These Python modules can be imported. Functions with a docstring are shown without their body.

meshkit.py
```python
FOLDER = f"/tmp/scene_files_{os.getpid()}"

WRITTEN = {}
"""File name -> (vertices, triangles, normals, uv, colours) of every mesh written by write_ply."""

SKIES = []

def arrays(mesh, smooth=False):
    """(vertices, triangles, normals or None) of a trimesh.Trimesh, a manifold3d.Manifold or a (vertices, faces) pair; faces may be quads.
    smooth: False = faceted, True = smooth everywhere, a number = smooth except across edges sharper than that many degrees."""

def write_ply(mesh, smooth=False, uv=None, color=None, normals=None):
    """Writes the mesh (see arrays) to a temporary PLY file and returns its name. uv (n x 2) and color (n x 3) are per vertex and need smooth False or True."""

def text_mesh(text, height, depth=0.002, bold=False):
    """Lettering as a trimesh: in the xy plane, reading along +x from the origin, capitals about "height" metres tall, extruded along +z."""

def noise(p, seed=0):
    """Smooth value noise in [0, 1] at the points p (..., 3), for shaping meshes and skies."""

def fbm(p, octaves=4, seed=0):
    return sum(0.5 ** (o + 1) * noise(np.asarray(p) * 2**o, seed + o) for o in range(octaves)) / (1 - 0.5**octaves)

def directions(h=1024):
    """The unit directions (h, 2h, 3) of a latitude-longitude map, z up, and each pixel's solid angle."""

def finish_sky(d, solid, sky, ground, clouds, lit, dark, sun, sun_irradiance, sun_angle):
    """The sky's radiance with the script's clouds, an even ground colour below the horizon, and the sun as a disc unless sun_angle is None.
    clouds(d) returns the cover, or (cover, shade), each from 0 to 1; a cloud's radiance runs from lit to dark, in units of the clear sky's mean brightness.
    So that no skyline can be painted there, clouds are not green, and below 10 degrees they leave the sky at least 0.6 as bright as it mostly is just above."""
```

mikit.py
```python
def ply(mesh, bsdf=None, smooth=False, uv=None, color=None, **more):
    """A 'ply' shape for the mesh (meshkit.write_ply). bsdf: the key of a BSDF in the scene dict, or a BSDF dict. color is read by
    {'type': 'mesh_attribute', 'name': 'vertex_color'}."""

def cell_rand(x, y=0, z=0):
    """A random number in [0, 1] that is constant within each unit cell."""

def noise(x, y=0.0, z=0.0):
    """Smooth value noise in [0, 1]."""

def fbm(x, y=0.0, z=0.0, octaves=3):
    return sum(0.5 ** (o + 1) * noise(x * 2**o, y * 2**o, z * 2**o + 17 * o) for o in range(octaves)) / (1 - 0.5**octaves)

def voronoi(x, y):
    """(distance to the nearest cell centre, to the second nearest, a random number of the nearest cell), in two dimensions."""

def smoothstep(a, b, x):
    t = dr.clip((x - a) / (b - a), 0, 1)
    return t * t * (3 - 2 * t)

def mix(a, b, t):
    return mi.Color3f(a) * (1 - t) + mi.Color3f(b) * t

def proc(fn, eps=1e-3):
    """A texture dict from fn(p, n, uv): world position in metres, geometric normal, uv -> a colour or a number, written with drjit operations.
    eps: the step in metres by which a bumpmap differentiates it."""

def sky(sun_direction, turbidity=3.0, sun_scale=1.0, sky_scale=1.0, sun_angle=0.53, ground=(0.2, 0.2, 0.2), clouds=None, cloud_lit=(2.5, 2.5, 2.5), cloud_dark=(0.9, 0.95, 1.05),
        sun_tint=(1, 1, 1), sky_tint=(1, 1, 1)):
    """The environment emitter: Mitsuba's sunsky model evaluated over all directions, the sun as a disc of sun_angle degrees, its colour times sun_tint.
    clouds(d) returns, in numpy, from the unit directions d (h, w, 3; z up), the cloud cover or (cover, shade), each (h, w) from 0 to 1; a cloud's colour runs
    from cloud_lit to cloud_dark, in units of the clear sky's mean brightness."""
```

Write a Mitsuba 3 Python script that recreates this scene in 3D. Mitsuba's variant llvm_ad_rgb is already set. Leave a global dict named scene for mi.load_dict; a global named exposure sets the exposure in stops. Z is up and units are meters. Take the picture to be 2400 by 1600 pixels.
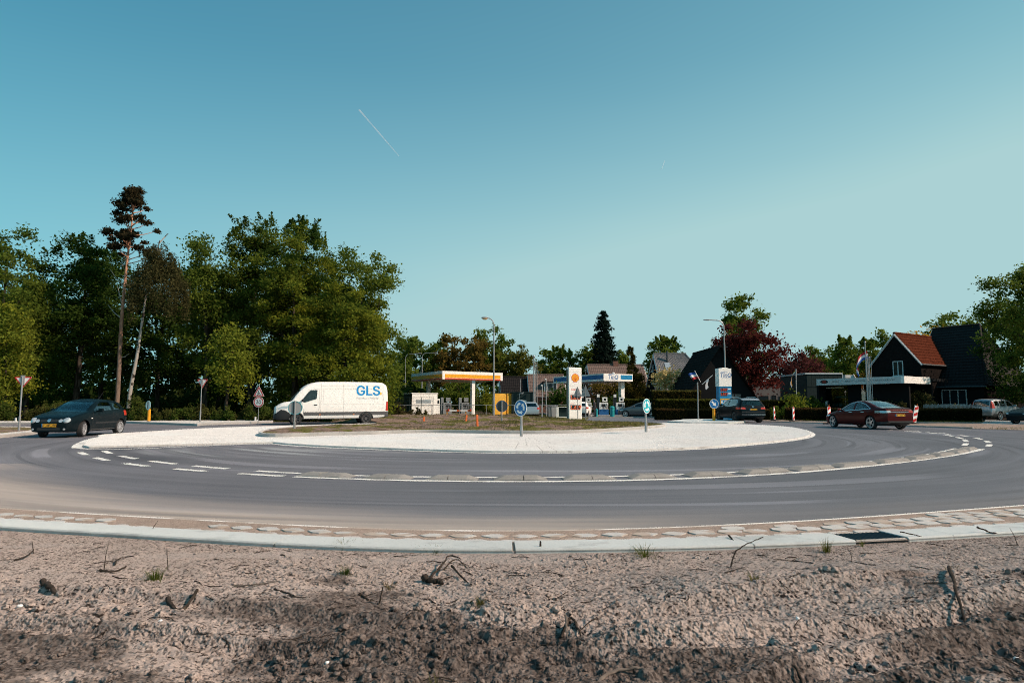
import math, random
import numpy as np, trimesh, drjit as dr, mitsuba as mi, manifold3d
from shapely.geometry import Polygon, LineString, Point, MultiPolygon
from shapely import affinity
import shapely.ops
import mikit, meshkit
from mikit import proc, noise, fbm, voronoi, cell_rand, smoothstep, mix
T = mi.ScalarTransform4f
scene, labels = {}, {}

# ---------------------------------------------------------------- camera, sky, exposure
PITCH = 4.8016
scene['camera'] = {'type': 'perspective', 'fov': 81.2026, 'fov_axis': 'x', 'near_clip': 0.1, 'far_clip': 80000.0,
                   'principal_point_offset_y': -0.018375,
                   'to_world': T().look_at(origin=[0, 0, 1.27], target=[0, math.cos(math.radians(PITCH)), 1.27 + math.sin(math.radians(PITCH))], up=[0, 0, 1])}
SUN = (math.cos(math.radians(38)) * math.cos(math.radians(-16)), math.cos(math.radians(38)) * math.sin(math.radians(-16)), math.sin(math.radians(38)))
def veil(d):
    """thin high haze, denser towards the horizon and the sun's side, with faint streaks"""
    el = np.degrees(np.arcsin(np.clip(d[..., 2], -1, 1)))
    st = 1 + 0.10 * (meshkit.fbm(d * np.array([3.0, 3.0, 14.0]), 3, 3) - 0.5); e = d[..., 0]
    return np.clip((0.97 * np.exp(-(np.abs(el) / 20.0) ** 2.5) * (1 + 0.75 * e) + 0.25 * (1 + 1.0 * e) * np.exp(-(el / 60) ** 2)) * st, 0, 1)
scene['sky'] = mikit.sky(SUN, turbidity=3.0, sun_scale=1.0, sky_scale=0.84, sky_tint=(0.36, 1.45, 1.26), sun_tint=(1.08, 1.0, 1.11), clouds=veil, cloud_lit=(1.48, 2.32, 2.38), cloud_dark=(1.48, 2.32, 2.38))
labels['sky'] = {'kind': 'structure'}
exposure = 1.75

# ---------------------------------------------------------------- helpers
def rgb(r, g, b): return {'type': 'rgb', 'value': [r, g, b]}
def bsdf(key, d): scene[key] = d; return key
def diffuse(key, c): return bsdf(key, {'type': 'twosided', 'bsdf': {'type': 'diffuse', 'reflectance': c if isinstance(c, dict) else rgb(*c)}})
def prin(key, c, rough=0.5, metallic=0.0, clearcoat=0.0, spec=0.5):
    d = {'type': 'principled', 'base_color': c if isinstance(c, dict) else rgb(*c), 'roughness': rough, 'metallic': metallic, 'specular': spec}
    if clearcoat: d['clearcoat'] = clearcoat; d['clearcoat_gloss'] = 0.95
    return bsdf(key, {'type': 'twosided', 'bsdf': d})
def bump(key, inner, fn, eps=0.004, scale=1.0):
    return bsdf(key, {'type': 'twosided', 'bsdf': {'type': 'bumpmap', 'arbitrary': {**proc(fn, eps)}, 'scale': scale, 'bsdf': inner}})

def numbered(name):
    if name not in scene and name not in labels: return name
    i = 1
    while f'{name}_{i:03d}' in scene or f'{name}_{i:03d}' in labels: i += 1
    return f'{name}_{i:03d}'
def lab(key, label=None, cat=None, group=None, kind=None):
    d = labels.setdefault(key, {})
    for k, v in (('label', label), ('category', cat), ('group', group), ('kind', kind)):
        if v: d[k] = v
    return key
def thing(name, label, cat, group=None):
    return lab(numbered(name), label, cat, group)
def shape(mesh, m, smooth=False, **kw): return mikit.ply(mesh, m, smooth=smooth, **kw)
def part(parent, name, mesh, m, smooth=False, label=None, tw=None, **kw):
    k = numbered(f'{parent}__{name}')
    scene[k] = shape(mesh, m, smooth, **kw)
    if tw is not None: scene[k]['to_world'] = tw
    if label: labels[k] = {'label': label}
    return k
def single(name, mesh, m, label, cat, group=None, smooth=False, tw=None, **kw):
    k = numbered(name); scene[k] = shape(mesh, m, smooth, **kw)
    if tw is not None: scene[k]['to_world'] = tw
    return lab(k, label, cat, group)
def setting(name, mesh, m, smooth=False, kind='structure', **kw):
    k = numbered(name); scene[k] = shape(mesh, m, smooth, **kw)
    return lab(k, kind=kind)
def dup(root, tw, label=None, group=None):
    """copies a thing with its parts; tw is a transform put in front of each part's own"""
    base = root.rsplit('_', 1)[0] if root[-3:].isdigit() else root
    r = thing(base, label or labels[root]['label'], labels[root]['category'], group or labels[root].get('group'))
    for k in [k for k in scene if k == root or k.startswith(root + '__')]:
        d = dict(scene[k]); d['to_world'] = tw @ d['to_world'] if 'to_world' in d else tw
        scene[r + k[len(root):]] = d
        if k in labels and k != root: labels[r + k[len(root):]] = dict(labels[k])
    return r
def move(x=0, y=0, z=0, rz=0): return T().translate([x, y, z]).rotate([0, 0, 1], rz)

cat_ = trimesh.util.concatenate
def box(cx, cy, cz, sx, sy, sz, rz=0):
    m = trimesh.creation.box((sx, sy, sz))
    if rz: m.apply_transform(trimesh.transformations.rotation_matrix(math.radians(rz), (0, 0, 1)))
    m.apply_translation((cx, cy, cz)); return m
def bbox(x0, x1, y0, y1, z0, z1): return box((x0 + x1) / 2, (y0 + y1) / 2, (z0 + z1) / 2, x1 - x0, y1 - y0, z1 - z0)
def rbox(sx, sy, sz, r, c=(0, 0, 0), n=8):
    """box with rounded edges"""
    s = manifold3d.Manifold.sphere(r, n * 2)
    pts = [s.translate((x, y, z)) for x in (-sx / 2 + r, sx / 2 - r) for y in (-sy / 2 + r, sy / 2 - r) for z in (-sz / 2 + r, sz / 2 - r)]
    return tm(manifold3d.Manifold.batch_hull(pts).translate(c))
def tm(man):
    m = man.to_mesh(); return trimesh.Trimesh(np.array(m.vert_properties[:, :3], float), np.array(m.tri_verts), process=False)
def man(mesh):
    m = trimesh.Trimesh(mesh.vertices, mesh.faces, process=True); m.merge_vertices()
    return manifold3d.Manifold(manifold3d.Mesh(np.array(m.vertices, np.float32), np.array(m.faces, np.uint32)))
def tube(pts, radii, n=8, cap=True):
    p = np.asarray(pts, float); r = np.broadcast_to(np.asarray(radii, float), (len(p),))
    t = np.gradient(p, axis=0); t /= np.linalg.norm(t, axis=1, keepdims=True) + 1e-12
    ref = np.array([0.0, 0, 1]) if abs(t[:, 2]).mean() < 0.85 else np.array([1.0, 0, 0])
    a = np.cross(t, ref); a /= np.linalg.norm(a, axis=1, keepdims=True) + 1e-9
    b = np.cross(t, a); ang = np.arange(n) * 2 * np.pi / n
    v = (p[:, None] + r[:, None, None] * (np.cos(ang)[None, :, None] * a[:, None] + np.sin(ang)[None, :, None] * b[:, None])).reshape(-1, 3)
    i, j = np.meshgrid(np.arange(len(p) - 1), np.arange(n), indexing='ij')
    q = np.stack([i * n + j, i * n + (j + 1) % n, (i + 1) * n + (j + 1) % n, (i + 1) * n + j], -1).reshape(-1, 4)
    f = np.vstack([q[:, [0, 2, 1]], q[:, [0, 3, 2]]])
    if cap:
        k = len(v); v = np.vstack([v, p[:1], p[-1:]]); jj = np.arange(n); e = (len(p) - 1) * n
        f = np.vstack([f, np.stack([jj, (jj + 1) % n, jj * 0 + k], 1), np.stack([e + (jj + 1) % n, e + jj, jj * 0 + k + 1], 1)])
    return trimesh.Trimesh(v, f, process=False)
def cyl(x, y, z0, z1, r, n=12, r2=None): return tube([(x, y, z0), (x, y, z1)], [r, r if r2 is None else r2], n)
def prism(poly, z0, z1):
    """shapely polygon(s) in xy extruded from z0 to z1"""
    gs = getattr(poly, 'geoms', [poly]); ms = []
    for g in gs:
        m = trimesh.creation.extrude_polygon(g, z1 - z0, engine='earcut'); m.apply_translation((0, 0, z0)); ms.append(m)
    return cat_(ms)
def sheet(poly, z, maxlen=None):
    ms = []
    for g in getattr(poly, 'geoms', [poly]):
        v, f = trimesh.creation.triangulate_polygon(g, engine='earcut')
        m = trimesh.Trimesh(np.c_[v, np.full(len(v), z)], f, process=False)
        if m.face_normals[:, 2].mean() < 0: m.invert()
        ms.append(m)
    return cat_(ms)
def wall_prism(poly, y0, y1):
    """polygon in (x, z) extruded along y from y0 (front) to y1"""
    m = prism(poly, 0, y1 - y0); v = m.vertices.copy()
    m = trimesh.Trimesh(np.c_[v[:, 0], y1 - v[:, 2], v[:, 1]], m.faces, process=False); return m
def xf(mesh, x=0, y=0, z=0, rz=0, s=None):
    m = mesh.copy()
    if s is not None: m.apply_scale(s)
    if rz: m.apply_transform(trimesh.transformations.rotation_matrix(math.radians(rz), (0, 0, 1)))
    m.apply_translation((x, y, z)); return m
def spline(pts, n=200, closed=False):
    from scipy.interpolate import CubicSpline
    p = np.asarray(pts, float)
    if closed: p = np.vstack([p, p[:1]])
    d = np.r_[0, np.cumsum(np.linalg.norm(np.diff(p, axis=0), axis=1) ** 0.5)]
    cs = CubicSpline(d, p, bc_type='periodic' if closed else 'natural')
    q = cs(np.linspace(0, d[-1], n)); return q[:-1] if closed else q
class Path:
    """a smooth curve on the ground with arc length"""
    def __init__(s, pts, n=1500, closed=False, sm=0):
        from scipy.interpolate import splprep, splev
        p = np.asarray(pts, float)
        tck, _ = splprep(p.T, s=sm, k=3)
        s.p = np.array(splev(np.linspace(0, 1, n), tck)).T
        s.l = np.r_[0, np.cumsum(np.linalg.norm(np.diff(s.p, axis=0), axis=1))]
    def at(s, t): return np.stack([np.interp(t, s.l, s.p[:, k]) for k in (0, 1)], -1)
    def near(s, q): return s.l[np.argmin(np.hypot(*(s.p - np.asarray(q)).T))]
    def strip(s, t0, t1, w, step=0.25, off=0.0):
        t = np.linspace(t0, t1, max(2, int((t1 - t0) / step) + 1)); c = s.at(t)
        g = np.gradient(c, axis=0) if len(c) > 2 else np.repeat(c[1:] - c[:1], 2, 0)
        n = np.stack([-g[:, 1], g[:, 0]], 1); n /= np.linalg.norm(n, axis=1, keepdims=True)
        return c + n * (off - w / 2), c + n * (off + w / 2)
def ribbon(a, b, z):
    n = len(a); v = np.vstack([np.c_[a, np.full(n, z)], np.c_[b, np.full(n, z)]]); i = np.arange(n - 1)
    m = trimesh.Trimesh(v, np.vstack([np.stack([i, i + 1, i + n], 1), np.stack([i + 1, i + n + 1, i + n], 1)]), process=False)
    if m.face_normals[:, 2].mean() < 0: m.invert()
    return m
def slab_along(a, b, z0, z1):
    """closed bar between two edge polylines, bevelled a little at the top"""
    n = len(a); e = 0.012; d = (b - a) / (np.linalg.norm(b - a, axis=1, keepdims=True) + 1e-9)
    rows = [np.c_[a, np.full(n, z0)], np.c_[a, np.full(n, z1 - e)], np.c_[a + d * e, np.full(n, z1)], np.c_[b - d * e, np.full(n, z1)], np.c_[b, np.full(n, z1 - e)], np.c_[b, np.full(n, z0)]]
    v = np.vstack(rows); f = []; i = np.arange(n - 1)
    for r in range(6):
        p, q = r * n, ((r + 1) % 6) * n
        f += [np.stack([p + i, p + i + 1, q + i], 1), np.stack([p + i + 1, q + i + 1, q + i], 1)]
    for e0 in (0, n - 1):
        k = np.arange(6) * n + e0; f.append(np.array([[k[0], k[j], k[j + 1]] for j in range(1, 5)])[:, ::(1 if e0 == 0 else -1)])
    m = trimesh.Trimesh(v, np.vstack(f), process=False); m.fix_normals(); return m

# ---------------------------------------------------------------- materials of the ground
CX, CY = 0.5, 25.5
def asphalt_col(p, n, uv):
    dx, dy = p.x - CX, p.y - CY
    r = dr.sqrt(dx * dx + dy * dy); th = dr.atan2(dy, dx)
    grain = noise(p.x * 160, p.y * 160)
    streak = fbm(r * 2.3 + 0.8 * noise(th * 3, r * 0.3), th * 2.2, 3.0, octaves=4)
    fine = fbm(r * 14, th * 3.0, 9.0, octaves=3)
    patch = fbm(p.x * 0.35, p.y * 0.35, 1.0, octaves=3)
    lines = smoothstep(0.66, 0.80, noise(r * 3.4 + 0.6 * noise(th * 5, 1.0), th * 1.6, 6.0)) * smoothstep(0.35, 0.65, noise(th * 4, r * 0.5, 2.0))
    v = 0.110 + 0.030 * (streak - 0.5) * 2 + 0.012 * (fine - 0.5) * 2 + 0.040 * (patch - 0.5) + 0.030 * (grain - 0.5) + 0.055 * lines
    base = mi.Color3f(v * 1.0, v * 1.0, v * 1.13)
    # sand blown over the asphalt beside the near edge line
    e = dr.sqrt((p.x + 0.06) * (p.x + 0.06) + (p.y - 20.27) * (p.y - 20.27))
    d = 14.12 - e
    a = (1 - smoothstep(0.0, 1.5, d + 0.9 * (fbm(r * 2.0, th * 5, 5.0) - 0.5) + 0.25 * (p.x * 0.12)))
    a = a * (1 - 0.8 * smoothstep(0.0, 3.2, p.x)) * dr.select(p.y < 13, 1.0, 0.0) * (0.45 + 0.55 * fbm(r * 9, th * 9, 2.0))
    base = mix(base, mi.Color3f(0.46, 0.39, 0.33), dr.clip(a, 0, 1) * 0.75)
    # pale concrete slurry swept over the new inner lane at its start
    q = dr.sqrt(dr.square((p.x + 6.5) / 4.2) + dr.square((p.y - 16.3) / 2.0))
    s = (1 - smoothstep(0.35, 1.1, q)) * smoothstep(0.35, 0.7, fbm(r * 3.0, th * 4, 7.0))
    base = mix(base, mi.Color3f(0.34, 0.36, 0.37), s * 0.55)
    # dark tyre tracks
    t = smoothstep(0.62, 0.72, noise(r * 5.0 + 0.5 * noise(th * 4, 2.0), th * 0.9, 4.0)) * smoothstep(0.4, 0.7, noise(p.x * 0.2, p.y * 0.2, 8.0))
    return mix(base, base * 0.55, t * 0.5)
def asphalt_bump(p, n, uv): return 0.0025 * noise(p.x * 120, p.y * 120) + 0.003 * noise(p.x * 37, p.y * 37)
bump('asphalt', {'type': 'principled', 'base_color': proc(asphalt_col), 'roughness': 0.62, 'specular': 0.4}, asphalt_bump, 0.003)

def paver_cell(p):
    dx, dy = p.x - CX, p.y - CY
    r = dr.sqrt(dx * dx + dy * dy); th = dr.atan2(dy, dx)
    row = dr.floor(r / 0.105); a = th * 12.0 / 0.21 + 0.5 * row
    return r / 0.105, a, row
def paver_col(p, n, uv):
    a, b, row = paver_cell(p)
    fa, fb = a - dr.floor(a), b - dr.floor(b)
    joint = dr.maximum(smoothstep(0.90, 0.98, fa), smoothstep(0.94, 0.99, fb))
    tone = cell_rand(row, dr.floor(b), 3)
    sand = fbm(p.x * 0.9, p.y * 0.9, 2.0, octaves=4)
    v = 0.52 + 0.09 * (tone - 0.5) + 0.10 * (sand - 0.5) + 0.05 * (noise(p.x * 40, p.y * 40) - 0.5)
    c = mi.Color3f(v, v * 0.985, v * 0.955)
    c = mix(c, mi.Color3f(0.52, 0.55, 0.55), smoothstep(0.5, 0.75, fbm(p.x * 0.5 + 9, p.y * 0.5, 4.0)) * 0.5)
    dx, dy = p.x - CX, p.y - CY; th = dr.atan2(dy, dx); q = th * 26; fq = q - dr.floor(q)
    ln = smoothstep(0.90, 0.96, fq) * smoothstep(0.52, 0.62, noise(th * 7, 3.0)) * smoothstep(0.3, 0.55, noise(th * 40, dr.sqrt(dx * dx + dy * dy) * 0.8))
    c = mix(c, c * 0.45, ln * 0.8)
    return mix(c, c * 0.62, joint * 0.75 * smoothstep(0.40, 0.62, sand + 0.14))
def paver_bump(p, n, uv):
    a, b, row = paver_cell(p); fa, fb = a - dr.floor(a), b - dr.floor(b)
    return -0.004 * dr.maximum(smoothstep(0.85, 0.97, fa), smoothstep(0.92, 0.99, fb)) + 0.003 * noise(p.x * 60, p.y * 60)
bump('apron_paving', {'type': 'principled', 'base_color': proc(paver_col), 'roughness': 0.85, 'specular': 0.2}, paver_bump, 0.006)

def conc_col(p, n, uv):
    f = fbm(p.x * 1.7, p.y * 1.7, p.z * 1.7, octaves=4); g = noise(p.x * 55, p.y * 55, p.z * 55)
    v = 0.35 + 0.16 * (f - 0.5) + 0.06 * (g - 0.5)
    return mi.Color3f(v, v * 0.985, v * 0.95)
bump('concrete', {'type': 'principled', 'base_color': proc(conc_col), 'roughness': 0.8, 'specular': 0.3}, lambda p, n, uv: 0.002 * noise(p.x * 70, p.y * 70, p.z * 70), 0.004)
diffuse('divider_concrete', proc(lambda p, n, uv: mi.Color3f(0.26, 0.255, 0.245) * (0.72 + 0.35 * fbm(p.x * 3.1, p.y * 3.1, p.z * 3, octaves=4) + 0.22 * noise(p.x * 45, p.y * 45, p.z * 45))))
def pale_col(p, n, uv):
    f = fbm(p.x * 1.3, p.y * 1.3, 5.0, octaves=4); g = noise(p.x * 90, p.y * 90, 2.0)
    st = smoothstep(0.58, 0.75, fbm(p.x * 3.0, p.y * 6.0, 8.0))
    v = 0.46 + 0.10 * (f - 0.5) + 0.05 * (g - 0.5) - 0.08 * st
    return mi.Color3f(v * 0.95, v * 1.01, v * 1.0)
bump('pale_concrete', {'type': 'principled', 'base_color': proc(pale_col), 'roughness': 0.75, 'specular': 0.3}, lambda p, n, uv: 0.0015 * noise(p.x * 60, p.y * 60, p.z * 60), 0.004)
def slab_col(p, n, uv):
    f = fbm(p.x * 2.3, p.y * 2.3, 5.0, octaves=4); g = noise(p.x * 120, p.y * 120, 2.0)
    v = 0.50 + 0.16 * (f - 0.5) + 0.08 * (g - 0.5)
    s = smoothstep(0.52, 0.66, fbm(p.x * 4.0, p.y * 7.0, 3.0)) * 0.75
    return mix(mi.Color3f(v * 1.0, v * 0.985, v * 0.95), mi.Color3f(0.40, 0.32, 0.26), s)
diffuse('slab_concrete', proc(slab_col))
def paint_col(p, n, uv):
    w = smoothstep(0.56, 0.70, fbm(p.x * 3.5, p.y * 3.5, 5.0, octaves=4)) * 0.45
    return mix(mi.Color3f(0.74, 0.74, 0.71), mi.Color3f(0.25, 0.24, 0.24), w)
diffuse('road_paint', proc(paint_col))
def paint2_col(p, n, uv):
    w = smoothstep(0.36, 0.62, fbm(p.x * 2.5, p.y * 5.5, 5.0, octaves=4)) * (1 - 0.95 * smoothstep(1.5, 3.2, p.x)) 
    return mix(mi.Color3f(0.74, 0.72, 0.68), mi.Color3f(0.38, 0.32, 0.27), dr.clip(w, 0, 1) * 0.9)
diffuse('sandy_paint', proc(paint2_col))

def soil_tone(p):
    f = fbm(p.x * 1.1, p.y * 1.6, 1.0, octaves=4); g = fbm(p.x * 9, p.y * 9, 2.0, octaves=3); k = noise(p.x * 190, p.y * 190, p.z * 190); h = noise(p.x * 75, p.y * 75, 6.0)
    v = 0.375 + 0.07 * (f - 0.5) + 0.07 * (g - 0.5) + 0.13 * (k - 0.5) + 0.08 * (h - 0.5)
    return mi.Color3f(v * 1.04, v * 0.87, v * 0.785)
def soil_col(p, n, uv):
    sp = 1 - 0.62 * smoothstep(0.52, 0.70, noise(p.x * 88, p.y * 88, p.z * 70)) - 0.32 * smoothstep(0.58, 0.72, noise(p.x * 48, p.y * 62, 4.0)) * smoothstep(0.3, 0.6, fbm(p.x * 2, p.y * 3, 9.0))  # dark specks: bits in the soil, plus shade of pits put into colour
    dry = soil_tone(p) * sp
    # damp, darker soil in patches of their own: mostly in the churned strip nearest the camera
    near = 1 - smoothstep(3.1, 4.7, p.y + 1.1 * (fbm(p.x * 0.9, p.y * 1.3, 7.0) - 0.5) - 0.10 * dr.abs(p.x))
    w = smoothstep(0.49, 0.60, fbm(p.x * 1.15 + 3, p.y * 2.2, 4.0, octaves=4) * 0.72 + 0.25 * near)
    w = w * (0.55 + 0.6 * noise(p.x * 45, p.y * 45, 3.0))
    pale = smoothstep(0.52, 0.7, fbm(p.x * 0.8, p.y * 2.5, 11.0)) * smoothstep(4.2, 5.2, p.y)
    c = mix(dry, mi.Color3f(0.37, 0.33, 0.31), pale * 0.5)
    return mix(c, mi.Color3f(0.040, 0.033, 0.030), dr.clip(w, 0, 1) * 0.80)
def soil_bump(p, n, uv): return 0.018 * noise(p.x * 60, p.y * 60, p.z * 60) + 0.011 * noise(p.x * 140, p.y * 140, p.z * 140) + 0.012 * noise(p.x * 24, p.y * 24, p.z * 24)
bump('soil', {'type': 'diffuse', 'reflectance': proc(soil_col)}, soil_bump, 0.003)
def sand_col(p, n, uv):
    v = 0.30 + 0.14 * (noise(p.x * 80, p.y * 80) - 0.5) + 0.09 * (fbm(p.x * 4, p.y * 4, 3.0) - 0.5)
    return mi.Color3f(v * 1.08, v * 0.86, v * 0.73)
bump('sand', {'type': 'diffuse', 'reflectance': proc(sand_col)}, lambda p, n, uv: 0.008 * noise(p.x * 60, p.y * 60), 0.004)
def verge_col(p, n, uv):
    f = fbm(p.x * 0.25, p.y * 0.25, 1.0, octaves=4); g = fbm(p.x * 3, p.y * 3, 2.0, octaves=3)
    v = 0.8 + 0.7 * (g - 0.5)
    dirt = mi.Color3f(0.20, 0.15, 0.12) * v
    grass = mi.Color3f(0.075, 0.085, 0.025) * v
    return mix(dirt, grass, smoothstep(0.42, 0.58, f))
diffuse('verge', proc(verge_col))
def mound_col(p, n, uv):
    g = fbm(p.x * 2.2, p.y * 2.2, 2.0, octaves=4); k = noise(p.x * 17, p.y * 17)
    v = 0.9 + 0.7 * (g - 0.5) + 0.5 * (k - 0.5)
    right = smoothstep(-1.0, 6.0, p.x + 5 * (fbm(p.x * 0.4, p.y * 0.4, 3.0) - 0.5))
    w = smoothstep(0.55, 0.42, fbm(p.x * 1.3, p.y * 1.3, 5.0) + 0.25 * right - 0.06)
    return mix(mi.Color3f(0.22, 0.165, 0.135) * v, mi.Color3f(0.13, 0.125, 0.045) * v, dr.clip(1 - w, 0, 1))
bump('mound_soil', {'type': 'diffuse', 'reflectance': proc(mound_col)}, lambda p, n, uv: 0.05 * noise(p.x * 9, p.y * 9, p.z * 9) + 0.02 * noise(p.x * 30, p.y * 30, p.z * 30), 0.01)

# ---------------------------------------------------------------- the ground, roads and islands
near_line = Path([(-30, 14.5), (-14, 9.8), (-5.53, 7.17), (-4.14, 6.85), (-2.83, 6.49), (-1.13, 6.14), (-0.25, 6.07), (0.61, 6.10), (1.75, 6.24), (2.75, 6.51), (3.68, 6.79), (4.89, 7.13), (6.28, 7.49), (13, 9.9), (30, 15.5)], sm=0.01)
near = [tuple(q) for q in near_line.p[::10]]
setting('ground', sheet(Polygon([(-1500, -300), (1500, -300), (1500, 2500), (-1500, 2500)]).difference(Polygon([(-27, -4.9), (27, -4.9)] + [tuple(q + (0, 0.3)) for q in near_line.p[::-10] if abs(q[0]) < 27])), -0.035), 'verge')
far = [(60, 27), (25.49, 29.95), (24.37, 31.52), (23.74, 35.22), (21.48, 40.34), (19.89, 43.78), (18.60, 48.50), (16.74, 53.56), (7.52, 58.81), (5.16, 42.74), (2.67, 41.75), (-9.00, 42.24), (-16.99, 42.74), (-20.86, 40.80), (-26.36, 40.80), (-32.89, 38.61), (-75, 39)]
setting('road', sheet(Polygon(near + far), 0.0), 'asphalt')
setting('forecourt_road', sheet(Polygon([(7.28, 56.95), (18.94, 51.27), (52, 95), (2, 95)]), -0.008), 'asphalt')

# central apron of pale pavers, a low slab with a white edge line round it
apron_pts = [(-7.74, 19.57), (-4.97, 17.58), (-3.13, 16.76), (-1.52, 16.12), (0.09, 15.79), (1.62, 15.88), (3.27, 16.50), (4.78, 16.89), (7.06, 18.60), (10.51, 22.08), (12.87, 25.87), (13.97, 28.76), (15.06, 33.57), (14.14, 37.18), (12.14, 38.86), (6.87, 40.34), (2.91, 40.99), (-1.16, 40.99), (-5.66, 39.90), (-10.20, 37.80), (-12.62, 34.87), (-14.83, 32.66), (-15.98, 29.65), (-16.55, 26.06), (-15.55, 22.77), (-13.92, 19.78), (-12.81, 18.01), (-12.27, 17.49)]
right = Path(apron_pts[:25], sm=0.02)
apron_poly = Polygon([tuple(q) for q in right.p[::8]] + apron_pts[25:])
setting('apron', prism(apron_poly, -0.02, 0.055), 'apron_paving')
edge = Path([(-12.74, 17.66), (-11.26, 17.11), (-9.75, 18.14), (-7.64, 19.30)])
edges = [right.strip(0, right.near((15.06, 33.57)), 0.16, off=-0.10), edge.strip(0, edge.l[-1], 0.15)]
tip = Path([(-12.60, 17.49), (-13.00, 18.01), (-13.87, 19.36), (-15.71, 22.77), (-16.91, 26.44)])
edges.append(tip.strip(0, tip.l[-1], 0.26))
for a, b in edges:
    k = numbered('road__edge_line'); scene[k] = shape(ribbon(a, b, 0.005), 'road_paint')
# dark step at the tip of the apron
single('apron_marker', box(*(-12.46, 18.01), 0.05, 0.5, 0.28, 0.14, 40), 'concrete', 'grey kerb end at the left tip of the pale roundabout apron', 'kerb') if False else None

# lane dashes and lines
C_out = Path([(-13.52, 18.19), (-11.42, 15.99), (-9.99, 14.43), (-8.34, 13.01), (-6.70, 11.96), (-5.00, 11.19), (-3.85, 10.67), (-2.92, 10.36), (-1.64, 10.11), (-0.30, 9.98), (1.02, 10.04), (2.52, 10.26), (4.35, 10.83), (6.16, 11.81), (8.53, 13.27), (11.26, 15.23), (13.57, 17.32), (14.86, 18.76), (16.09, 20.45), (17.36, 22.49), (18.46, 24.80), (18.88, 26.63), (18.46, 28.30)], sm=0.02)
C_in = Path([(-11.19, 16.53), (-9.67, 14.93), (-8.15, 13.57), (-7.20, 12.90), (-5.62, 11.96), (-3.89, 11.19), (-2.70, 10.75), (-1.47, 10.63), (-0.45, 10.57), (0.56, 10.55), (1.86, 10.71), (3.06, 10.98), (4.32, 11.37), (5.54, 11.98), (6.68, 12.63), (7.96, 13.39), (9.28, 14.32), (10.68, 15.45), (12.19, 16.75), (13.96, 18.70), (15.29, 20.23), (16.13, 21.42), (17.09, 23.06), (17.79, 24.63), (18.68, 26.83), (19.05, 28.66), (18.58, 30.45), (17.59, 31.80)], sm=0.02)
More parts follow.
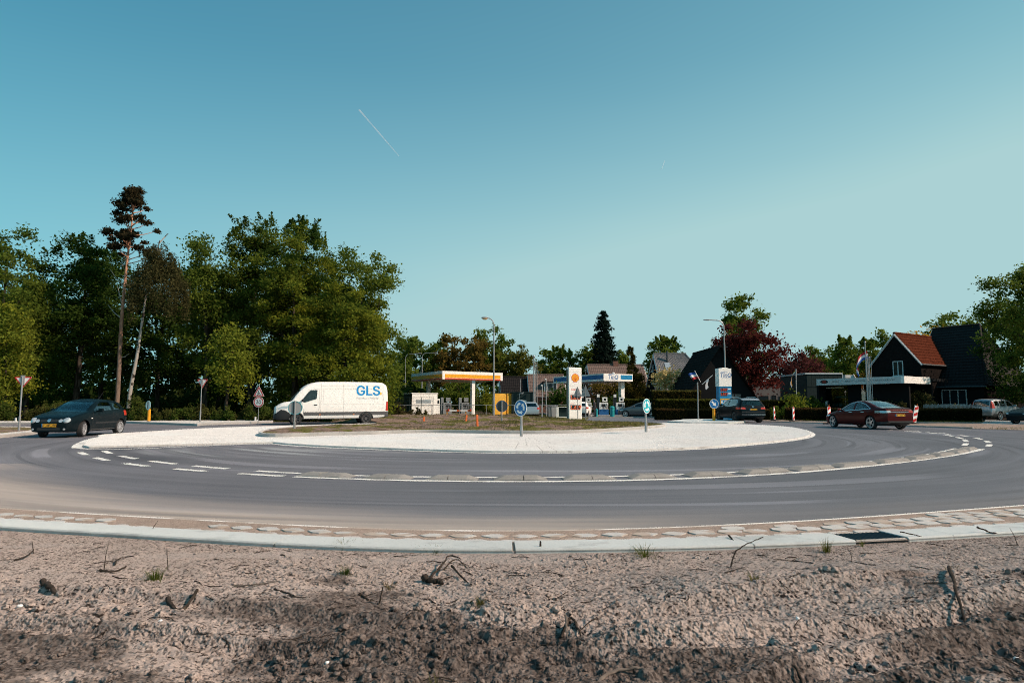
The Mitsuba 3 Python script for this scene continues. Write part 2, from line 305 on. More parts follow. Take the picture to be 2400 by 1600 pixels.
def line(path, q0, q1, w=0.15, name='dash'):
    t0, t1 = sorted((path.near(q0), path.near(q1))); a, b = path.strip(t0, t1, w)
    k = numbered('road__' + name); scene[k] = shape(ribbon(a, b, 0.004), 'road_paint')
for q0, q1 in [((-11.43, 16.01), (-10.65, 15.23)), ((-9.98, 14.41), (-9.15, 13.73)), ((-8.34, 13.01), (-7.49, 12.46)), ((-6.68, 11.93), (-5.83, 11.52)), ((-5.00, 11.19), (-4.06, 10.74)),
               ((14.32, 18.28), (15.17, 19.16)), ((16.44, 21.05), (15.82, 20.00)), ((17.54, 22.89), (17.08, 21.94)), ((18.44, 24.80), (18.06, 23.79)), ((19.17, 26.91), (18.82, 25.76)), ((19.75, 29.13), (19.37, 27.74))]:
    line(C_out, q0, q1)
for q0, q1 in [((-11.16, 16.49), (-10.31, 15.68)), ((-9.67, 14.93), (-8.75, 14.14)), ((-8.15, 13.57), (-7.19, 12.88)), ((-6.61, 12.49), (-5.62, 11.96)), ((-4.89, 11.60), (-3.89, 11.18)),
               ((14.71, 19.68), (14.02, 18.57)), ((16.30, 21.81), (15.50, 20.50)), ((17.18, 23.36), (16.68, 22.32)), ((18.00, 25.15), (17.52, 23.98)), ((18.78, 27.32), (18.47, 26.13)), ((19.09, 29.13), (18.79, 27.87)), ((18.83, 30.87), (18.84, 29.85)), ((17.92, 31.97), (18.14, 31.19))]:
    line(C_in, q0, q1)
line(C_out, (-3.84, 10.67), (13.35, 17.16), 0.15, 'lane_line')
line(C_in, (-3.64, 11.10), (12.78, 17.32), 0.13, 'lane_line')
a, b = near_line.strip(6, near_line.l[-1] - 6, 0.15)
k = numbered('road__edge_line'); scene[k] = shape(ribbon(a, b, 0.004), 'sandy_paint')

# raised lane divider stones between the two lines
mid = Path((C_out.at(np.linspace(0.08, 0.93, 60) * C_out.l[-1]) + np.array([C_in.p[np.argmin(np.hypot(*(C_in.p - q).T))] for q in C_out.at(np.linspace(0.08, 0.93, 60) * C_out.l[-1])])) / 2, sm=0.05)
starts = [mid.near(q) for q in ((-3.80, 10.89), (-2.55, 10.52), (-1.44, 10.34), (-0.30, 10.28), (0.85, 10.28), (2.00, 10.46), (3.09, 10.70), (4.23, 11.09), (5.41, 11.66), (6.54, 12.29), (7.84, 13.08), (9.06, 13.88), (10.24, 14.78), (11.38, 15.68), (12.45, 16.53))]
starts.append(2 * starts[-1] - starts[-2])
rng = random.Random(4)
def stone(t0, t1, ramp0, ramp1, w=0.35, h=0.066):
    ts = np.linspace(t0, t1, 7); hs = np.full(7, h)
    if ramp0: ts = np.r_[t0, t0 + 0.17, np.linspace(t0 + 0.22, t1, 5)]; hs[0] = 0.012
    if ramp1: ts = np.r_[np.linspace(t0, t1 - 0.22, 5), t1 - 0.17, t1]; hs[-1] = 0.012
    c = mid.at(ts); g = np.gradient(c, axis=0); n = np.stack([-g[:, 1], g[:, 0]], 1); n /= np.linalg.norm(n, axis=1, keepdims=True)
    prof = [(-w / 2, -0.01), (-w / 2, 0.30), (-w / 2 + 0.065, 0.96), (-w / 2 + 0.075, 1.0), (w / 2 - 0.075, 1.0), (w / 2 - 0.065, 0.96), (w / 2, 0.30), (w / 2, -0.01)]
    v = np.array([np.r_[c[i] + n[i] * x, max(-0.01, z * hs[i]) if z > 0 else -0.01] for i in range(7) for x, z in prof]); K = len(prof); f = []
    for i in range(6):
        for j in range(K):
            a_, b_, c_, d_ = i * K + j, i * K + (j + 1) % K, (i + 1) * K + (j + 1) % K, (i + 1) * K + j
            f += [[a_, b_, c_], [a_, c_, d_]]
    for e0 in (0, 6): f += [[e0 * K, e0 * K + j, e0 * K + j + 1] for j in range(1, K - 1)]
    m = trimesh.Trimesh(v, f, process=False); m.fix_normals(); return m
for i in range(15):
    s0, s1 = starts[i], starts[i + 1] - 0.27
    if i > 6: s1 = starts[i + 1] - 0.16
    ORD = 'first second third fourth fifth sixth seventh eighth ninth tenth eleventh twelfth thirteenth fourteenth fifteenth'.split()
    g = thing('lane_divider', f'{ORD[i]} low grey concrete lane divider from the left end of the row', 'lane divider', 'lane dividers along the roundabout lane line')
    m_ = (s0 + s1) / 2 + rng.uniform(-0.06, 0.06)
    part(g, 'block', stone(s0, m_ - 0.006, True, False), 'divider_concrete')
    part(g, 'block', stone(m_ + 0.006, s1, False, True, h=0.066 + rng.uniform(-0.006, 0.006)), 'divider_concrete')

# central island: kerb stones and a low mound of soil
isl = Path([(-10.78, 29.46), (-10.81, 27.24), (-10.51, 25.33), (-8.66, 22.35), (-7.48, 23.21), (-5.82, 24.14), (-3.57, 25.69), (-2.53, 25.50), (-0.89, 24.98), (1.34, 24.80), (3.30, 25.87), (4.79, 27.44), (6.85, 30.20), (8.34, 32.66), (8.54, 34.87), (7.28, 36.65), (4.78, 37.41), (1.06, 37.41), (-2.63, 37.03), (-5.96, 35.01), (-9.13, 32.66), (-10.78, 29.46)], sm=0.02)
isl_poly = Polygon([tuple(q) for q in isl.p[::6]]).buffer(0)
inner = isl_poly.buffer(-0.12)
n_k = int(isl.l[-1] / 1.02)
side = 1 if isl_poly.contains(Point(*((isl.strip(5, 5.2, 0.1, off=0.3)[0])[0]))) else -1
for i in range(n_k):
    t0, t1 = isl.l[-1] * i / n_k + 0.006, isl.l[-1] * (i + 1) / n_k - 0.006
    a, b = isl.strip(t0, t1, 0.13, off=side * 0.065)
    k = numbered('central_island__kerb_stone'); scene[k] = shape(slab_along(a, b, 0.0, 0.19), 'concrete')
def heightfield(poly, step, fn, z0=0.0):
    x0, y0, x1, y1 = poly.bounds; xs, ys = np.arange(x0, x1 + step, step), np.arange(y0, y1 + step, step)
    X, Y = np.meshgrid(xs, ys, indexing='ij'); P_ = np.c_[X.ravel(), Y.ravel()]
    import shapely
    ins = shapely.contains_xy(poly, P_[:, 0], P_[:, 1]); d = shapely.distance(shapely.points(P_), poly.exterior)
    Z = fn(P_, d); n = len(ys); i, j = np.meshgrid(np.arange(len(xs) - 1), np.arange(n - 1), indexing='ij'); q = np.stack([i * n + j, (i + 1) * n + j, (i + 1) * n + j + 1, i * n + j + 1], -1).reshape(-1, 4)
    q = q[ins[q].any(1)]
    out = ~ins; # snap outside vertices to the rim
    bd = poly.exterior
    for w in np.unique(q[out[q]]):
        pp = bd.interpolate(bd.project(Point(P_[w]))); P_[w] = (pp.x, pp.y); Z[w] = fn(P_[w:w + 1], np.zeros(1))[0]
    m = trimesh.Trimesh(np.c_[P_, Z], np.vstack([q[:, [0, 1, 2]], q[:, [0, 2, 3]]]), process=False); m.remove_unreferenced_vertices(); return m
def mound_h(P_, d):
    p3 = np.c_[P_, np.zeros(len(P_))]
    return 0.16 + 0.20 * np.clip(d / 4.5, 0, 1) ** 1.2 + np.clip(d / 0.8, 0, 1) * (0.16 * (meshkit.fbm(p3 * 1.1, 4, 5) - 0.5) + 0.10 * (meshkit.fbm(p3 * 4.5, 3, 9) - 0.5))
setting('central_island__soil', heightfield(inner, 0.12, mound_h), 'mound_soil', smooth=True)
labels.pop('central_island__soil'); lab('central_island', kind='structure')
# low kerb where the apron begins, left of the island
kerbline = [(-10.37, 24.30), (-7.79, 19.68), (-8.25, 21.42)]

# strip of pale pavers half buried in sand, and the smooth gutter band, in front of the near edge line
def along(off, t0=4.0, t1=None, n=300):
    t = np.linspace(t0, (near_line.l[-1] - 4.0) if t1 is None else t1, n); c = near_line.at(t); g = np.gradient(c, axis=0)
    nn = np.stack([g[:, 1], -g[:, 0]], 1); nn /= np.linalg.norm(nn, axis=1, keepdims=True); return c + nn * np.asarray(off)[..., None] if np.ndim(off) else c + nn * off
tmid = near_line.near((0.00, 6.10))
BAND = 0.34
def width_at(t):  # the strip widens to the right
    u = np.asarray(t, float) - tmid
    return 0.47 + 0.40 * np.clip((u - 0.5) / 6.0, 0, 1) ** 1.1 + 0.06 * np.clip((-u - 3.5) / 3, 0, 1)
tt = np.linspace(4.0, near_line.l[-1] - 4.0, 300)
c0 = along(0.07); c1 = along(width_at(tt)); c2 = along(width_at(tt) + BAND)
setting('sand_strip', ribbon(along(-0.005), c2, 0.009), 'sand')
rng = random.Random(11)
def offpt(t, o):
    c = near_line.at(np.array([t - 0.02, t, t + 0.02])); g = c[2] - c[0]; nn = np.array([g[1], -g[0]]) / np.hypot(*g); return c[1] + nn * o
def slab_mesh(quad, z0, z1):
    return prism(Polygon(quad).buffer(-0.02).buffer(0.02, join_style=2, quad_segs=1), z0, z1)
t0_ = tmid - 9.0
slabs = 0
for col in range(68):
    t = t0_ + col * 0.285; W_ = float(width_at(t + 0.14)); rows = max(2, int(round((W_ - 0.08) / 0.165))); o_in = W_ + 0.0; rw = 0.165 if t < tmid + 1.5 else 0.175
    for r_ in range(rows):   # rows counted from the gutter band towards the road
        o1 = o_in - r_ * rw; o0 = o1 - rw + 0.012
        if o0 < 0.06 or (r_ == rows - 1 and rng.random() < (0.45 if t < tmid - 2 else 0.2)) or rng.random() < 0.07: continue
        if r_ == 0: o0 = o1 - 0.09
        a0 = t + (0.1425 if r_ % 2 else 0.0) + rng.uniform(-0.012, 0.012); L = 0.268; k1 = rng.uniform(0.07, 0.10) if t < tmid + 1.5 else rng.uniform(0.025, 0.055); om = (o0 + o1) / 2
        if r_ == 0: q = [offpt(a0, o1), offpt(a0 + L, o1), offpt(a0 + L - k1, o0), offpt(a0 + k1, o0)]
        else: q = [offpt(a0 + k1, o0), offpt(a0 + L - k1, o0), offpt(a0 + L, om), offpt(a0 + L - k1, o1), offpt(a0 + k1, o1), offpt(a0, om)]
        pg = Polygon(q).buffer(-0.004)
        if not pg.is_valid or pg.is_empty: continue
        dz = 0.017 + rng.uniform(-0.004, 0.005)
        k = numbered('sand_strip__paving_slab'); scene[k] = shape(prism(pg.simplify(0.002), -0.02, dz), 'slab_concrete'); slabs += 1
# gutter band as single kerb elements
tg, kk = 4.2, 0
tdr0, tdr1 = near_line.near((2.92, 6.55)), near_line.near((3.46, 6.69))
edges_t = list(np.arange(tmid - 14, tmid + 18, 2.0)); edges_t = sorted([x for x in edges_t if not tdr0 - 0.3 < x < tdr1 + 0.3] + [tdr0, tdr1])
for e0, e1 in zip(edges_t[:-1], edges_t[1:]):
    if abs(e0 - tdr0) < 1e-6: continue
    ts = np.linspace(e0 + 0.0015, e1 - 0.0015, 9); k = numbered('gutter_band__kerb_element')
    scene[k] = shape(slab_along(along(width_at(ts), ts[0], ts[-1], 9), along(width_at(ts) + BAND - 0.005, ts[0], ts[-1], 9), -0.1, 0.028), 'pale_concrete')
lab('gutter_band', kind='structure')

# ---------------------------------------------------------------- pavements, splitter islands and verges beyond the roundabout
setting('pavement', prism(Polygon([(-80, 38.6), (-32.82, 38.53), (-29.65, 39.03), (-26.24, 40.62), (-21.05, 41.17), (-16.99, 42.74), (-18.02, 45.32), (-22.60, 44.21), (-28.29, 43.78), (-35.90, 42.14), (-80, 41.5)]), -0.02, 0.10), 'concrete')
setting('splitter_island', prism(Polygon([(-45, 26.5), (-27.52, 31.80), (-25.49, 31.52), (-23.78, 30.20), (-21.92, 28.08), (-20.14, 25.33), (-19.36, 22.77), (-45, 22.4)]), -0.02, 0.11), 'concrete')
setting('splitter_island__soil', prism(Polygon([(-45, 25.9), (-26.35, 30.45), (-24.73, 30.45), (-23.02, 28.99), (-21.41, 26.63), (-20.67, 24.30), (-45, 23.3)]), 0.05, 0.125), 'mound_soil'); labels.pop('splitter_island__soil')
setting('splitter_island', prism(Polygon([(-26.06, 40.43), (-21.15, 37.25), (-18.44, 35.22), (-18.70, 36.80), (-16.15, 40.62), (-16.91, 42.54), (-20.95, 40.99)]), -0.02, 0.13), 'concrete')
setting('splitter_island', prism(Polygon([(10.87, 41.17), (13.60, 46.49), (15.42, 48.24), (16.34, 46.02), (15.87, 41.55), (13.85, 39.03), (11.64, 39.03)]).buffer(0.25), -0.02, 0.12), 'pale_concrete')
vp = Polygon([(-11.66, 40.07), (-5.98, 42.14), (2.74, 42.94), (5.26, 43.57), (7.06, 55.20), (4.5, 58.5), (-14.5, 60), (-17.2, 52)])
def bank_h(P_, d):
    p3 = np.c_[P_, np.zeros(len(P_))]; k = np.clip((3.5 - P_[:, 0]) / 3.0, 0, 1)
    return 0.015 + np.clip(d / 2.2, 0, 1) * (0.06 + k * (0.17 + 0.20 * (meshkit.fbm(p3 * 0.35, 3, 2) - 0.3))) + np.clip(d / 0.8, 0, 1) * k * (0.22 * (meshkit.fbm(p3 * 0.9, 4, 5) - 0.5) + 0.12 * (meshkit.fbm(p3 * 3.2, 3, 9) - 0.5))
setting('soil_bank', heightfield(vp, 0.28, bank_h), 'mound_soil', smooth=True)
setting('sandy_verge', sheet(Polygon([(17.74, 44.21), (20.78, 39.03), (23.15, 34.34), (24.12, 31.19), (25.07, 29.46), (55, 27.5), (60, 33), (33.61, 39.46), (33.58, 43.15), (26.62, 46.86), (21.54, 50.54)]), 0.012), 'sand')
setting('driveway', sheet(Polygon([(30.48, 39.03), (31.73, 36.65), (39.17, 43.78), (37.62, 47.73)]), 0.018), 'concrete')
n_ = 26
va, vb = np.array((17.92, 44.43)), np.array((24.15, 31.52))
for i in range(n_):
    p, q = va + (vb - va) * i / n_, va + (vb - va) * (i + 0.97) / n_; pts = np.array([p, q]); d_ = (q - p) / np.linalg.norm(q - p); nn_ = np.array([-d_[1], d_[0]]) * 0.14
    k = numbered('verge_kerb__kerb_stone'); scene[k] = shape(slab_along(pts, pts + nn_, -0.02, 0.07), 'concrete')
lab('verge_kerb', kind='structure')

# ---------------------------------------------------------------- vehicles
def tinted(key, c): return bsdf(key, {'type': 'thindielectric', 'int_ior': 1.5, 'specular_transmittance': rgb(*c)})
tinted('car_glass', (0.42, 0.52, 0.52)); tinted('dark_glass', (0.10, 0.13, 0.14))
prin('paint_black', (0.002, 0.007, 0.010), 0.30, clearcoat=0.22, spec=0.10); prin('paint_white', (0.80, 0.79, 0.76), 0.35, clearcoat=0.4); prin('paint_red', (0.06, 0.002, 0.002), 0.30, metallic=0.2, clearcoat=0.35, spec=0.15)
prin('paint_grey', (0.10, 0.12, 0.13), 0.28, metallic=0.5, clearcoat=1.0); prin('paint_silver', (0.36, 0.41, 0.45), 0.30, metallic=0.6, clearcoat=0.8)
prin('tyre_rubber', (0.018, 0.018, 0.019), 0.8); prin('black_plastic', (0.016, 0.018, 0.020), 0.55); prin('grey_plastic', (0.085, 0.085, 0.088), 0.6)
prin('alloy', (0.62, 0.62, 0.64), 0.32, metallic=0.7); prin('dark_alloy', (0.10, 0.105, 0.11), 0.35, metallic=0.6); prin('chrome', (0.75, 0.76, 0.78), 0.15, metallic=0.95)
prin('lamp_clear', (0.55, 0.58, 0.60), 0.12, metallic=0.5, clearcoat=1.0); prin('lamp_red', (0.42, 0.03, 0.015), 0.2, clearcoat=1.0); prin('lamp_orange', (0.75, 0.22, 0.03), 0.25, clearcoat=1.0)
prin('plate_yellow', (0.70, 0.36, 0.02), 0.45); prin('ink_black', (0.012, 0.012, 0.014), 0.6); prin('cabin_dark', (0.02, 0.021, 0.023), 0.8); prin('seam', (0.012, 0.014, 0.015), 0.7)
prin('skin', (0.52, 0.30, 0.21), 0.55); prin('hair_dark', (0.03, 0.02, 0.014), 0.7); prin('cloth_dark', (0.02, 0.022, 0.028), 0.85); prin('cloth_grey', (0.16, 0.17, 0.18), 0.85)
prin('sticker_blue', (0.0, 0.22, 0.52), 0.4); prin('sticker_yellow', (0.85, 0.50, 0.06), 0.4); prin('sticker_grey', (0.16, 0.17, 0.19), 0.5); prin('white_plastic', (0.72, 0.72, 0.70), 0.4)

class Car:
    """a body lofted through cross-sections along s (0 at the front bumper), with windows, lamps and trim cut from it"""
    def __init__(c, L, w, top, belt, zb, fo, wb, r, tumble=0.40, hw=None, crown=0.03, shoulder=0.955):
        c.L, c.W, c.fo, c.wb, c.r, c.tumble, c.crown, c.sh = L, w, fo, wb, r, tumble, crown, shoulder
        f = lambda pts: (lambda s: np.interp(s, [p[0] for p in pts], [p[1] for p in pts]))
        from scipy.interpolate import PchipInterpolator
        g = lambda pts: PchipInterpolator([p[0] for p in pts], [p[1] for p in pts])
        c.top, c.belt, c.zb, c.hw = g(top), f(belt), f(zb), g(hw)
        c.arch = []
        c.S = np.unique(np.round(np.r_[0, 0.02, 0.06, np.linspace(0.12, L - 0.12, 46), L - 0.06, L - 0.02, L, [p[0] for p in top if 0 < p[0] < L]], 3))
    def solid(c, e=0.0):
        S = c.S; rings = []
        for s in S:
            so = np.clip((s - c.L / 2) * (1 - 2 * e / c.L) + c.L / 2, -1, c.L + 1)
            w = float(c.hw(s)) - e; t = float(c.top(s)) - e; z0 = float(c.zb(s)) + e; b = min(float(c.belt(s)), t - 0.015)
            t = max(t, z0 + 0.05); b = max(b, z0 + 0.03); h = t - b; wb_ = w * c.sh; wr = max(wb_ - c.tumble * h, 0.2 * w); rr = min(0.10, 0.45 * h + 0.012)
            zm = z0 + 0.55 * (b - z0)
            half = [(0, z0), (0.82 * w, z0), (0.93 * w, z0 + 0.05 * (b - z0)), (0.975 * w, z0 + 0.22 * (b - z0)), (w, zm), (0.992 * w, z0 + 0.82 * (b - z0)), (wb_, b)]
            for q, bl in ((0.35, 0.018), (0.7, 0.02)): half.append((wb_ + (wr - wb_) * q + bl * min(1, h / 0.4), b + (h - rr) * q))
            half += [(wr + 0.012 * min(1, h / 0.4), t - rr), (wr - 0.35 * rr, t - 0.32 * rr), (wr - 1.1 * rr, t - 0.06 * rr), (max(wr - 1.1 * rr, 0.05) * 0.55, t + c.crown * 0.7 * min(1, h / 0.3 + 0.3)), (0, t + c.crown * min(1, h / 0.3 + 0.3))]
            ring = half + [(-y, z) for y, z in half[-2:0:-1]]
            rings.append([(c.fo + c.wb / 2 - so, y, z) for y, z in ring])
        v = np.array(rings); m, k = v.shape[:2]; v = v.reshape(-1, 3); i, j = np.meshgrid(np.arange(m - 1), np.arange(k), indexing='ij')
        q = np.stack([i * k + j, i * k + (j + 1) % k, (i + 1) * k + (j + 1) % k, (i + 1) * k + j], -1).reshape(-1, 4)
        f = [q[:, [0, 1, 2]], q[:, [0, 2, 3]]]; v = np.vstack([v, [v[:k].mean(0), v[-k:].mean(0)]]); jj = np.arange(k); n0 = m * k
        f += [np.stack([(jj + 1) % k, jj, jj * 0 + n0], 1), np.stack([(m - 1) * k + jj, (m - 1) * k + (jj + 1) % k, jj * 0 + n0 + 1], 1)]
        mm = trimesh.Trimesh(v, np.vstack(f), process=False); mm.fix_normals(); return man(mm)
    def x(c, s): return c.fo + c.wb / 2 - s
    def side(c, pts, y0=-3, y1=3, r=0.03):
        """prism across the car of a polygon in (s, z)"""
        p = Polygon([(c.x(s), z) for s, z in pts]); p = p if not r or p.buffer(-r).is_empty else p.buffer(-r).buffer(r, quad_segs=3)
        m = prism(p, 0, y1 - y0); v = m.vertices; return man(trimesh.Trimesh(np.c_[v[:, 0], y1 - v[:, 2], v[:, 1]], m.faces, process=False))
    def front(c, pts, s0, s1, r=0.02):
        """prism along the car, from s0 to s1, of a polygon in (y, z)"""
        p = Polygon(pts); p = p if not r or p.buffer(-r).is_empty else p.buffer(-r).buffer(r, quad_segs=3)
        m = prism(p, 0, s1 - s0); v = m.vertices; return man(trimesh.Trimesh(np.c_[c.x(s1) + v[:, 2], v[:, 0], v[:, 1]], m.faces, process=False))
    def skin(c, cut, out=0.003, inn=0.02):
        k = (round(out, 4), round(inn, 4))
        c._sk = getattr(c, '_sk', {})
        if k not in c._sk: c._sk[k] = c.solid(-out) - c.solid(inn)
        a = c._sk[k] ^ cut
        return a - c.wells() if out >= 0 else a
    def wells(c):
        if getattr(c, '_w', None) is None:
            ms = []
            for s in (c.fo, c.fo + c.wb):
                for sg in (-1, 1):
                    cy = manifold3d.Manifold.cylinder(0.55, c.r + 0.055, c.r + 0.055, 36).rotate((90, 0, 0)).translate((c.x(s), sg * (c.W) + (0.30 if sg > 0 else 0.25), c.r))
                    ms.append(cy)
            c._w = manifold3d.Manifold.batch_boolean(ms, manifold3d.OpType.Add)
        return c._w
def ellipse(cx, cz, a, b, n=20, rot=0):
    t = np.arange(n) * 2 * np.pi / n; x, z = a * np.cos(t), b * np.sin(t); r = math.radians(rot)
    return [(cx + x_ * math.cos(r) - z_ * math.sin(r), cz + x_ * math.sin(r) + z_ * math.cos(r)) for x_, z_ in zip(x, z)]
def wheel_meshes(r, wd, rim_r, spokes, hub=0.035):
    prof = [(rim_r - 0.005, -wd / 2 + 0.02), (rim_r + 0.01, -wd / 2), (r - 0.03, -wd / 2), (r - 0.008, -wd / 2 + 0.015), (r, -wd / 2 + 0.04), (r, wd / 2 - 0.04), (r - 0.008, wd / 2 - 0.015), (r - 0.03, wd / 2), (rim_r + 0.01, wd / 2), (rim_r - 0.005, wd / 2 - 0.02)]
    tyre = trimesh.creation.revolve(np.array(prof + prof[:1]), sections=36)
    pf = [(rim_r - 0.03, wd / 2 - 0.06), (rim_r - 0.028, wd / 2 - 0.012), (rim_r, wd / 2 - 0.006), (rim_r, -wd / 2 + 0.03), (rim_r - 0.03, -wd / 2 + 0.03)]
    ring = trimesh.creation.revolve(np.array(pf + pf[:1]), sections=36)
    parts = [ring, trimesh.creation.cylinder(hub + 0.03, 0.05, sections=20, transform=trimesh.transformations.translation_matrix((0, 0, wd / 2 - 0.055)))]
    n, kind = spokes
    for i in range(n):
        for dphi in ((-0.13, 0.13) if kind == 'double' else (0,)):
            ph = 2 * math.pi * i / n + dphi; w0 = 0.022 if kind == 'double' else 0.035
            b = trimesh.creation.box((rim_r - 0.02 - hub, w0, 0.03)); b.apply_translation(((rim_r - 0.02 + hub) / 2, 0, wd / 2 - 0.045)); b.apply_transform(trimesh.transformations.rotation_matrix(ph, (0, 0, 1))); parts.append(b)
    disc = trimesh.creation.cylinder(rim_r - 0.02, 0.02, sections=30, transform=trimesh.transformations.translation_matrix((0, 0, wd / 2 - 0.10)))
    R = trimesh.transformations.rotation_matrix(-math.pi / 2, (1, 0, 0))  # axis z -> +y
    for m in (tyre, disc): m.apply_transform(R)
    rim = cat_(parts); rim.apply_transform(R); return tyre, rim, disc
def seat(x, y, z, w=0.5):
    return cat_([rbox(0.5, w, 0.16, 0.05, (x, y, z)), xf(rbox(0.14, w, 0.62, 0.05, (0, 0, 0)), x - 0.27, y, z + 0.34), rbox(0.09, 0.26, 0.16, 0.035, (x - 0.31, y, z + 0.72))])
def build_car(name, label, cat, c, place, paint, windows, screen, rear, alloy='alloy', spokes=(5, 'double'), rim_r=None, wheel_w=0.2, glass='car_glass', trims=(), inside=True, group=None, mirror=None, steer=0, rear_glass=None, cab=None, lowered=None):
    """windows: side glass polygons (s, z); screen / rear: (polygon in (y, z), s0, s1)"""
    g = thing(name, label, cat, group); W_ = T().translate([place[0], place[1], place[2]]).rotate([0, 0, 1], place[3])
    body = c.solid(0.0)
    s0, s1 = cab or (screen[1] - 0.2, rear[2] + 0.1 if rear else c.L - 0.4)
    cav = c.solid(0.05) ^ c.side([(s0, 0.42), (s1, 0.42), (s1, 4), (s0, 4)], r=0)
    body = body - cav - c.wells()
    gl = []
    for w in windows:
        pr = c.side(w); body = body - pr
        for y0, y1 in ((0.2, 3), (-3, -0.2)):
            p1 = c.skin(c.side(w, y0, y1), -0.012, 0.018)
            if lowered and lowered[0] == w and y0 > 0: p1 = p1 ^ c.side([(0, 0), (9, 0), (9, lowered[1]), (0, lowered[1])], r=0)
            gl.append(p1)
    for sc in (screen, rear):
        if sc: pr = c.front(sc[0], sc[1], sc[2]); body = body - pr; gl.append(c.skin(pr, -0.012, 0.018))
    part(g, 'body', tm(body), paint, smooth=28, tw=W_)
    for w, m_ in zip([0] * (2 * len(windows)) + [1, 2], gl):
        for q in pieces(tm(m_)): part(g, {0: 'side_window', 1: 'windscreen', 2: 'rear_window'}[w], q, (rear_glass or glass) if w == 2 else glass, smooth=28, tw=W_)
    well_liner = c.solid(0.03) ^ manifold3d.Manifold.batch_boolean([manifold3d.Manifold.cylinder(1.2 * c.W, c.r + 0.2, c.r + 0.2, 24).rotate((90, 0, 0)).translate((c.x(s), 0.6 * c.W, c.r)) for s in (c.fo, c.fo + c.wb)], manifold3d.OpType.Add)
    for q in pieces(tm((well_liner ^ c.side([(0.1, 0.1), (c.L - 0.1, 0.1), (c.L - 0.1, 0.75), (0.1, 0.75)], r=0)) - c.wells())): part(g, 'underbody', q, 'cabin_dark', tw=W_)
    if inside:
        zf = 0.45; xs = c.x(s0 + 1.15)
        items = [seat(xs, 0.36, zf), seat(xs, -0.36, zf), rbox(0.45, 2 * c.W * 0.80, 0.35, 0.06, (c.x(s0 + 0.32), 0, float(c.belt(s0 + 0.4)) - 0.22))]
        if s1 - s0 > 2.2: items.append(cat_([seat(xs - 0.85, 0.36, zf), seat(xs - 0.85, -0.36, zf)]))
        part(g, 'seats', cat_(items[:2] + items[3:]), 'cabin_dark', smooth=40, tw=W_); part(g, 'dashboard', items[2], 'cabin_dark', smooth=40, tw=W_)
        st = trimesh.creation.torus(0.18, 0.014, 20, 6); st.apply_transform(trimesh.transformations.rotation_matrix(math.radians(65), (0, 1, 0))); st.apply_translation((c.x(s0 + 0.68), 0.36, float(c.belt(s0 + 0.4)) + 0.0)); part(g, 'steering_wheel', st, 'black_plastic', smooth=True, tw=W_)
    tyre, rim, disc = wheel_meshes(c.r, wheel_w, rim_r or c.r - 0.085, spokes)
    pt, pr_, pd = shape(tyre, 'tyre_rubber', 35), shape(rim, alloy, 35), shape(disc, 'black_plastic', 35)
    for s in (c.fo, c.fo + c.wb):
        for sg in (1, -1):
            wk = numbered(g + '__wheel'); labels[wk] = {}
            hw = float(c.hw(s)); tw = W_ @ T().translate([c.x(s), sg * (hw - wheel_w / 2 - 0.015), c.r]).rotate([0, 0, 1], (0 if sg > 0 else 180) + (steer if s == c.fo else 0))
            for nm, d in (('tyre', pt), ('rim', pr_), ('brake_disc', pd)): scene[f'{wk}__{nm}'] = {**d, 'to_world': tw}
    for nm, m_, mt in trims:
        m_ = tm(m_) if hasattr(m_, 'to_mesh') else m_
        for q in pieces(m_): part(g, nm, q, mt, smooth=30, tw=W_)
    if mirror:
        s, z, col = mirror
        for sg in (1, -1):
            yb = sg * (float(c.hw(s)) * 0.95)
            part(g, 'door_mirror', cat_([rbox(0.10, 0.20, 0.14, 0.035, (c.x(s), yb + sg * 0.13, z)), bbox(c.x(s) - 0.03, c.x(s) + 0.03, min(yb - sg * 0.05, yb + sg * 0.06), max(yb - sg * 0.05, yb + sg * 0.06), z - 0.05, z)]), col, smooth=35, tw=W_)
    g_ = [k for k in labels if k.startswith(g + '__wheel') and labels[k] == {}]
    for k in g_: labels.pop(k)
    return g, W_
def pieces(m, least=2e-5):
    if not len(m.faces): return []
    m = trimesh.Trimesh(m.vertices, m.faces, process=False); m.merge_vertices()
    out = [q for q in m.split(only_watertight=False) if q.area > 4e-4]
    return out if len(out) <= 12 else [m]
def seam(c, pts, w=0.012, both=True):
    ln = LineString([(c.x(s), z) for s, z in pts]).buffer(w / 2, cap_style=2)
    m = prism(ln, 0, 6); v = m.vertices; return c.skin(man(trimesh.Trimesh(np.c_[v[:, 0], 3 - v[:, 2], v[:, 1]], m.faces, process=False)), 0.0015, 0.01)
def plate(c, y, z, s, W_, g, rear=False, txt='', col='plate_yellow', ang=0):
    sg = -1 if rear else 1; x = c.x(s)
    b = box(x + sg * 0.008, y, z, 0.016, 0.52, 0.11); k = part(g, 'number_plate', b, col, tw=W_)
    t = meshkit.text_mesh(txt, 0.072, 0.003, bold=True); t.apply_translation((-t.bounds[1][0] / 2, -0.036, 0))
    v = t.vertices; vv = np.c_[sg * (v[:, 2] + 0.017), sg * v[:, 0], v[:, 1]]; tt_ = trimesh.Trimesh(vv + np.array([x, y, z]), t.faces, process=False)
    part(k, 'characters', tt_, 'ink_black', tw=W_)
    part(k, 'blue_strip', box(x + sg * 0.009, y - sg * 0.24, z, 0.0175, 0.04, 0.108), 'sticker_blue', tw=W_)

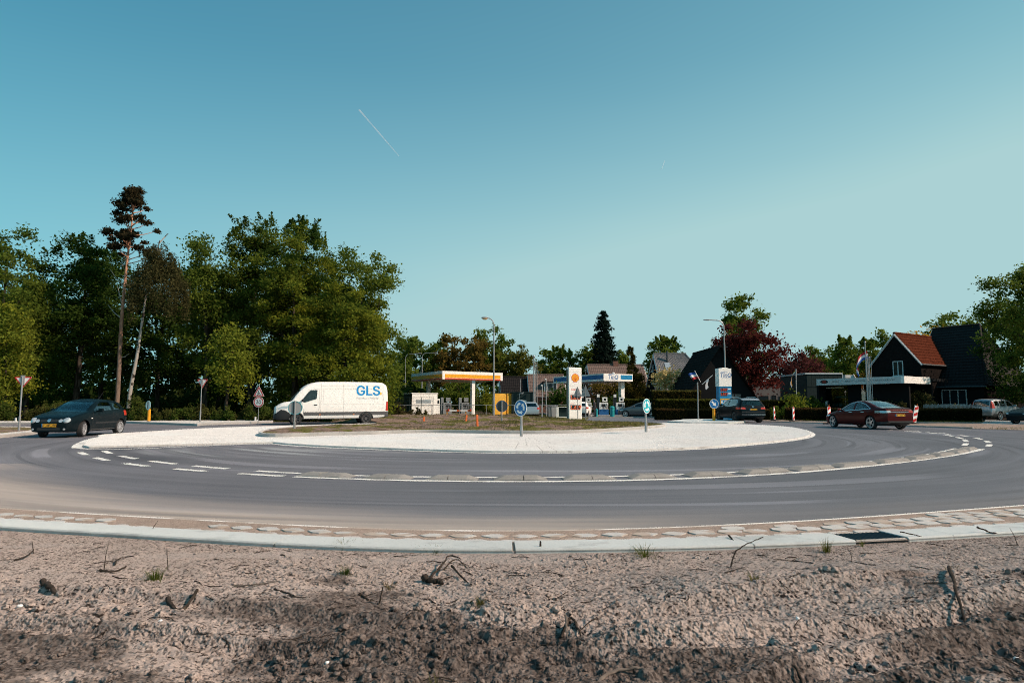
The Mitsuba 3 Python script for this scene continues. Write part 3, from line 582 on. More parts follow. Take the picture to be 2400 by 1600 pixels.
# small black hatchback coming round on the left
c = Car(3.90, 0.825, [(0, 0.56), (0.03, 0.66), (0.15, 0.755), (0.45, 0.86), (0.95, 0.965), (1.12, 1.01), (1.55, 1.27), (1.88, 1.41), (2.35, 1.47), (2.95, 1.445), (3.38, 1.37), (3.60, 1.20), (3.78, 1.0), (3.86, 0.86), (3.90, 0.62)],
        [(0, 0.7), (1.0, 0.92), (1.3, 0.935), (3.2, 1.0), (3.9, 1.03)], [(0, 0.24), (0.3, 0.2), (3.5, 0.2), (3.9, 0.34)], 0.80, 2.46, 0.305, 0.42,
        hw=[(0, 0.60), (0.08, 0.70), (0.3, 0.785), (0.8, 0.825), (2.8, 0.825), (3.4, 0.795), (3.75, 0.735), (3.9, 0.66)])
tr = []
for sg in (-1, 1):
    tr += [('headlight', c.skin(c.front(ellipse(sg * 0.60, 0.665, 0.115, 0.105), -0.3, 0.7), 0.006, 0.03), 'lamp_clear'), ('indicator', c.skin(c.front(ellipse(sg * 0.415, 0.645, 0.075, 0.062), -0.3, 0.5), 0.006, 0.03), 'lamp_clear'),
           ('fog_light', c.skin(c.front(ellipse(sg * 0.56, 0.33, 0.04, 0.04), -0.3, 0.5), 0.004, 0.03), 'lamp_clear'),
           ('tail_light', c.skin(c.front([(sg * 0.55, 0.80), (sg * 0.85, 0.80), (sg * 0.85, 1.02), (sg * 0.6, 1.0)], 3.5, 4.2), 0.004, 0.03), 'lamp_red'),
           ('side_repeater', c.skin(c.side([(1.18, 0.70), (1.27, 0.70), (1.27, 0.74), (1.18, 0.74)], min(sg * 0.6, sg * 2), max(sg * 0.6, sg * 2), 0.01), 0.006, 0.02), 'white_plastic')]
tr += [('grille', c.skin(c.front([(-0.30, 0.60), (0.30, 0.60), (0.33, 0.70), (-0.33, 0.70)], -0.3, 0.4), 0.003, 0.03), 'black_plastic'), ('badge', c.skin(c.front(ellipse(0, 0.665, 0.062, 0.062), -0.3, 0.5), 0.012, 0.03), 'chrome'),
       ('lower_grille', c.skin(c.front([(-0.42, 0.29), (0.42, 0.29), (0.40, 0.39), (-0.40, 0.39)], -0.3, 0.4), 0.002, 0.03), 'black_plastic'),
       ('door_seam', seam(c, [(1.33, 0.98), (1.28, 0.6), (1.36, 0.28), (2.55, 0.28), (2.66, 0.5), (2.68, 0.97)]), 'seam'), ('side_moulding', c.skin(c.side([(1.45, 0.50), (2.95, 0.50), (2.95, 0.56), (1.45, 0.56)], r=0.01), 0.008, 0.02), 'black_plastic'),
       ('sill_trim', c.skin(c.side([(1.2, 0.25), (2.85, 0.25), (2.85, 0.275), (1.2, 0.275)], r=0), 0.004, 0.02), 'grey_plastic')]
DW = [(2.62, 1.035), (2.62, 1.36), (2.05, 1.365), (1.45, 1.06), (1.42, 1.0)]
g, W_ = build_car('hatchback_car', 'small black three-door hatchback coming round the left side with its driver at the open window', 'car', c, (-17.62, 24.70, 0, -86), 'paint_black',
    [DW, [(2.74, 1.05), (2.74, 1.35), (3.12, 1.31), (3.34, 1.08)]], ([(-0.62, 1.0), (0.62, 1.0), (0.545, 1.385), (-0.545, 1.385)], 0.8, 1.92), ([(-0.58, 1.04), (0.58, 1.04), (0.5, 1.34), (-0.5, 1.34)], 3.30, 3.95), mirror=(1.62, 1.03, 'paint_black'), trims=tr, lowered=(DW, 1.20), spokes=(9, 'single'), steer=14, rim_r=0.225)
plate(c, 0.02, 0.475, -0.012, W_, g, txt='47-NP-HG')
ant = tube([(c.x(2.9), 0, 1.45), (c.x(3.25), 0, 1.78)], [0.006, 0.003], 5); part(g, 'aerial', ant, 'black_plastic', tw=W_)
part(g, 'interior_mirror', rbox(0.03, 0.22, 0.07, 0.012, (c.x(1.85), 0, 1.30)), 'chrome', smooth=40, tw=W_)

# red electric saloon on the right, seen from behind its left side
c = Car(4.69, 0.925, [(0, 0.46), (0.03, 0.56), (0.15, 0.66), (0.5, 0.77), (1.0, 0.88), (1.28, 0.955), (1.75, 1.23), (2.15, 1.39), (2.6, 1.445), (3.05, 1.425), (3.55, 1.29), (4.0, 1.14), (4.35, 1.075), (4.55, 1.055), (4.64, 0.99), (4.69, 0.72)],
        [(0, 0.6), (1.2, 0.87), (1.5, 0.89), (3.6, 0.975), (4.69, 0.99)], [(0, 0.26), (0.3, 0.19), (4.2, 0.19), (4.69, 0.36)], 0.84, 2.875, 0.335, 0.46,
        hw=[(0, 0.64), (0.08, 0.74), (0.35, 0.86), (0.9, 0.915), (3.6, 0.925), (4.2, 0.88), (4.55, 0.80), (4.69, 0.70)], crown=0.02)
tr = []
for sg in (-1, 1):
    tr += [('headlight', c.skin(c.front([(sg * 0.52, 0.56), (sg * 0.9, 0.60), (sg * 0.92, 0.70), (sg * 0.6, 0.64)], -0.3, 1.0), 0.004, 0.03), 'lamp_clear'),
           ('tail_light', c.skin(c.front([(sg * 0.46, 0.86), (sg * 1.0, 0.83), (sg * 1.0, 0.95), (sg * 0.52, 0.945)], 4.05, 5.0), 0.004, 0.03), 'lamp_red' if sg < 0 else 'lamp_clear'),
           ('exhaust_trim', c.skin(c.front([(sg * 0.5, 0.30), (sg * 0.85, 0.33), (sg * 0.85, 0.37), (sg * 0.5, 0.34)], 4.3, 5.0), 0.004, 0.03), 'grey_plastic')]
tr += [('rear_diffuser', c.skin(c.front([(-0.95, 0.2), (0.95, 0.2), (0.95, 0.36), (0.7, 0.44), (-0.7, 0.44), (-0.95, 0.36)], 4.0, 5.0), 0.003, 0.03), 'black_plastic'), ('boot_trim', c.skin(c.front([(-0.50, 0.885), (0.50, 0.885), (0.50, 0.905), (-0.50, 0.905)], 4.3, 5.0, 0), 0.008, 0.03), 'chrome'),
       ('spoiler', c.skin(c.front([(-0.60, 1.045), (0.60, 1.045), (0.60, 1.12), (-0.60, 1.12)], 4.40, 4.60), 0.014, 0.02), 'black_plastic'),
       ('door_seam', seam(c, [(1.45, 0.9), (1.40, 0.6), (1.48, 0.30), (2.50, 0.29), (2.52, 0.95)]), 'seam'), ('door_seam', seam(c, [(2.54, 0.29), (3.30, 0.30), (3.55, 0.62), (3.62, 0.95)]), 'seam')]
fr = LineString([(c.x(s), z) for s, z in [(1.40, 0.915), (1.70, 1.10), (2.05, 1.29), (2.45, 1.375), (2.85, 1.365), (3.25, 1.27), (3.72, 1.045), (2.5, 0.955), (1.40, 0.905)]]).buffer(0.013)
m = prism(fr, 0, 6); v = m.vertices; tr.append(('window_trim', c.skin(man(trimesh.Trimesh(np.c_[v[:, 0], 3 - v[:, 2], v[:, 1]], m.faces, process=False)), 0.004, 0.02), 'chrome'))
for s in (2.30, 3.22): tr.append(('door_handle', c.skin(c.side([(s - 0.11, 0.845), (s + 0.11, 0.85), (s + 0.11, 0.875), (s - 0.11, 0.87)], r=0.005), 0.012, 0.01), 'chrome'))
g, W_ = build_car('saloon_car', 'dark red four-door saloon leaving to the right rear, beside the red and white beacons', 'car', c, ((18.39, 32.08)[0] + 0.62, 32.3, 0, 98), 'paint_red',
    [[(1.52, 0.945), (2.08, 1.265), (2.42, 1.345), (2.48, 0.975)], [(2.58, 0.98), (2.53, 1.345), (2.85, 1.335), (3.22, 1.24), (3.62, 1.04)]], ([(-0.68, 0.95), (0.68, 0.95), (0.58, 1.37), (-0.58, 1.37)], 1.0, 2.22), ([(-0.62, 1.06), (0.62, 1.06), (0.52, 1.47), (-0.52, 1.47)], 2.75, 4.25),
    mirror=(1.55, 0.98, 'paint_red'), trims=tr, alloy='alloy', spokes=(5, 'double'), glass='dark_glass', rim_r=0.265, steer=-6, cab=(1.0, 4.1))
plate(c, 0.0, 0.72, 4.685, W_, g, rear=True, txt='SX-214-K')

# black off-road estate driving away towards the forecourts
c = Car(4.88, 0.97, [(0, 0.62), (0.04, 0.80), (0.2, 0.95), (0.6, 1.06), (1.15, 1.15), (1.35, 1.19), (1.8, 1.48), (2.15, 1.65), (2.6, 1.72), (3.6, 1.70), (4.25, 1.63), (4.45, 1.56), (4.62, 1.32), (4.78, 1.08), (4.86, 0.9), (4.88, 0.72)],
        [(0, 0.8), (1.2, 1.09), (3.6, 1.14), (4.88, 1.17)], [(0, 0.34), (0.3, 0.25), (4.4, 0.25), (4.88, 0.42)], 0.86, 2.97, 0.385, 0.44,
        hw=[(0, 0.70), (0.1, 0.80), (0.4, 0.92), (0.9, 0.965), (3.9, 0.97), (4.5, 0.93), (4.88, 0.82)])
tr = []
for sg in (-1, 1):
    tr += [('tail_light', c.skin(c.front([(sg * 0.50, 0.93), (sg * 1.1, 0.91), (sg * 1.1, 1.07), (sg * 0.56, 1.05)], 4.2, 5.2), 0.005, 0.03), 'lamp_red'),
           ('roof_rail', tube([(c.x(2.3), sg * 0.60, 1.73), (c.x(2.6), sg * 0.60, 1.77), (c.x(3.9), sg * 0.60, 1.74), (c.x(4.2), sg * 0.59, 1.68)], 0.017, 6), 'chrome')]
tr += [('bumper_trim', c.skin(c.front([(-0.82, 0.54), (0.82, 0.54), (0.82, 0.585), (-0.82, 0.585)], 4.3, 5.0, 0), 0.008, 0.03), 'chrome'), ('bumper_trim', c.skin(c.front([(-0.8, 0.71), (0.8, 0.71), (0.8, 0.735), (-0.8, 0.735)], 4.3, 5.0, 0), 0.006, 0.03), 'grey_plastic'), ('rear_badge', c.skin(c.front(ellipse(0, 1.10, 0.05, 0.05), 4.2, 5.2), 0.01, 0.03), 'chrome'),
       ('rear_spoiler', c.skin(c.front([(-0.62, 1.55), (0.62, 1.55), (0.62, 1.70), (-0.62, 1.70)], 4.22, 4.50), 0.02, 0.02), 'paint_silver'), ('door_seam', seam(c, [(1.5, 1.1), (1.45, 0.4), (2.62, 0.36), (2.64, 1.12)]), 'seam'), ('door_seam', seam(c, [(2.66, 0.36), (3.4, 0.40), (3.72, 0.8), (3.74, 1.14)]), 'seam')]
fr = LineString([(c.x(s), z) for s, z in [(1.55, 1.145), (1.95, 1.44), (2.3, 1.59), (3.5, 1.60), (4.0, 1.54), (4.2, 1.38), (4.12, 1.22), (3.2, 1.165), (1.55, 1.135)]]).buffer(0.013)
m = prism(fr, 0, 6); v = m.vertices; tr.append(('window_trim', c.skin(man(trimesh.Trimesh(np.c_[v[:, 0], 3 - v[:, 2], v[:, 1]], m.faces, process=False)), 0.004, 0.02), 'chrome'))
g, W_ = build_car('off_road_car', 'black tall estate car seen from behind as it drives off towards the filling stations', 'car', c, (16.45, 43.6, 0, 92), 'paint_black',
    [[(1.68, 1.18), (2.05, 1.44), (2.34, 1.56), (2.60, 1.57), (2.62, 1.17)], [(2.72, 1.17), (2.70, 1.57), (3.5, 1.57), (3.96, 1.51), (4.12, 1.37), (4.05, 1.22)]], ([(-0.72, 1.16), (0.72, 1.16), (0.62, 1.62), (-0.62, 1.62)], 1.0, 2.2), ([(-0.70, 1.17), (0.70, 1.17), (0.58, 1.54), (-0.58, 1.54)], 4.2, 5.0),
    mirror=(1.72, 1.22, 'paint_black'), trims=tr, alloy='dark_alloy', spokes=(5, 'double'), glass='dark_glass', rim_r=0.285, wheel_w=0.28)
plate(c, 0.0, 0.92, 4.862, W_, g, rear=True, txt='7-KHX-42')
part(g, 'rear_wiper', tube([(c.x(4.75), 0.0, 1.19), (c.x(4.72), 0.28, 1.21), (c.x(4.70), 0.46, 1.24)], 0.010, 5), 'black_plastic', tw=W_)

# white delivery van
c = Car(6.97, 1.0, [(0, 0.86), (0.02, 1.0), (0.1, 1.10), (0.49, 1.32), (0.94, 1.46), (1.2, 1.80), (1.54, 2.19), (1.89, 2.45), (2.3, 2.60), (2.7, 2.66), (4.5, 2.69), (6.45, 2.68), (6.72, 2.63), (6.86, 2.50), (6.93, 2.2), (6.96, 1.6), (6.97, 0.9)],
        [(0, 0.95), (0.9, 1.28), (1.4, 1.36), (6.97, 1.40)], [(0, 0.36), (0.3, 0.27), (1.8, 0.33), (6.2, 0.36), (6.97, 0.46)], 1.26, 4.29, 0.345, 0.115,
        hw=[(0, 0.66), (0.08, 0.78), (0.35, 0.90), (0.8, 0.97), (1.5, 1.0), (6.7, 1.0), (6.9, 0.985), (6.97, 0.95)], shoulder=0.985, crown=0.05)
tr = [('front_bumper', c.skin(c.side([(-0.3, 0.2), (0.90, 0.2), (0.90, 0.72), (0.62, 0.90), (0.38, 0.95), (0.10, 0.72), (-0.3, 0.72)], r=0), 0.006, 0.03), 'black_plastic'),
      ('grille', c.skin(c.front([(-0.62, 0.70), (0.62, 0.70), (0.55, 1.02), (-0.55, 1.02)], -0.5, 0.3), 0.004, 0.03), 'black_plastic'), ('grille_bar', c.skin(c.front([(-0.70, 0.66), (0.70, 0.66), (0.70, 0.71), (-0.70, 0.71)], -0.5, 0.35), 0.012, 0.03), 'chrome'),
      ('side_moulding', c.skin(c.side([(1.72, 0.57), (6.86, 0.585), (6.86, 0.80), (1.68, 0.78)], r=0.01), 0.012, 0.02), 'grey_plastic'), ('sill_trim', c.skin(c.side([(1.75, 0.30), (5.1, 0.30), (5.1, 0.345), (1.75, 0.345)], r=0), 0.006, 0.02), 'black_plastic'),
      ('rear_bumper', c.skin(c.side([(6.72, 0.4), (7.2, 0.4), (7.2, 0.82), (6.85, 0.82)], r=0), 0.02, 0.03), 'grey_plastic'),
      ('door_seam', seam(c, [(1.50, 1.40), (1.62, 1.30), (1.72, 0.36), (2.56, 0.36), (2.62, 1.2), (2.62, 2.24), (2.0, 2.16)]), 'seam'), ('body_seam', seam(c, [(2.72, 0.40), (2.72, 2.62)]), 'seam'), ('body_seam', seam(c, [(4.12, 0.40), (4.12, 2.62)]), 'seam'), ('body_seam', seam(c, [(2.75, 2.44), (6.6, 2.44)], 0.008), 'seam'),
      ('panel_seam', seam(c, [(2.85, 1.30), (2.85, 2.26), (4.02, 2.26)], 0.008), 'seam'), ('panel_seam', seam(c, [(4.2, 2.26), (6.42, 2.26), (6.58, 2.15), (6.66, 1.45)], 0.010), 'seam'), ('panel_seam', seam(c, [(2.85, 1.28), (6.7, 1.30)], 0.007), 'seam'),
      ('door_handle', c.skin(c.side([(2.30, 1.20), (2.50, 1.20), (2.50, 1.25), (2.30, 1.25)], r=0.01), 0.02, 0.02), 'black_plastic'), ('door_handle', c.skin(c.side([(2.80, 1.20), (2.95, 1.20), (2.95, 1.25), (2.80, 1.25)], -3, 0), 0.02, 0.02), 'black_plastic')]
for sg in (-1, 1):
    tr += [('headlight', c.skin(c.side([(0.22, 0.96), (0.72, 1.02), (0.84, 1.17), (0.50, 1.15), (0.24, 1.06)], min(0, sg * 3), max(0, sg * 3), 0.015), 0.006, 0.03), 'lamp_clear'), ('tail_light', c.skin(c.side([(6.80, 0.86), (7.1, 0.86), (7.1, 1.45), (6.84, 1.45)], min(0.75 * sg, sg * 3), max(0.75 * sg, sg * 3), 0.01), 0.006, 0.03), 'lamp_red'),
           ('arch_moulding', (c.solid(-0.02) - c.solid(0.02) ^ manifold3d.Manifold.batch_boolean([manifold3d.Manifold.cylinder(1.3, c.r + 0.12, c.r + 0.12, 36).rotate((90, 0, 0)).translate((c.x(s), 1.35 if sg > 0 else -0.05, c.r)) for s in (c.fo, c.fo + c.wb)], manifold3d.OpType.Add)) - c.wells(), 'black_plastic')]
    for s in (2.68, 4.75): tr.append(('marker_lamp', c.skin(c.side([(s - 0.05, 0.60), (s + 0.05, 0.60), (s + 0.05, 0.645), (s - 0.05, 0.645)], min(0, sg * 3), max(0, sg * 3), 0.005), 0.018, 0.02), 'lamp_orange'))
DWv = [(1.52, 1.45), (1.98, 2.07), (2.12, 2.15), (2.50, 2.17), (2.46, 1.60), (1.74, 1.37)]
vx, vy = -11.83, 39.0
g, W_ = build_car('delivery_van', 'long white high-roofed delivery van with blue lettering driving left behind the island', 'van', c, (vx, vy, 0, 204), 'paint_white', [DWv], ([(-0.86, 1.44), (0.86, 1.44), (0.76, 2.20), (-0.76, 2.20)], 0.7, 1.66), None, cab=(0.85, 2.7),
    mirror=(1.62, 1.52, 'black_plastic'), trims=tr, alloy='grey_plastic', spokes=(6, 'single'), rim_r=0.23, wheel_w=0.22)
def decal_text(txt, h, s, z, m, out=0.004, name='lettering', bold=True, stretch=1.0):
    t = meshkit.text_mesh(txt, h, 1.0, bold=bold); v = t.vertices
    mm = trimesh.Trimesh(np.c_[c.x(s) - v[:, 0] * stretch, 0.3 + v[:, 2] * 2, z + v[:, 1]], t.faces, process=False)
    ms = [c.skin(man(b), out, 0.004) for b in mm.split(only_watertight=False)]
    ms = [tm(q) for q in ms if q.num_tri()]
    if ms: part(g, name, cat_(ms), m, tw=W_)
decal_text('GLS', 0.60, 4.86, 1.86, 'sticker_blue', stretch=0.98); decal_text('GLS', 0.60, 4.885, 1.86, 'sticker_blue', name='lettering', out=0.0045, stretch=0.98)
decal_text('Parcels to People', 0.125, 4.90, 1.60, 'sticker_grey', bold=False, stretch=1.0)
part(g, 'lettering_dot', tm(c.skin(c.side(ellipse(6.46, 1.97, 0.095, 0.095), 0.3, 3, 0), 0.004, 0.004)), 'sticker_yellow', tw=W_)
for nm in ('lettering', 'lettering_001', 'lettering_002'): pass

# ---------------------------------------------------------------- signs, posts, lamps
def steel_col(p, n, uv):
    v = 0.36 + 0.10 * (noise(p.x * 9, p.y * 9, p.z * 5) - 0.5); return mi.Color3f(v, v * 1.01, v * 1.02)
prin('galvanised', proc(steel_col), 0.45, metallic=0.55)
prin('sign_blue', (0.004, 0.13, 0.36), 0.4); prin('sign_teal', (0.01, 0.34, 0.42), 0.4); prin('sign_white', (0.78, 0.79, 0.78), 0.45); prin('sign_red', (0.52, 0.015, 0.015), 0.4); prin('sign_back', (0.30, 0.31, 0.32), 0.5, metallic=0.2); prin('sign_dark_back', (0.055, 0.065, 0.07), 0.55)
prin('post_yellow', (0.72, 0.30, 0.01), 0.5); prin('stake_orange', (0.62, 0.13, 0.03), 0.65); prin('lamp_grey', (0.40, 0.41, 0.42), 0.4, metallic=0.3); prin('wood_dark', (0.045, 0.032, 0.024), 0.8); prin('rubber_black', (0.02, 0.02, 0.02), 0.8)
def P2(poly2, depth, m=None):
    """polygon in (x right, z up) facing -y with the given depth behind y=0"""
    return wall_prism(poly2, 0.0, depth)
def disc_poly(r, cz=0, n=40): return Point(0, cz).buffer(r, quad_segs=n // 4)
def arrow_arc(r0, r1, a0, a1, head=0.5):
    """a curved arrow: ring segment from a0 to a1 degrees with a head at a1"""
    am = a1 - (18 if a1 > a0 else -18) * head * 2; t = np.radians(np.linspace(a0, am, 10)); o = [(r1 * math.cos(x), r1 * math.sin(x)) for x in t]; i = [(r0 * math.cos(x), r0 * math.sin(x)) for x in t[::-1]]
    rm, dw = (r0 + r1) / 2, (r1 - r0) * 1.1; e, h = math.radians(am), math.radians(a1 + (6 if a1 > a0 else -6))
    return Polygon(o + [((rm + dw) * math.cos(e), (rm + dw) * math.sin(e)), (rm * math.cos(h), rm * math.sin(h)), ((rm - dw) * math.cos(e), (rm - dw) * math.sin(e))] + i).buffer(0)
def sign_place(g, x, y, z, rz): return T().translate([x, y, z]).rotate([0, 0, 1], rz)
def pole_sign(name, label, x, y, z0, h, rz, build, r=0.03, post='galvanised', group=None, lean=0, wide=None):
    g = thing(name, label, 'road sign', group); W_ = sign_place(g, x, y, z0, rz)
    part(g, 'post', tube([(0, 0.055, -0.05), (0, 0.055, h * 0.28), (0, 0.055, h * 0.285), (0, 0.055, h)], [r * 1.35, r * 1.35, r, r], 10), post, smooth=40, tw=W_)
    build(g, W_); return g
def yield_back(cz, w, h):
    tri = Polygon([(-w, cz + h / 2), (w, cz + h / 2), (0, cz - h / 2)]).buffer(0.03); ins = tri.buffer(-0.045)
    def f(g, W_):
        part(g, 'plate', P2(tri, 0.012), 'sign_white', tw=W_); part(g, 'rim', xf(P2(tri.difference(ins), 0.022), 0, -0.005, 0), 'sign_red', tw=W_)
        part(g, 'bracket', cat_([box(0, 0.03, cz + 0.2, 0.3, 0.03, 0.04), box(0, 0.03, cz - 0.05, 0.2, 0.03, 0.04)]), 'galvanised', tw=W_) if False else part(g, 'back_rail', box(0, 0.03, cz + 0.08, 0.16, 0.035, 0.42), 'sign_back', tw=W_)
    return f
# the two give-way signs seen from behind on the left: rz turns their faces away from the camera
pole_sign('give_way_sign', 'triangular give way sign on a tall grey post at the left edge of the photo', *(-21.27, 26.00, 0.06), 2.42, 186, yield_back(2.17, 0.31, 0.40), 0.032)
pole_sign('give_way_sign', 'triangular give way sign on a grey post between the hatchback and the speed sign', *(-20.21, 39.00, 0.01), 2.88, 174, yield_back(2.60, 0.31, 0.50), 0.032)
def round_back(cz, r, face, back, stripe=True):
    def f(g, W_):
        part(g, 'plate', P2(disc_poly(r, cz), 0.012), back, tw=W_)
        part(g, 'face', xf(P2(disc_poly(r - 0.012, cz), 0.004), 0, -0.004, 0), face, tw=W_)
        part(g, 'rim', P2(disc_poly(r + 0.012, cz).difference(disc_poly(r - 0.008, cz)), 0.026), face, tw=W_)
        if stripe: part(g, 'back_rail', box(0.06, 0.024, cz, 0.05, 0.02, r * 1.75), 'sign_dark_back', tw=W_)
    return f
pole_sign('keep_right_sign', 'round sign seen from behind standing on the island in front of the white van', *(-9.40, 26.00, 0.15), 1.27, 180 + 12, round_back(0.96, 0.285, 'sign_teal', 'sign_back'), 0.036)
pole_sign('keep_right_sign', 'round dark-backed sign on a thin post in front of the yellow wall', *(-0.63, 37.20, 0.02), 1.47, 180, round_back(1.13, 0.345, 'sign_blue', 'sign_dark_back', False), 0.034)
def roundabout_face(cz, r, blue, rot=0):
    def f(g, W_):
        part(g, 'plate', P2(disc_poly(r, cz), 0.014), 'sign_white', tw=W_); part(g, 'face', xf(P2(disc_poly(r - 0.025, cz), 0.004), 0, -0.004, 0), blue, tw=W_)
        for a in (0, 120, 240): part(g, 'arrow', xf(P2(affinity.translate(affinity.rotate(arrow_arc(r * 0.42, r * 0.68, -150 + a + rot, -58 + a + rot), 0, origin=(0, 0)), 0, cz), 0.003), 0, -0.007, 0), 'sign_white', tw=W_)
    return f
pole_sign('roundabout_sign', 'blue round sign with three white circling arrows in the middle of the island', *(0.31, 22.00, 0.15), 1.18, -42, roundabout_face(0.98, 0.30, 'sign_blue'), 0.042)
pole_sign('roundabout_sign', 'pale teal round sign with circling arrows turned edgeways at the right end of the island', *(5.62, 25.00, 0.17), 1.22, 48, roundabout_face(1.03, 0.31, 'sign_teal', 20), 0.042)
def post_sign(label, x, y, z0, rz, cz, r, build_face, h):
    g = thing('keep_right_sign', label, 'road sign'); W_ = sign_place(g, x, y, z0, rz)
    part(g, 'post', cat_([cyl(0, 0.1, 0, h, 0.10, 16), cyl(0, 0.1, h, h + 0.03, 0.075, 16)]), 'post_yellow', smooth=40, tw=W_); part(g, 'post_foot', cyl(0, 0.1, -0.03, 0.05, 0.13, 16), 'rubber_black', smooth=40, tw=W_)
    build_face(g, W_, cz, r)
def arrow_face(g, W_, cz, r):
    part(g, 'plate', P2(disc_poly(r, cz), 0.02), 'sign_white', tw=W_); part(g, 'face', xf(P2(disc_poly(r - 0.025, cz), 0.004), 0, -0.004, 0), 'sign_blue', tw=W_)
    a = Polygon([(-0.07, 0.30), (0.07, 0.30), (0.07, 0.0), (0.2, 0.0), (0, -0.27), (-0.2, 0.0), (-0.07, 0.0)]); a = affinity.translate(affinity.scale(affinity.rotate(a, 45, origin=(0, 0)), 0.78, 0.78, origin=(0, 0)), 0, cz)
    part(g, 'arrow', xf(P2(a, 0.003), 0, -0.007, 0), 'sign_white', tw=W_)
def back_face(g, W_, cz, r):
    part(g, 'plate', P2(disc_poly(r, cz), 0.02), 'sign_white', tw=W_); part(g, 'rim', xf(P2(disc_poly(r, cz).difference(disc_poly(r - 0.03, cz)), 0.024), 0, -0.002, 0), 'sign_teal', tw=W_); part(g, 'back_rail', xf(box(0, 0, cz, 0.09, 0.02, r * 1.5), 0, -0.012, 0), 'sign_dark_back', tw=W_)
post_sign('blue round sign with a white diagonal arrow on a yellow post', *(14.33, 42.50, 0.04), 8, 1.26, 0.335, arrow_face, 0.93)
post_sign('round sign seen from behind on a yellow post in front of the woodland', *(-24.59, 40.50, 0.10), -32, 1.10, 0.31, back_face, 0.82)
# speed limit and road works signs on one thin pole
g = thing('speed_limit_sign', 'round red and white 30 sign under a triangular road works sign on a thin pole', 'road sign'); W_ = sign_place(g, *(-16.51, 39.03), 0, -6)
part(g, 'post', cyl(0, 0.04, -0.05, 2.62, 0.026, 8), 'galvanised', smooth=40, tw=W_)
part(g, 'speed_plate', P2(disc_poly(0.335, 1.42), 0.014), 'sign_red', tw=W_); part(g, 'speed_face', xf(P2(disc_poly(0.26, 1.42), 0.004), 0, -0.004, 0), 'sign_white', tw=W_)
part(g, 'speed_rim', xf(P2(disc_poly(0.35, 1.42).difference(disc_poly(0.33, 1.42)), 0.02), 0, -0.003, 0), 'sign_white', tw=W_)
def face_text(txt, h, cx, cz, y, bold=True, depth=0.003, stretch=1.0, italic=0.0):
    t = meshkit.text_mesh(txt, h, depth, bold=bold); v = t.vertices; w = v[:, 0].max() + v[:, 0].min()
    return trimesh.Trimesh(np.c_[cx + (v[:, 0] - w / 2) * stretch + italic * v[:, 1], y - v[:, 2], cz - h / 2 + v[:, 1]], t.faces[:, ::1], process=False)
part(g, 'speed_digits', face_text('30', 0.24, 0, 1.42, -0.004, stretch=0.85), 'ink_black', tw=W_)
tri = Polygon([(-0.34, 1.80), (0.34, 1.80), (0, 2.40)]).buffer(0.03)
part(g, 'works_plate', P2(tri, 0.014), 'sign_white', tw=W_); part(g, 'works_rim', xf(P2(tri.buffer(-0.015).difference(tri.buffer(-0.085)), 0.004), 0, -0.004, 0), 'sign_red', tw=W_)
dig = shapely.ops.unary_union([Point(-0.02, 2.12).buffer(0.03), LineString([(-0.03, 2.07), (-0.07, 1.99), (-0.03, 1.94), (-0.09, 1.87)]).buffer(0.022), LineString([(-0.03, 2.05), (0.04, 1.98), (-0.07, 1.96)]).buffer(0.015), LineString([(0.07, 2.02), (0.0, 1.88)]).buffer(0.01), Polygon([(0.03, 1.87), (0.15, 1.87), (0.10, 1.94)])])
part(g, 'works_symbol', xf(P2(dig, 0.004), 0, -0.005, 0), 'ink_black', tw=W_)
# warning signs seen from behind
def tri_back(cz, w, h, box_=False):
    def f(g, W_):
        t = Polygon([(-w, cz - h / 2), (w, cz - h / 2), (0, cz + h / 2)]).buffer(0.025)
        part(g, 'plate', P2(t, 0.012), 'sign_back', tw=W_); part(g, 'face', xf(P2(t.buffer(-0.01), 0.004), 0, -0.004, 0), 'sign_red', tw=W_)
        part(g, 'back_rail', cat_([box(0, 0.02, cz - h * 0.25, w * 1.1, 0.02, 0.03)]), 'galvanised', tw=W_)
        if box_: part(g, 'lower_plate', P2(Polygon([(-0.22, cz - h / 2 - 0.16), (0.22, cz - h / 2 - 0.16), (0.3, cz - h / 2 - 0.03), (-0.3, cz - h / 2 - 0.03)]), 0.012), 'sign_dark_back', tw=W_)
    return f
pole_sign('warning_sign', 'grey back of a triangular sign in front of the tall white price pylon', *(5.30, 48.50, 0.02), 2.66, 183, tri_back(2.28, 0.31, 0.72, True), 0.025)
pole_sign('warning_sign', 'grey back of a triangular sign on a slanting pole right of the white price pylon', *(5.75, 46.80, 0.01), 2.78, 168, tri_back(2.30, 0.34, 0.80), 0.025)
single('sign_post', cyl(*(14.28, 46.02), 0, 2.95, 0.055, 10, 0.045), 'galvanised', 'bare grey post on the right-hand splitter island in front of the hedge', 'post', smooth=40)
# beacons
def beacon(x, y, rz, label, tilt=0, h=1.02):
    g = thing('beacon', label, 'beacon', 'red and white beacons along the road works'); W_ = T().translate([x, y, 0]).rotate([0, 0, 1], rz).rotate([0, 1, 0], tilt)
    sh = Polygon([(-0.125, 0.1), (0.125, 0.1), (0.125, h), (-0.125, h)]).buffer(0.02)
    part(g, 'panel', P2(sh, 0.045), 'sign_white', tw=W_)
    for i in range(5):
        z = 0.12 + i * 0.40; b = Polygon([(-0.3, z - 0.16), (0.3, z + 0.2), (0.3, z + 0.4), (-0.3, z + 0.04)]).intersection(sh.buffer(-0.012))
        if not b.is_empty and b.area > 0.004: part(g, 'red_stripe', xf(P2(b, 0.051), 0, -0.003, 0), 'sign_red', tw=W_)
    part(g, 'foot', rbox(0.80, 0.40, 0.10, 0.03, (0, 0.02, 0.04)), 'rubber_black', smooth=40, tw=W_)
    part(g, 'lamp_stub', cyl(0, 0.02, h, h + 0.14, 0.02, 8), 'stake_orange', tw=W_)
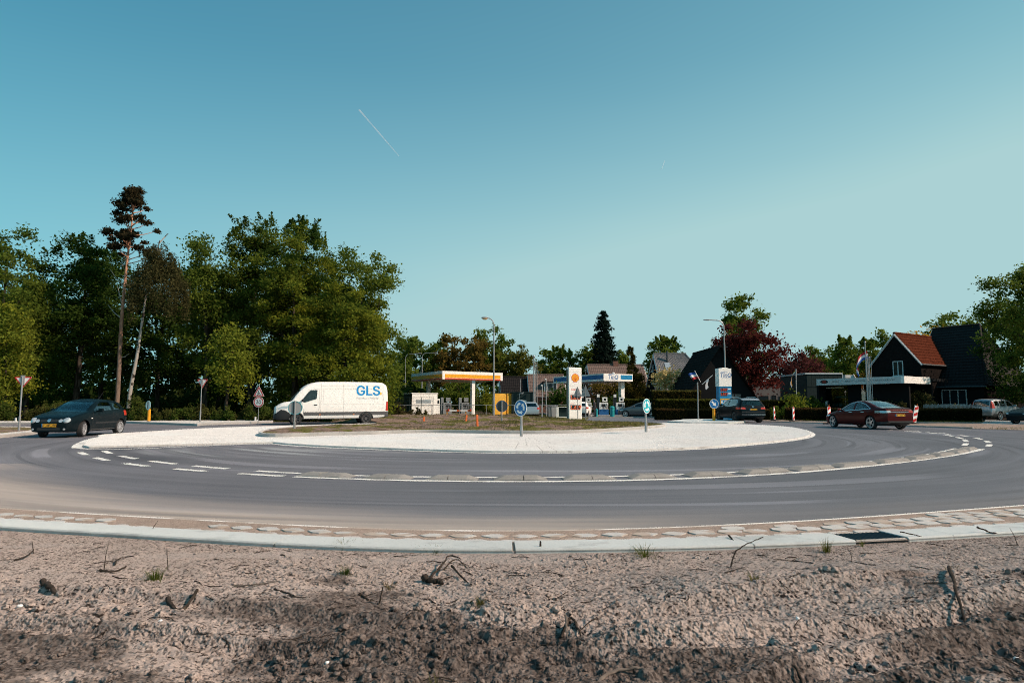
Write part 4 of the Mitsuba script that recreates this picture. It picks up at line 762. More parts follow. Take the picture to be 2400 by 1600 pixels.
beacon(*(20.39, 46.61), 50, 'red and white beacon nearest the black estate car')
beacon(*(21.06, 44.87), 45, 'second red and white beacon from the left, before the yellow-green conifer')
beacon(*(20.42, 38.61), 25, 'red and white beacon in front of the red car\'s bonnet', h=1.08)
beacon(*(26.10, 39.03), 10, 'tilted red and white beacon behind the red car\'s tail', tilt=15, h=1.18)
# stakes
for u, (x, y, z0), h, lean, lb in [(0, (-4.70, 32.00, 0.13), 0.47, 2, 'orange stake on the far side of the island, leftmost of three'), (1, (-2.40, 31.00, 0.20), 0.52, 7, 'leaning orange stake in the soil of the island, middle one of three'), (2, (-1.58, 27.50, 0.20), 0.60, -3, 'tallest orange stake on the island, rightmost of three')]:
    k = single('stake', rbox(0.10, 0.06, h + 0.2, 0.012, (0, 0, h / 2 - 0.1), 4), 'stake_orange', lb, 'stake', 'orange stakes on the island', smooth=40, tw=T().translate([x, y, z0]).rotate([0, 0, 1], 25).rotate([0, 1, 0], lean))
# street lamps
def street_lamp(label, x, y, h, arm, head=0.7, r0=0.09, style='old', rz=0):
    g = thing('street_lamp', label, 'street lamp'); W_ = T().translate([x, y, 0]).rotate([0, 0, 1], rz)
    part(g, 'pole', tube([(0, 0, 0), (0, 0, h * 0.2), (0, 0, h * 0.21), (0, 0, h * 0.93)], [r0 * 1.35, r0 * 1.3, r0, r0 * 0.62], 12), 'galvanised', smooth=40, tw=W_)
    a = np.linspace(0, math.pi / 2, 7); R = h * 0.07
    pts = [(-(R - R * math.cos(t)), 0, h * 0.93 + R * math.sin(t)) for t in a] + [(-arm, 0, h + arm * 0.03)]
    part(g, 'arm', tube(pts, r0 * 0.55, 8), 'galvanised', smooth=40, tw=W_)
    hd = trimesh.creation.icosphere(subdivisions=3, radius=1.0); hd.apply_scale((head * 0.5, 0.15, 0.10 if style == 'old' else 0.05)); hd.apply_translation((-arm - head * 0.4, 0, h + arm * 0.03))
    part(g, 'lamp_head', hd, 'lamp_grey', smooth=True, tw=W_)
    if style == 'old':
        b = trimesh.creation.icosphere(subdivisions=3, radius=1.0); b.apply_scale((head * 0.36, 0.13, 0.13)); b.apply_translation((-arm - head * 0.4, 0, h + arm * 0.03 - 0.07)); part(g, 'lamp_bowl', b, 'bowl_amber', smooth=True, tw=W_)
prin('bowl_amber', (0.85, 0.52, 0.25), 0.25)
def PX(p): return p[0], p[1]
street_lamp('tall grey street lamp with an amber bowl in front of the yellow and white canopy', *PX((-1.68, 55.00, 0.37)), 9.25, 0.55, r0=0.085)
street_lamp('tall street lamp with a flat head rising behind the blue and white price pylon', *PX((18.58, 52.00, 1.16)), 8.6, 1.15, style='flat', head=0.75, r0=0.08)
street_lamp('thin street lamp with a curved arm behind the left end of the yellow canopy', *PX((-12.67, 84.00, 1.09)), 8.45, 1.7, style='flat', head=0.6, r0=0.09, rz=180)
street_lamp('very thin street lamp nearest the woodland, behind the white kiosk', *PX((-15.36, 86.00, 1.09)), 8.5, 1.9, style='flat', head=0.5, r0=0.07, rz=180)
def flagpole(label, x, y, h, r=0.045, group=None):
    g = thing('flagpole', label, 'flagpole', group); part(g, 'mast', cyl(x, y, 0, h, r, 10, r * 0.6), 'lamp_grey', smooth=40); part(g, 'finial', xf(trimesh.creation.icosphere(subdivisions=2, radius=r * 1.3), x, y, h), 'galvanised', smooth=True); return g
flagpole('dark thick mast, tallest of the group beside the dark green cabin', *PX((2.11, 58.00, 1.15)), 5.9, 0.085)
flagpole('thin white mast just right of the dark mast', *PX((2.31, 58.50, 1.15)), 5.3, 0.04); flagpole('thin white mast, rightmost of the group beside the dark green cabin', *PX((2.46, 59.00, 1.14)), 5.3, 0.04)
for i, (u, h) in enumerate(((2033, 7.3), (2037, 6.2), (2042, 6.0), (2045, 5.7))):
    pass
flagpole('tallest silver flagpole in front of the low white-fronted shop', *PX((27.32, 46.00, 1.17)), 6.05, 0.06); flagpole('second silver flagpole in front of the low white-fronted shop', *PX((27.63, 46.30, 1.17)), 5.1, 0.05); flagpole('third silver flagpole in front of the low white-fronted shop', *PX((27.92, 46.60, 1.17)), 4.9, 0.05); flagpole('thin rightmost flagpole in front of the low white-fronted shop', *PX((28.31, 47.00, 1.17)), 5.0, 0.03)
prin('flag_red', (0.42, 0.02, 0.03), 0.8); prin('flag_white', (0.72, 0.72, 0.74), 0.8); prin('flag_blue', (0.02, 0.09, 0.36), 0.8)
def flag(label, p, q, w, cols, sag=0.5, name='flag', staff=None):
    """cloth hanging from the staff between p (top) and q (bottom), w long, in stripes across"""
    g = thing(name, label, 'flag'); p, q = np.array(p, float), np.array(q, float); n = len(cols)
    for k, m_ in enumerate(cols):
        a, b = p + (q - p) * k / n, p + (q - p) * (k + 1) / n; V = []
        for s in np.linspace(0, 1, 9):
            fold = np.array([-math.sin(s * 2.2) * w * 0.55, 0.07 * math.sin(s * 9), -sag * w * s ** 1.3])
            V += [a + fold, b + fold]
        V = np.array(V); f = [[2 * i, 2 * i + 1, 2 * i + 3] for i in range(8)] + [[2 * i, 2 * i + 3, 2 * i + 2] for i in range(8)]
        th = np.array([0, 0.006, 0]); m = trimesh.Trimesh(np.vstack([V, V + th]), np.vstack([f, np.array(f)[:, ::-1] + len(V)]), process=False); part(g, 'stripe', m, m_, smooth=50)
    if staff is not None: part(g, 'staff', tube(staff, 0.025, 6), 'sign_white')
    return g
flag('red white and blue flag hanging limp from the tallest silver flagpole', (27.48, 46.00, 5.38), (27.45, 46.00, 4.78), 1.6, ['flag_red', 'flag_white', 'flag_blue'], 0.9)
flag('red white and blue flag on the dark house behind the bare post', (17.33, 56.50, 4.29), (17.80, 56.50, 3.72), 1.2, ['flag_blue', 'flag_white', 'flag_red'], 0.25, staff=[(17.83, 56.50, 3.36), (17.29, 56.50, 4.45)])
flag('white flag on a slanting staff on the dark house', (18.85, 56.50, 3.88), (18.60, 56.50, 3.64), 0.6, ['flag_white', 'flag_white'], 1.7, staff=[(17.95, 56.50, 3.12), (18.98, 56.50, 4.01)])
flag('orange-brown pennant hanging from a pole before the purple-leaved tree', (27.58, 58.00, 4.54), (27.49, 58.00, 4.29), 0.8, ['post_yellow', 'flag_white'], 1.8, staff=[(27.54, 58.00, 1.97), (27.61, 58.00, 4.70)])
# little posts by the shrubs
for (q, h, lb) in (((-17.39, 39.90), 0.42, 'short white marker post left of the speed sign'), ((-17.64, 40.80), 0.22, 'shorter white marker post just left of the speed sign'), ((-33.62, 39.90), 0.35, 'small white marker post at the far left edge'), ((-32.34, 39.90), 0.33, 'small white marker post behind the leftmost give way sign')):
    single('marker_post', rbox(0.09, 0.07, h, 0.015, (q[0], q[1] + 0.8, h / 2)), 'white_plastic', lb, 'marker post', 'white marker posts along the verge')

# ---------------------------------------------------------------- filling stations
prin('fascia_white', (0.82, 0.82, 0.79), 0.4); prin('fascia_yellow', (0.80, 0.36, 0.012), 0.4); prin('fascia_red', (0.55, 0.045, 0.01), 0.4); prin('fascia_blue', (0.005, 0.12, 0.34), 0.4); prin('fascia_cyan', (0.005, 0.20, 0.42), 0.4)
prin('soffit', (0.42, 0.40, 0.39), 0.6); prin('cabin_green', (0.008, 0.024, 0.025), 0.6, spec=0.25); prin('wall_yellow', (0.72, 0.38, 0.035), 0.55); prin('bin_teal', (0.015, 0.30, 0.33), 0.45); prin('pump_blue', (0.01, 0.10, 0.28), 0.45); prin('pump_grey', (0.17, 0.19, 0.20), 0.5); prin('screen_dark', (0.012, 0.014, 0.016), 0.3)
prin('price_red', (0.60, 0.05, 0.02), 0.5); prin('price_orange', (0.85, 0.16, 0.05), 0.5)
scene['digit_red'] = {'type': 'twosided', 'bsdf': {'type': 'diffuse', 'reflectance': rgb(0.7, 0.06, 0.03)}}
def local(x, y, rz, z=0): return T().translate([x, y, z]).rotate([0, 0, 1], rz)
def canopy(name, label, x, y, rz, w, d, z0, z1, bands, corner, columns, soff='soffit', extra=None):
    """near-left corner at (x, y); front runs along local +x, depth along local +y; bands: (z from, z to, material) as proud strips of the fascia"""
    g = thing(name, label, 'canopy'); W_ = local(x, y, rz)
    part(g, 'roof', bbox(0.05, w - 0.05, 0.05, d - 0.05, z0 + 0.12, z1 - 0.08), 'soffit', tw=W_); part(g, 'soffit', bbox(0.06, w - 0.06, 0.06, d - 0.06, z0 + 0.03, z0 + 0.115), soff, tw=W_)
    fr = [('fascia', bbox(0, w, 0, 0.05, z0, z1)), ('fascia', bbox(0, 0.05, 0.05, d, z0, z1)), ('fascia', bbox(w - 0.05, w, 0.05, d, z0, z1)), ('fascia', bbox(0.05, w - 0.05, d - 0.05, d, z0, z1))]
    for nm, m in fr: part(g, nm, m, 'fascia_white', tw=W_)
    for a, b, m_ in bands:
        part(g, 'colour_band', bbox(corner[0], w - corner[1], -0.012, 0, a, b), m_, tw=W_); part(g, 'colour_band', bbox(-0.012, 0, corner[2], d - corner[2], a, b), m_, tw=W_); part(g, 'colour_band', bbox(w, w + 0.012, corner[2], d - corner[2], a, b), m_, tw=W_)
    for cx, cy, s in columns: part(g, 'column', rbox(s, s, z0 + 0.06, 0.02, (cx, cy, (z0 + 0.06) / 2), 3), 'fascia_white', tw=W_)
    for cx in (w * 0.3, w * 0.7):
        for cy in np.arange(1.2, d - 0.5, 2.4): part(g, 'ceiling_light', bbox(cx - 0.35, cx + 0.35, cy - 0.25, cy + 0.25, z0 + 0.005, z0 + 0.04), 'white_plastic', tw=W_)
    if extra: extra(g, W_)
    return g, W_
g, W_ = canopy('station_canopy', 'filling station canopy with yellow and red fascia and square white columns', -7.69, 66.0, 33.3, 7.9, 8.4, 4.03, 4.95, [(4.20, 4.62, 'fascia_yellow'), (4.03 - 0.002, 4.17, 'fascia_red')], (0.32, 0.32, 0.05), [(4.15, 0.55, 0.42), (1.35, 6.4, 0.42)])
part(g, 'roof_vent', bbox(1.0, 2.2, 3.0, 3.8, 4.87, 5.05), 'fascia_white', tw=W_)
part(g, 'column_sticker', bbox(4.15 - 0.215, 4.15 + 0.215, 0.55 - 0.216, 0.55 - 0.209, 3.6, 4.03), 'lamp_clear', tw=W_)  # shadow of the canopy on the column top, painted as a thin greyer plate
# kiosk, pay unit, pumps and barrier of that station
g = thing('kiosk', 'white panelled utility kiosk with dark green side under the left end of the canopy', 'kiosk'); W_ = local(*PX((-10.37, 62.00, 1.14)), 30)
part(g, 'walls', bbox(0, 2.85, 0.02, 2.4, 0, 2.36), 'cabin_green', tw=W_)
for i in range(3): part(g, 'front_panel', bbox(0.01 + i * 0.95, 0.94 + i * 0.95, -0.02, 0.018, 0.0, 2.33), 'fascia_white', tw=W_)
part(g, 'roof', bbox(-0.05, 2.9, -0.06, 2.45, 2.362, 2.45), 'fascia_white', tw=W_); part(g, 'vent_grille', bbox(0.45, 2.1, -0.028, -0.022, 1.35, 1.75), 'lamp_clear', tw=W_)
g = thing('pay_unit', 'slim white unit with a red edge right of the white kiosk', 'pay terminal'); W_ = local(*PX((-8.07, 63.50, 1.13)), 20)
part(g, 'cabinet', rbox(0.46, 0.4, 1.85, 0.02, (0.22, 0.2, 0.92), 4), 'fascia_white', tw=W_); part(g, 'red_strip', bbox(0.0, 0.14, -0.01, -0.002, 0.3, 1.1), 'fascia_red', tw=W_); part(g, 'screen', bbox(0.08, 0.38, -0.012, -0.002, 1.35, 1.68), 'screen_dark', tw=W_)
def pump(label, x, y, rz, top='pump_grey', base='pump_blue', sign=True):
    g = thing('fuel_pump', label, 'fuel pump', 'fuel pumps'); W_ = local(x, y, rz)
    part(g, 'base', rbox(1.05, 0.5, 0.62, 0.03, (0, 0, 0.41), 4), base, tw=W_, smooth=40); part(g, 'plinth', bbox(-0.6, 0.6, -0.35, 0.35, 0, 0.12), 'concrete', tw=W_)
    part(g, 'cabinet', rbox(0.95, 0.44, 0.75, 0.03, (0, 0, 1.08), 4), 'white_plastic' if sign else top, tw=W_, smooth=40); part(g, 'display', bbox(-0.25, 0.15, -0.232, -0.215, 1.0, 1.3), 'screen_dark', tw=W_)
    part(g, 'mast', rbox(0.34, 0.3, 1.95, 0.03, (-0.55, 0.05, 1.05), 4), 'screen_dark' if sign else top, tw=W_, smooth=40)
    part(g, 'head_sign', cat_([bbox(-0.10, 0.42, -0.06, 0.06, 1.55, 2.02)]), 'fascia_white' if sign else top, tw=W_)
    if sign:
        part(g, 'head_symbol', bbox(0.05, 0.28, -0.07, -0.062, 1.66, 1.90), 'screen_dark', tw=W_); part(g, 'mast_sign', bbox(-0.70, -0.42, -0.12, -0.102, 2.02, 2.32), 'fascia_white', tw=W_)
    for sx in (-0.18, 0.12, 0.3): part(g, 'hose', tube([(sx, -0.23, 1.35), (sx + 0.05, -0.34, 1.05), (sx + 0.1, -0.36, 0.7), (sx + 0.16, -0.3, 0.95), (sx + 0.17, -0.24, 1.2)], 0.02, 6), 'rubber_black', tw=W_)
pump('grey fuel pump under the orange canopy, left one of the two', *PX((-7.30, 67.00, 1.13)), 25, sign=False, base='pump_grey'); pump('grey fuel pump under the orange canopy, right one of the two', *PX((-5.37, 68.00, 1.13)), 25, sign=False, base='pump_grey')
g = thing('barrier', 'low red and white barrier board on yellow legs in front of the grey pumps', 'barrier'); W_ = local(*PX((-6.62, 60.00, 1.14)), 2)
L_ = 2.55
for i in range(7):
    part(g, 'board_section', bbox(i * L_ / 7 + 0.003, (i + 1) * L_ / 7 - 0.003, -0.02, 0.02, 0.55, 0.72), 'sign_white' if i % 3 else 'stake_orange', tw=W_)
for x_ in (0.12, 2.0): part(g, 'leg', rbox(0.12, 0.10, 0.60, 0.01, (x_, 0.08, 0.30), 3), 'post_yellow', tw=W_)
for x_ in (0.25, 2.45): part(g, 'lamp', cyl(x_, 0, 0.62, 0.82, 0.09, 10), 'lamp_red', tw=W_, smooth=40)
part(g, 'foot', bbox(0.55, 1.15, -0.1, 0.3, 0, 0.35), 'lamp_clear', tw=W_)
# yellow wall and green cabin
g = thing('yellow_wall', 'bright yellow panel wall of the filling station beside the dark green cabin', 'wall'); W_ = local(*PX((-1.65, 58.00, 1.15)), 24)
part(g, 'panel', bbox(0, 1.12, 0, 0.3, 0, 2.33), 'wall_yellow', tw=W_)
for i, (a, b) in enumerate(((1.125, 1.30), (1.31, 1.44), (1.45, 1.62), (1.63, 1.76))): part(g, 'panel', bbox(a, b, 0.10 * (1 - i % 2), 0.3, 0, 2.33), 'wall_yellow', tw=W_)
part(g, 'coping', bbox(-0.03, 1.8, -0.03, 0.33, 2.332, 2.40), 'cabin_green', tw=W_)
g = thing('green_cabin', 'dark green flat-roofed cabin behind the blue roundabout sign', 'cabin'); W_ = local(*PX((-0.04, 58.50, 1.15)), 4)
part(g, 'walls', bbox(0, 2.35, 0, 4.5, 0, 2.40), 'cabin_green', tw=W_); part(g, 'roof', bbox(-0.05, 2.4, -0.05, 4.55, 2.402, 2.48), 'cabin_green', tw=W_)
part(g, 'vent_pipe', tube([(0.75, -0.12, 1.3), (0.75, -0.12, 2.25), (0.80, -0.12, 2.3), (1.10, -0.12, 2.32), (1.14, -0.12, 2.45)], 0.05, 8), 'lamp_grey', tw=W_, smooth=50); part(g, 'vent_mast', cyl(0.90, 0.3, 2.4, 3.75, 0.03, 8), 'lamp_grey', tw=W_)
part(g, 'notice', bbox(1.15, 1.45, -0.02, -0.004, 1.3, 1.65), 'sign_white', tw=W_)
# price pylon with the shell emblem
def shell_poly(r):
    t = np.radians(np.linspace(-38, 218, 40)); n = 40
    rad = r * (1 + 0.018 * np.abs(np.sin(np.linspace(0, 7 * math.pi, n)))); p = [(a * math.cos(x), a * math.sin(x) * 1.0) for a, x in zip(rad, t)]
    return Polygon(p + [(-0.55 * r, -0.62 * r), (-0.50 * r, -0.95 * r), (0.50 * r, -0.95 * r), (0.55 * r, -0.62 * r)])
g = thing('price_pylon', 'tall white price pylon with a yellow and red scallop emblem and red price digits', 'price sign'); W_ = local(*PX((4.75, 50.00, 1.16)), 24)
pw, ph = 1.26, 4.36
part(g, 'body', rbox(pw, 0.42, ph, 0.05, (pw / 2, 0.21, ph / 2), 4), 'fascia_white', tw=W_, smooth=40)
for z in (3.95, 2.75, 1.2): part(g, 'joint', bbox(0.02, pw - 0.02, -0.004, 0.004, z, z + 0.012), 'sticker_grey', tw=W_)
part(g, 'side_strip', bbox(-0.012, 0.0, 0.12, 0.36, 0.1, 4.2), 'pump_grey', tw=W_)  # shade of the white left face, painted as a grey strip
em = affinity.translate(shell_poly(0.36), pw / 2 - 0.01, 3.47); em2 = affinity.translate(shell_poly(0.315), pw / 2 - 0.01, 3.475)
part(g, 'emblem_edge', xf(P2(em, 0.02), 0, -0.016, 0), 'fascia_red', tw=W_); part(g, 'emblem', xf(P2(em2, 0.02), 0, -0.022, 0), 'fascia_yellow', tw=W_)
for a in (-62, -43, -22, 0, 22, 43, 62):
    ln = LineString([(pw / 2 - 0.01, 3.22), (pw / 2 - 0.01 + 0.31 * math.sin(math.radians(a)), 3.22 + 0.10 + 0.42 * math.cos(math.radians(a)))]).buffer(0.011).intersection(em2)
    part(g, 'emblem_rib', xf(P2(ln, 0.004), 0, -0.026, 0), 'fascia_red', tw=W_)
part(g, 'lettering', face_text('express', 0.17, pw / 2, 2.52, -0.002, stretch=0.92), 'fascia_red', tw=W_)
for z, nm, dg in ((2.18, 'euro', '1.619'), (1.33, 'diesel', '1.619')):
    part(g, 'fuel_name', face_text(nm, 0.10, 0.32, z, -0.002, bold=False), 'fascia_red', tw=W_); part(g, 'price_panel', bbox(0.14, 1.08, -0.015, -0.003, z - 0.52, z - 0.12), 'screen_dark', tw=W_)
    part(g, 'price_digits', face_text(dg, 0.30, 0.66, z - 0.32, -0.018, stretch=0.92), 'price_orange', tw=W_)
part(g, 'plinth', bbox(0.03, pw - 0.03, 0.02, 0.4, -0.02, 0.03), 'concrete', tw=W_) if False else None
# white and blue canopy with its pumps and pylon
def brand(g, W_, x, z, h, y, col='fascia_blue', s=0.9):
    part(g, 'lettering', face_text('TinQ', h, x, z, y, stretch=s, italic=0.18), col, tw=W_); part(g, 'lettering_bar', bbox(x - h * 1.25, x + h * 0.55, y - 0.003, y, z + h * 0.62, z + h * 0.74), col, tw=W_); part(g, 'lettering_bar', bbox(x - h * 0.9, x + h * 1.0, y - 0.003, y, z - h * 0.72, z - h * 0.66), col, tw=W_)
def ex(g, W_):
    brand(g, W_, 1.34, 4.46, 0.50, -0.004, s=1.0); part(g, 'colour_band', bbox(2.52, 4.3, -0.012, 0, 4.22, 4.72), 'fascia_cyan', tw=W_); part(g, 'roof_lamp', bbox(1.6, 1.8, 0.2, 0.4, 4.83, 5.05), 'fascia_white', tw=W_)
    part(g, 'colour_band', bbox(-0.012, 0, 0.1, 10.7, 4.22, 4.72), 'fascia_blue', tw=W_)  # same blue band, painted darker for the unlit left side
g, W_ = canopy('station_canopy', 'white filling station canopy with blue band and blue lettering behind the tall white pylon', 10.75, 70.0, 28.9, 4.40, 10.85, 4.0, 4.87, [], (0, 0, 0), [(3.5, 1.1, 0.55), (2.2, 8.4, 0.45)], extra=ex)
pump('white-signed fuel pump left of the teal bin under the blue canopy', *PX((9.75, 64.00, 1.13)), 4); pump('white-signed fuel pump right of the teal bin under the blue canopy', *PX((11.61, 64.50, 1.13)), 4)
pump('fuel pump partly hidden behind the tall white pylon', *PX((8.77, 70.00, 1.12)), 4)
def bin_(label, x, y, r, h):
    g = thing('litter_bin', label, 'litter bin'); part(g, 'body', tube([(x, y, 0), (x, y, h * 0.8), (x, y, h * 0.82)], [r * 0.92, r, r * 0.9], 14), 'bin_teal', smooth=40); part(g, 'lid', tube([(x, y, h * 0.82), (x, y, h * 0.9), (x, y, h)], [r * 1.02, r * 1.02, r * 0.5], 14), 'bin_teal', smooth=40)
bin_('teal litter bin between the two blue fuel pumps', *PX((10.35, 62.00, 1.14)), 0.24, 1.08); bin_('slim teal litter bin left of the blue fuel pumps', *PX((8.71, 62.00, 1.14)), 0.16, 0.8)
setting('pump_island', bbox((7.71, 63.00, 1.14)[0], (12.37, 63.00, 1.14)[0], 62.6, 65.6, 0, 0.14), 'concrete')
for i in range(9):
    x0, x1 = -(6.14, 52.00, 1.16)[0] * -1 + i * 0.98, (6.14, 52.00, 1.16)[0] + (i + 1) * 0.98 - 0.02
    k = numbered('forecourt_kerb__kerb_stone'); scene[k] = shape(bbox(x0, x1, 56.0, 56.2, -0.02, 0.10), 'concrete')
lab('forecourt_kerb', kind='structure')
g = thing('price_pylon', 'blue and white price pylon with red price digits behind the black estate car', 'price sign'); W_ = local(*PX((16.46, 47.50, 1.17)), 12)
pw, ph = 1.10, 4.12
part(g, 'upper_box', bbox(0, pw, 0, 0.55, 2.68, ph), 'fascia_white', tw=W_); part(g, 'lower_box', bbox(0.03, pw - 0.02, 0.03, 0.52, 0, 2.678), 'fascia_cyan', tw=W_); part(g, 'cap', bbox(0.35, 0.85, 0.1, 0.45, ph + 0.001, ph + 0.06), 'fascia_white', tw=W_)
brand(g, W_, pw / 2 + 0.02, 3.58, 0.33, -0.003, s=1.0)
for z in (2.42, 2.06):
    part(g, 'price_panel', bbox(0.14, 0.70, 0.012, 0.027, z - 0.13, z + 0.14), 'screen_dark', tw=W_); part(g, 'price_digits', face_text('1.597', 0.20, 0.42, z, 0.009, stretch=0.85), 'price_red', tw=W_); part(g, 'fuel_name', bbox(0.78, 1.02, 0.02, 0.028, z + 0.02, z + 0.10), 'fascia_white', tw=W_)
part(g, 'notice_frame', bbox(0.06, pw - 0.05, 0.008, 0.026, 0.35, 1.72), 'plate_yellow', tw=W_); part(g, 'notice', bbox(0.12, pw - 0.11, 0.0, 0.0075, 0.42, 1.62), 'fascia_cyan', tw=W_)
part(g, 'notice_text', face_text('BLUE 95', 0.2, pw / 2, 1.45, -0.003, stretch=0.8), 'fascia_white', tw=W_); part(g, 'notice_block', bbox(0.13, 0.45, -0.006, -0.001, 0.95, 1.15), 'fascia_red', tw=W_)
# site fence: rail, posts
g = thing('site_fence', 'grey tube railing in front of the orange and white filling station', 'fence')
fy = 57.0
xs = [(-11.52, 57.00, 1.15)[0], (5.40, 57.00, 1.15)[0]]
part(g, 'top_rail', tube([(xs[0], fy, 1.21), (xs[1], fy, 1.21)], 0.028, 8), 'galvanised', smooth=40)
for i, u in enumerate(np.linspace(xs[0], xs[1], 14)): part(g, 'post', cyl(u, fy, 0, 1.19, 0.03, 8), 'galvanised', smooth=40)
g = thing('site_fence', 'dark mesh fence panels between the woodland and the white kiosk', 'fence')
x0, x1 = (-12.60, 60.00, 1.14)[0], (-7.90, 60.00, 1.14)[0]
for i in range(5): part(g, 'post', cyl(x0 + (x1 - x0) * i / 4, 60, 0, 2.0, 0.025, 6), 'cabin_green')
for i in range(4):
    a, b = x0 + (x1 - x0) * i / 4 + 0.03, x0 + (x1 - x0) * (i + 1) / 4 - 0.03
    part(g, 'mesh_panel', cat_([bbox(a, b, 59.99, 60.01, z, z + 0.02) for z in (0.1, 0.6, 1.1, 1.6, 1.95)] + [bbox(a + (b - a) * j / 12, a + (b - a) * j / 12 + 0.008, 59.995, 60.005, 0.1, 1.95) for j in range(13)]), 'cabin_green')
# street lights and cctv poles inside the yards
for (u, v, Y, lb) in ((1271, 905, 52, 'thin grey pole with a small box on top right of the flag masts'), (1280, 890, 58, 'thin pole with a white camera head in front of the tiled houses')):
    g = thing('camera_pole', lb, 'pole'); x, y, z = (0.00, 52.00, 1.27); x = (u - 1200) / 1400 * Y; z = 1.27 + (947 - v) * Y / 1400
    part(g, 'post', cyl(x, Y, 0, z, 0.05, 8, 0.04), 'lamp_grey', smooth=40); part(g, 'camera_head', rbox(0.16, 0.22, 0.14, 0.04, (x - 0.06, Y - 0.05, z + 0.05), 4), 'white_plastic', smooth=40)
# wheelie bins, air station
g = thing('air_station', 'white framed glass service unit left of the tall white pylon', 'service unit'); W_ = local(*PX((4.00, 54.00, 1.16)), 4)
part(g, 'frame', cat_([bbox(0, 0.22, 0, 0.3, 0, 1.02), bbox(0.22, 1.3, 0, 0.3, 0, 0.16), bbox(0.22, 1.3, 0, 0.3, 0.98, 1.04)]), 'fascia_white', tw=W_); part(g, 'back_panel', bbox(0.225, 1.3, 0.2, 0.25, 0.162, 0.978), 'cabin_green', tw=W_)
for (u, lb, m_) in ((1290, 'pale grey wheelie bin left of the white service unit', 'pump_grey'), (1297, 'second grey wheelie bin beside the white service unit', 'lamp_grey')):
    g = thing('wheelie_bin', lb, 'bin'); W_ = local((u - 1200) / 1400 * 56, 56, 10)
    part(g, 'body', tm(manifold3d.Manifold.hull_points(np.array([(x * s, y * s, z) for s, z in ((0.8, 0.05), (1.0, 1.0)) for x in (-0.28, 0.28) for y in (-0.3, 0.3)]))), m_, tw=W_); part(g, 'lid', rbox(0.6, 0.66, 0.08, 0.03, (0, 0, 1.05), 4), m_, tw=W_)

# ---------------------------------------------------------------- houses
def brick_fn(c0, c1, mortar, sx=0.22, sz=0.065):
    def f(p, n, uv):
        h = dr.select(dr.abs(n.x) > dr.abs(n.y), p.y, p.x); row = dr.floor(p.z / sz); a = h / sx + 0.5 * (row - 2 * dr.floor(row / 2)); fa, fz = a - dr.floor(a), p.z / sz - row
        j = dr.maximum(smoothstep(0.92, 0.96, fa), smoothstep(0.86, 0.92, fz)); t = cell_rand(dr.floor(a), row, 1) * 0.7 + 0.3 * fbm(p.x, p.z, p.y)
        return mix(mix(c0, c1, t), mi.Color3f(mortar), j)
    return f
diffuse('brick_dark', proc(brick_fn((0.010, 0.009, 0.009), (0.022, 0.018, 0.017), (0.022, 0.021, 0.020)))); diffuse('brick_grey', proc(brick_fn((0.125, 0.11, 0.105), (0.20, 0.175, 0.165), (0.19, 0.18, 0.175)))); diffuse('brick_red', proc(brick_fn((0.16, 0.07, 0.05), (0.25, 0.11, 0.075), (0.26, 0.24, 0.22))))
def tile_fn(c, s):
    def f(p, n, uv): return mi.Color3f(c) * (0.65 + 0.7 * (0.6 * fbm(p.x * 3, p.y * 3, p.z * 3) + 0.4 * cell_rand(dr.floor(p.x / s), dr.floor(p.y / s), dr.floor(p.z / s))))
    return f
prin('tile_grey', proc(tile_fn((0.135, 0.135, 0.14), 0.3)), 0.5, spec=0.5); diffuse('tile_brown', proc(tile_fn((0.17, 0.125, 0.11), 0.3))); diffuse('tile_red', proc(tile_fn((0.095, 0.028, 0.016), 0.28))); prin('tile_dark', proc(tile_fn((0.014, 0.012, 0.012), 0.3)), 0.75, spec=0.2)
prin('render_dark', (0.007, 0.008, 0.009), 0.85, spec=0.15); prin('frame_white', (0.66, 0.66, 0.64), 0.5); prin('window_glass', (0.02, 0.03, 0.035), 0.06, spec=0.8); prin('shop_fascia', (0.52, 0.55, 0.56), 0.5); prin('render_white', (0.62, 0.60, 0.56), 0.7); prin('thatch', proc(lambda p, n, uv: mi.Color3f(0.012, 0.011, 0.010) * (0.6 + 0.8 * fbm(p.x * 6, p.y * 6, p.z * 3))), 0.9, spec=0.1)
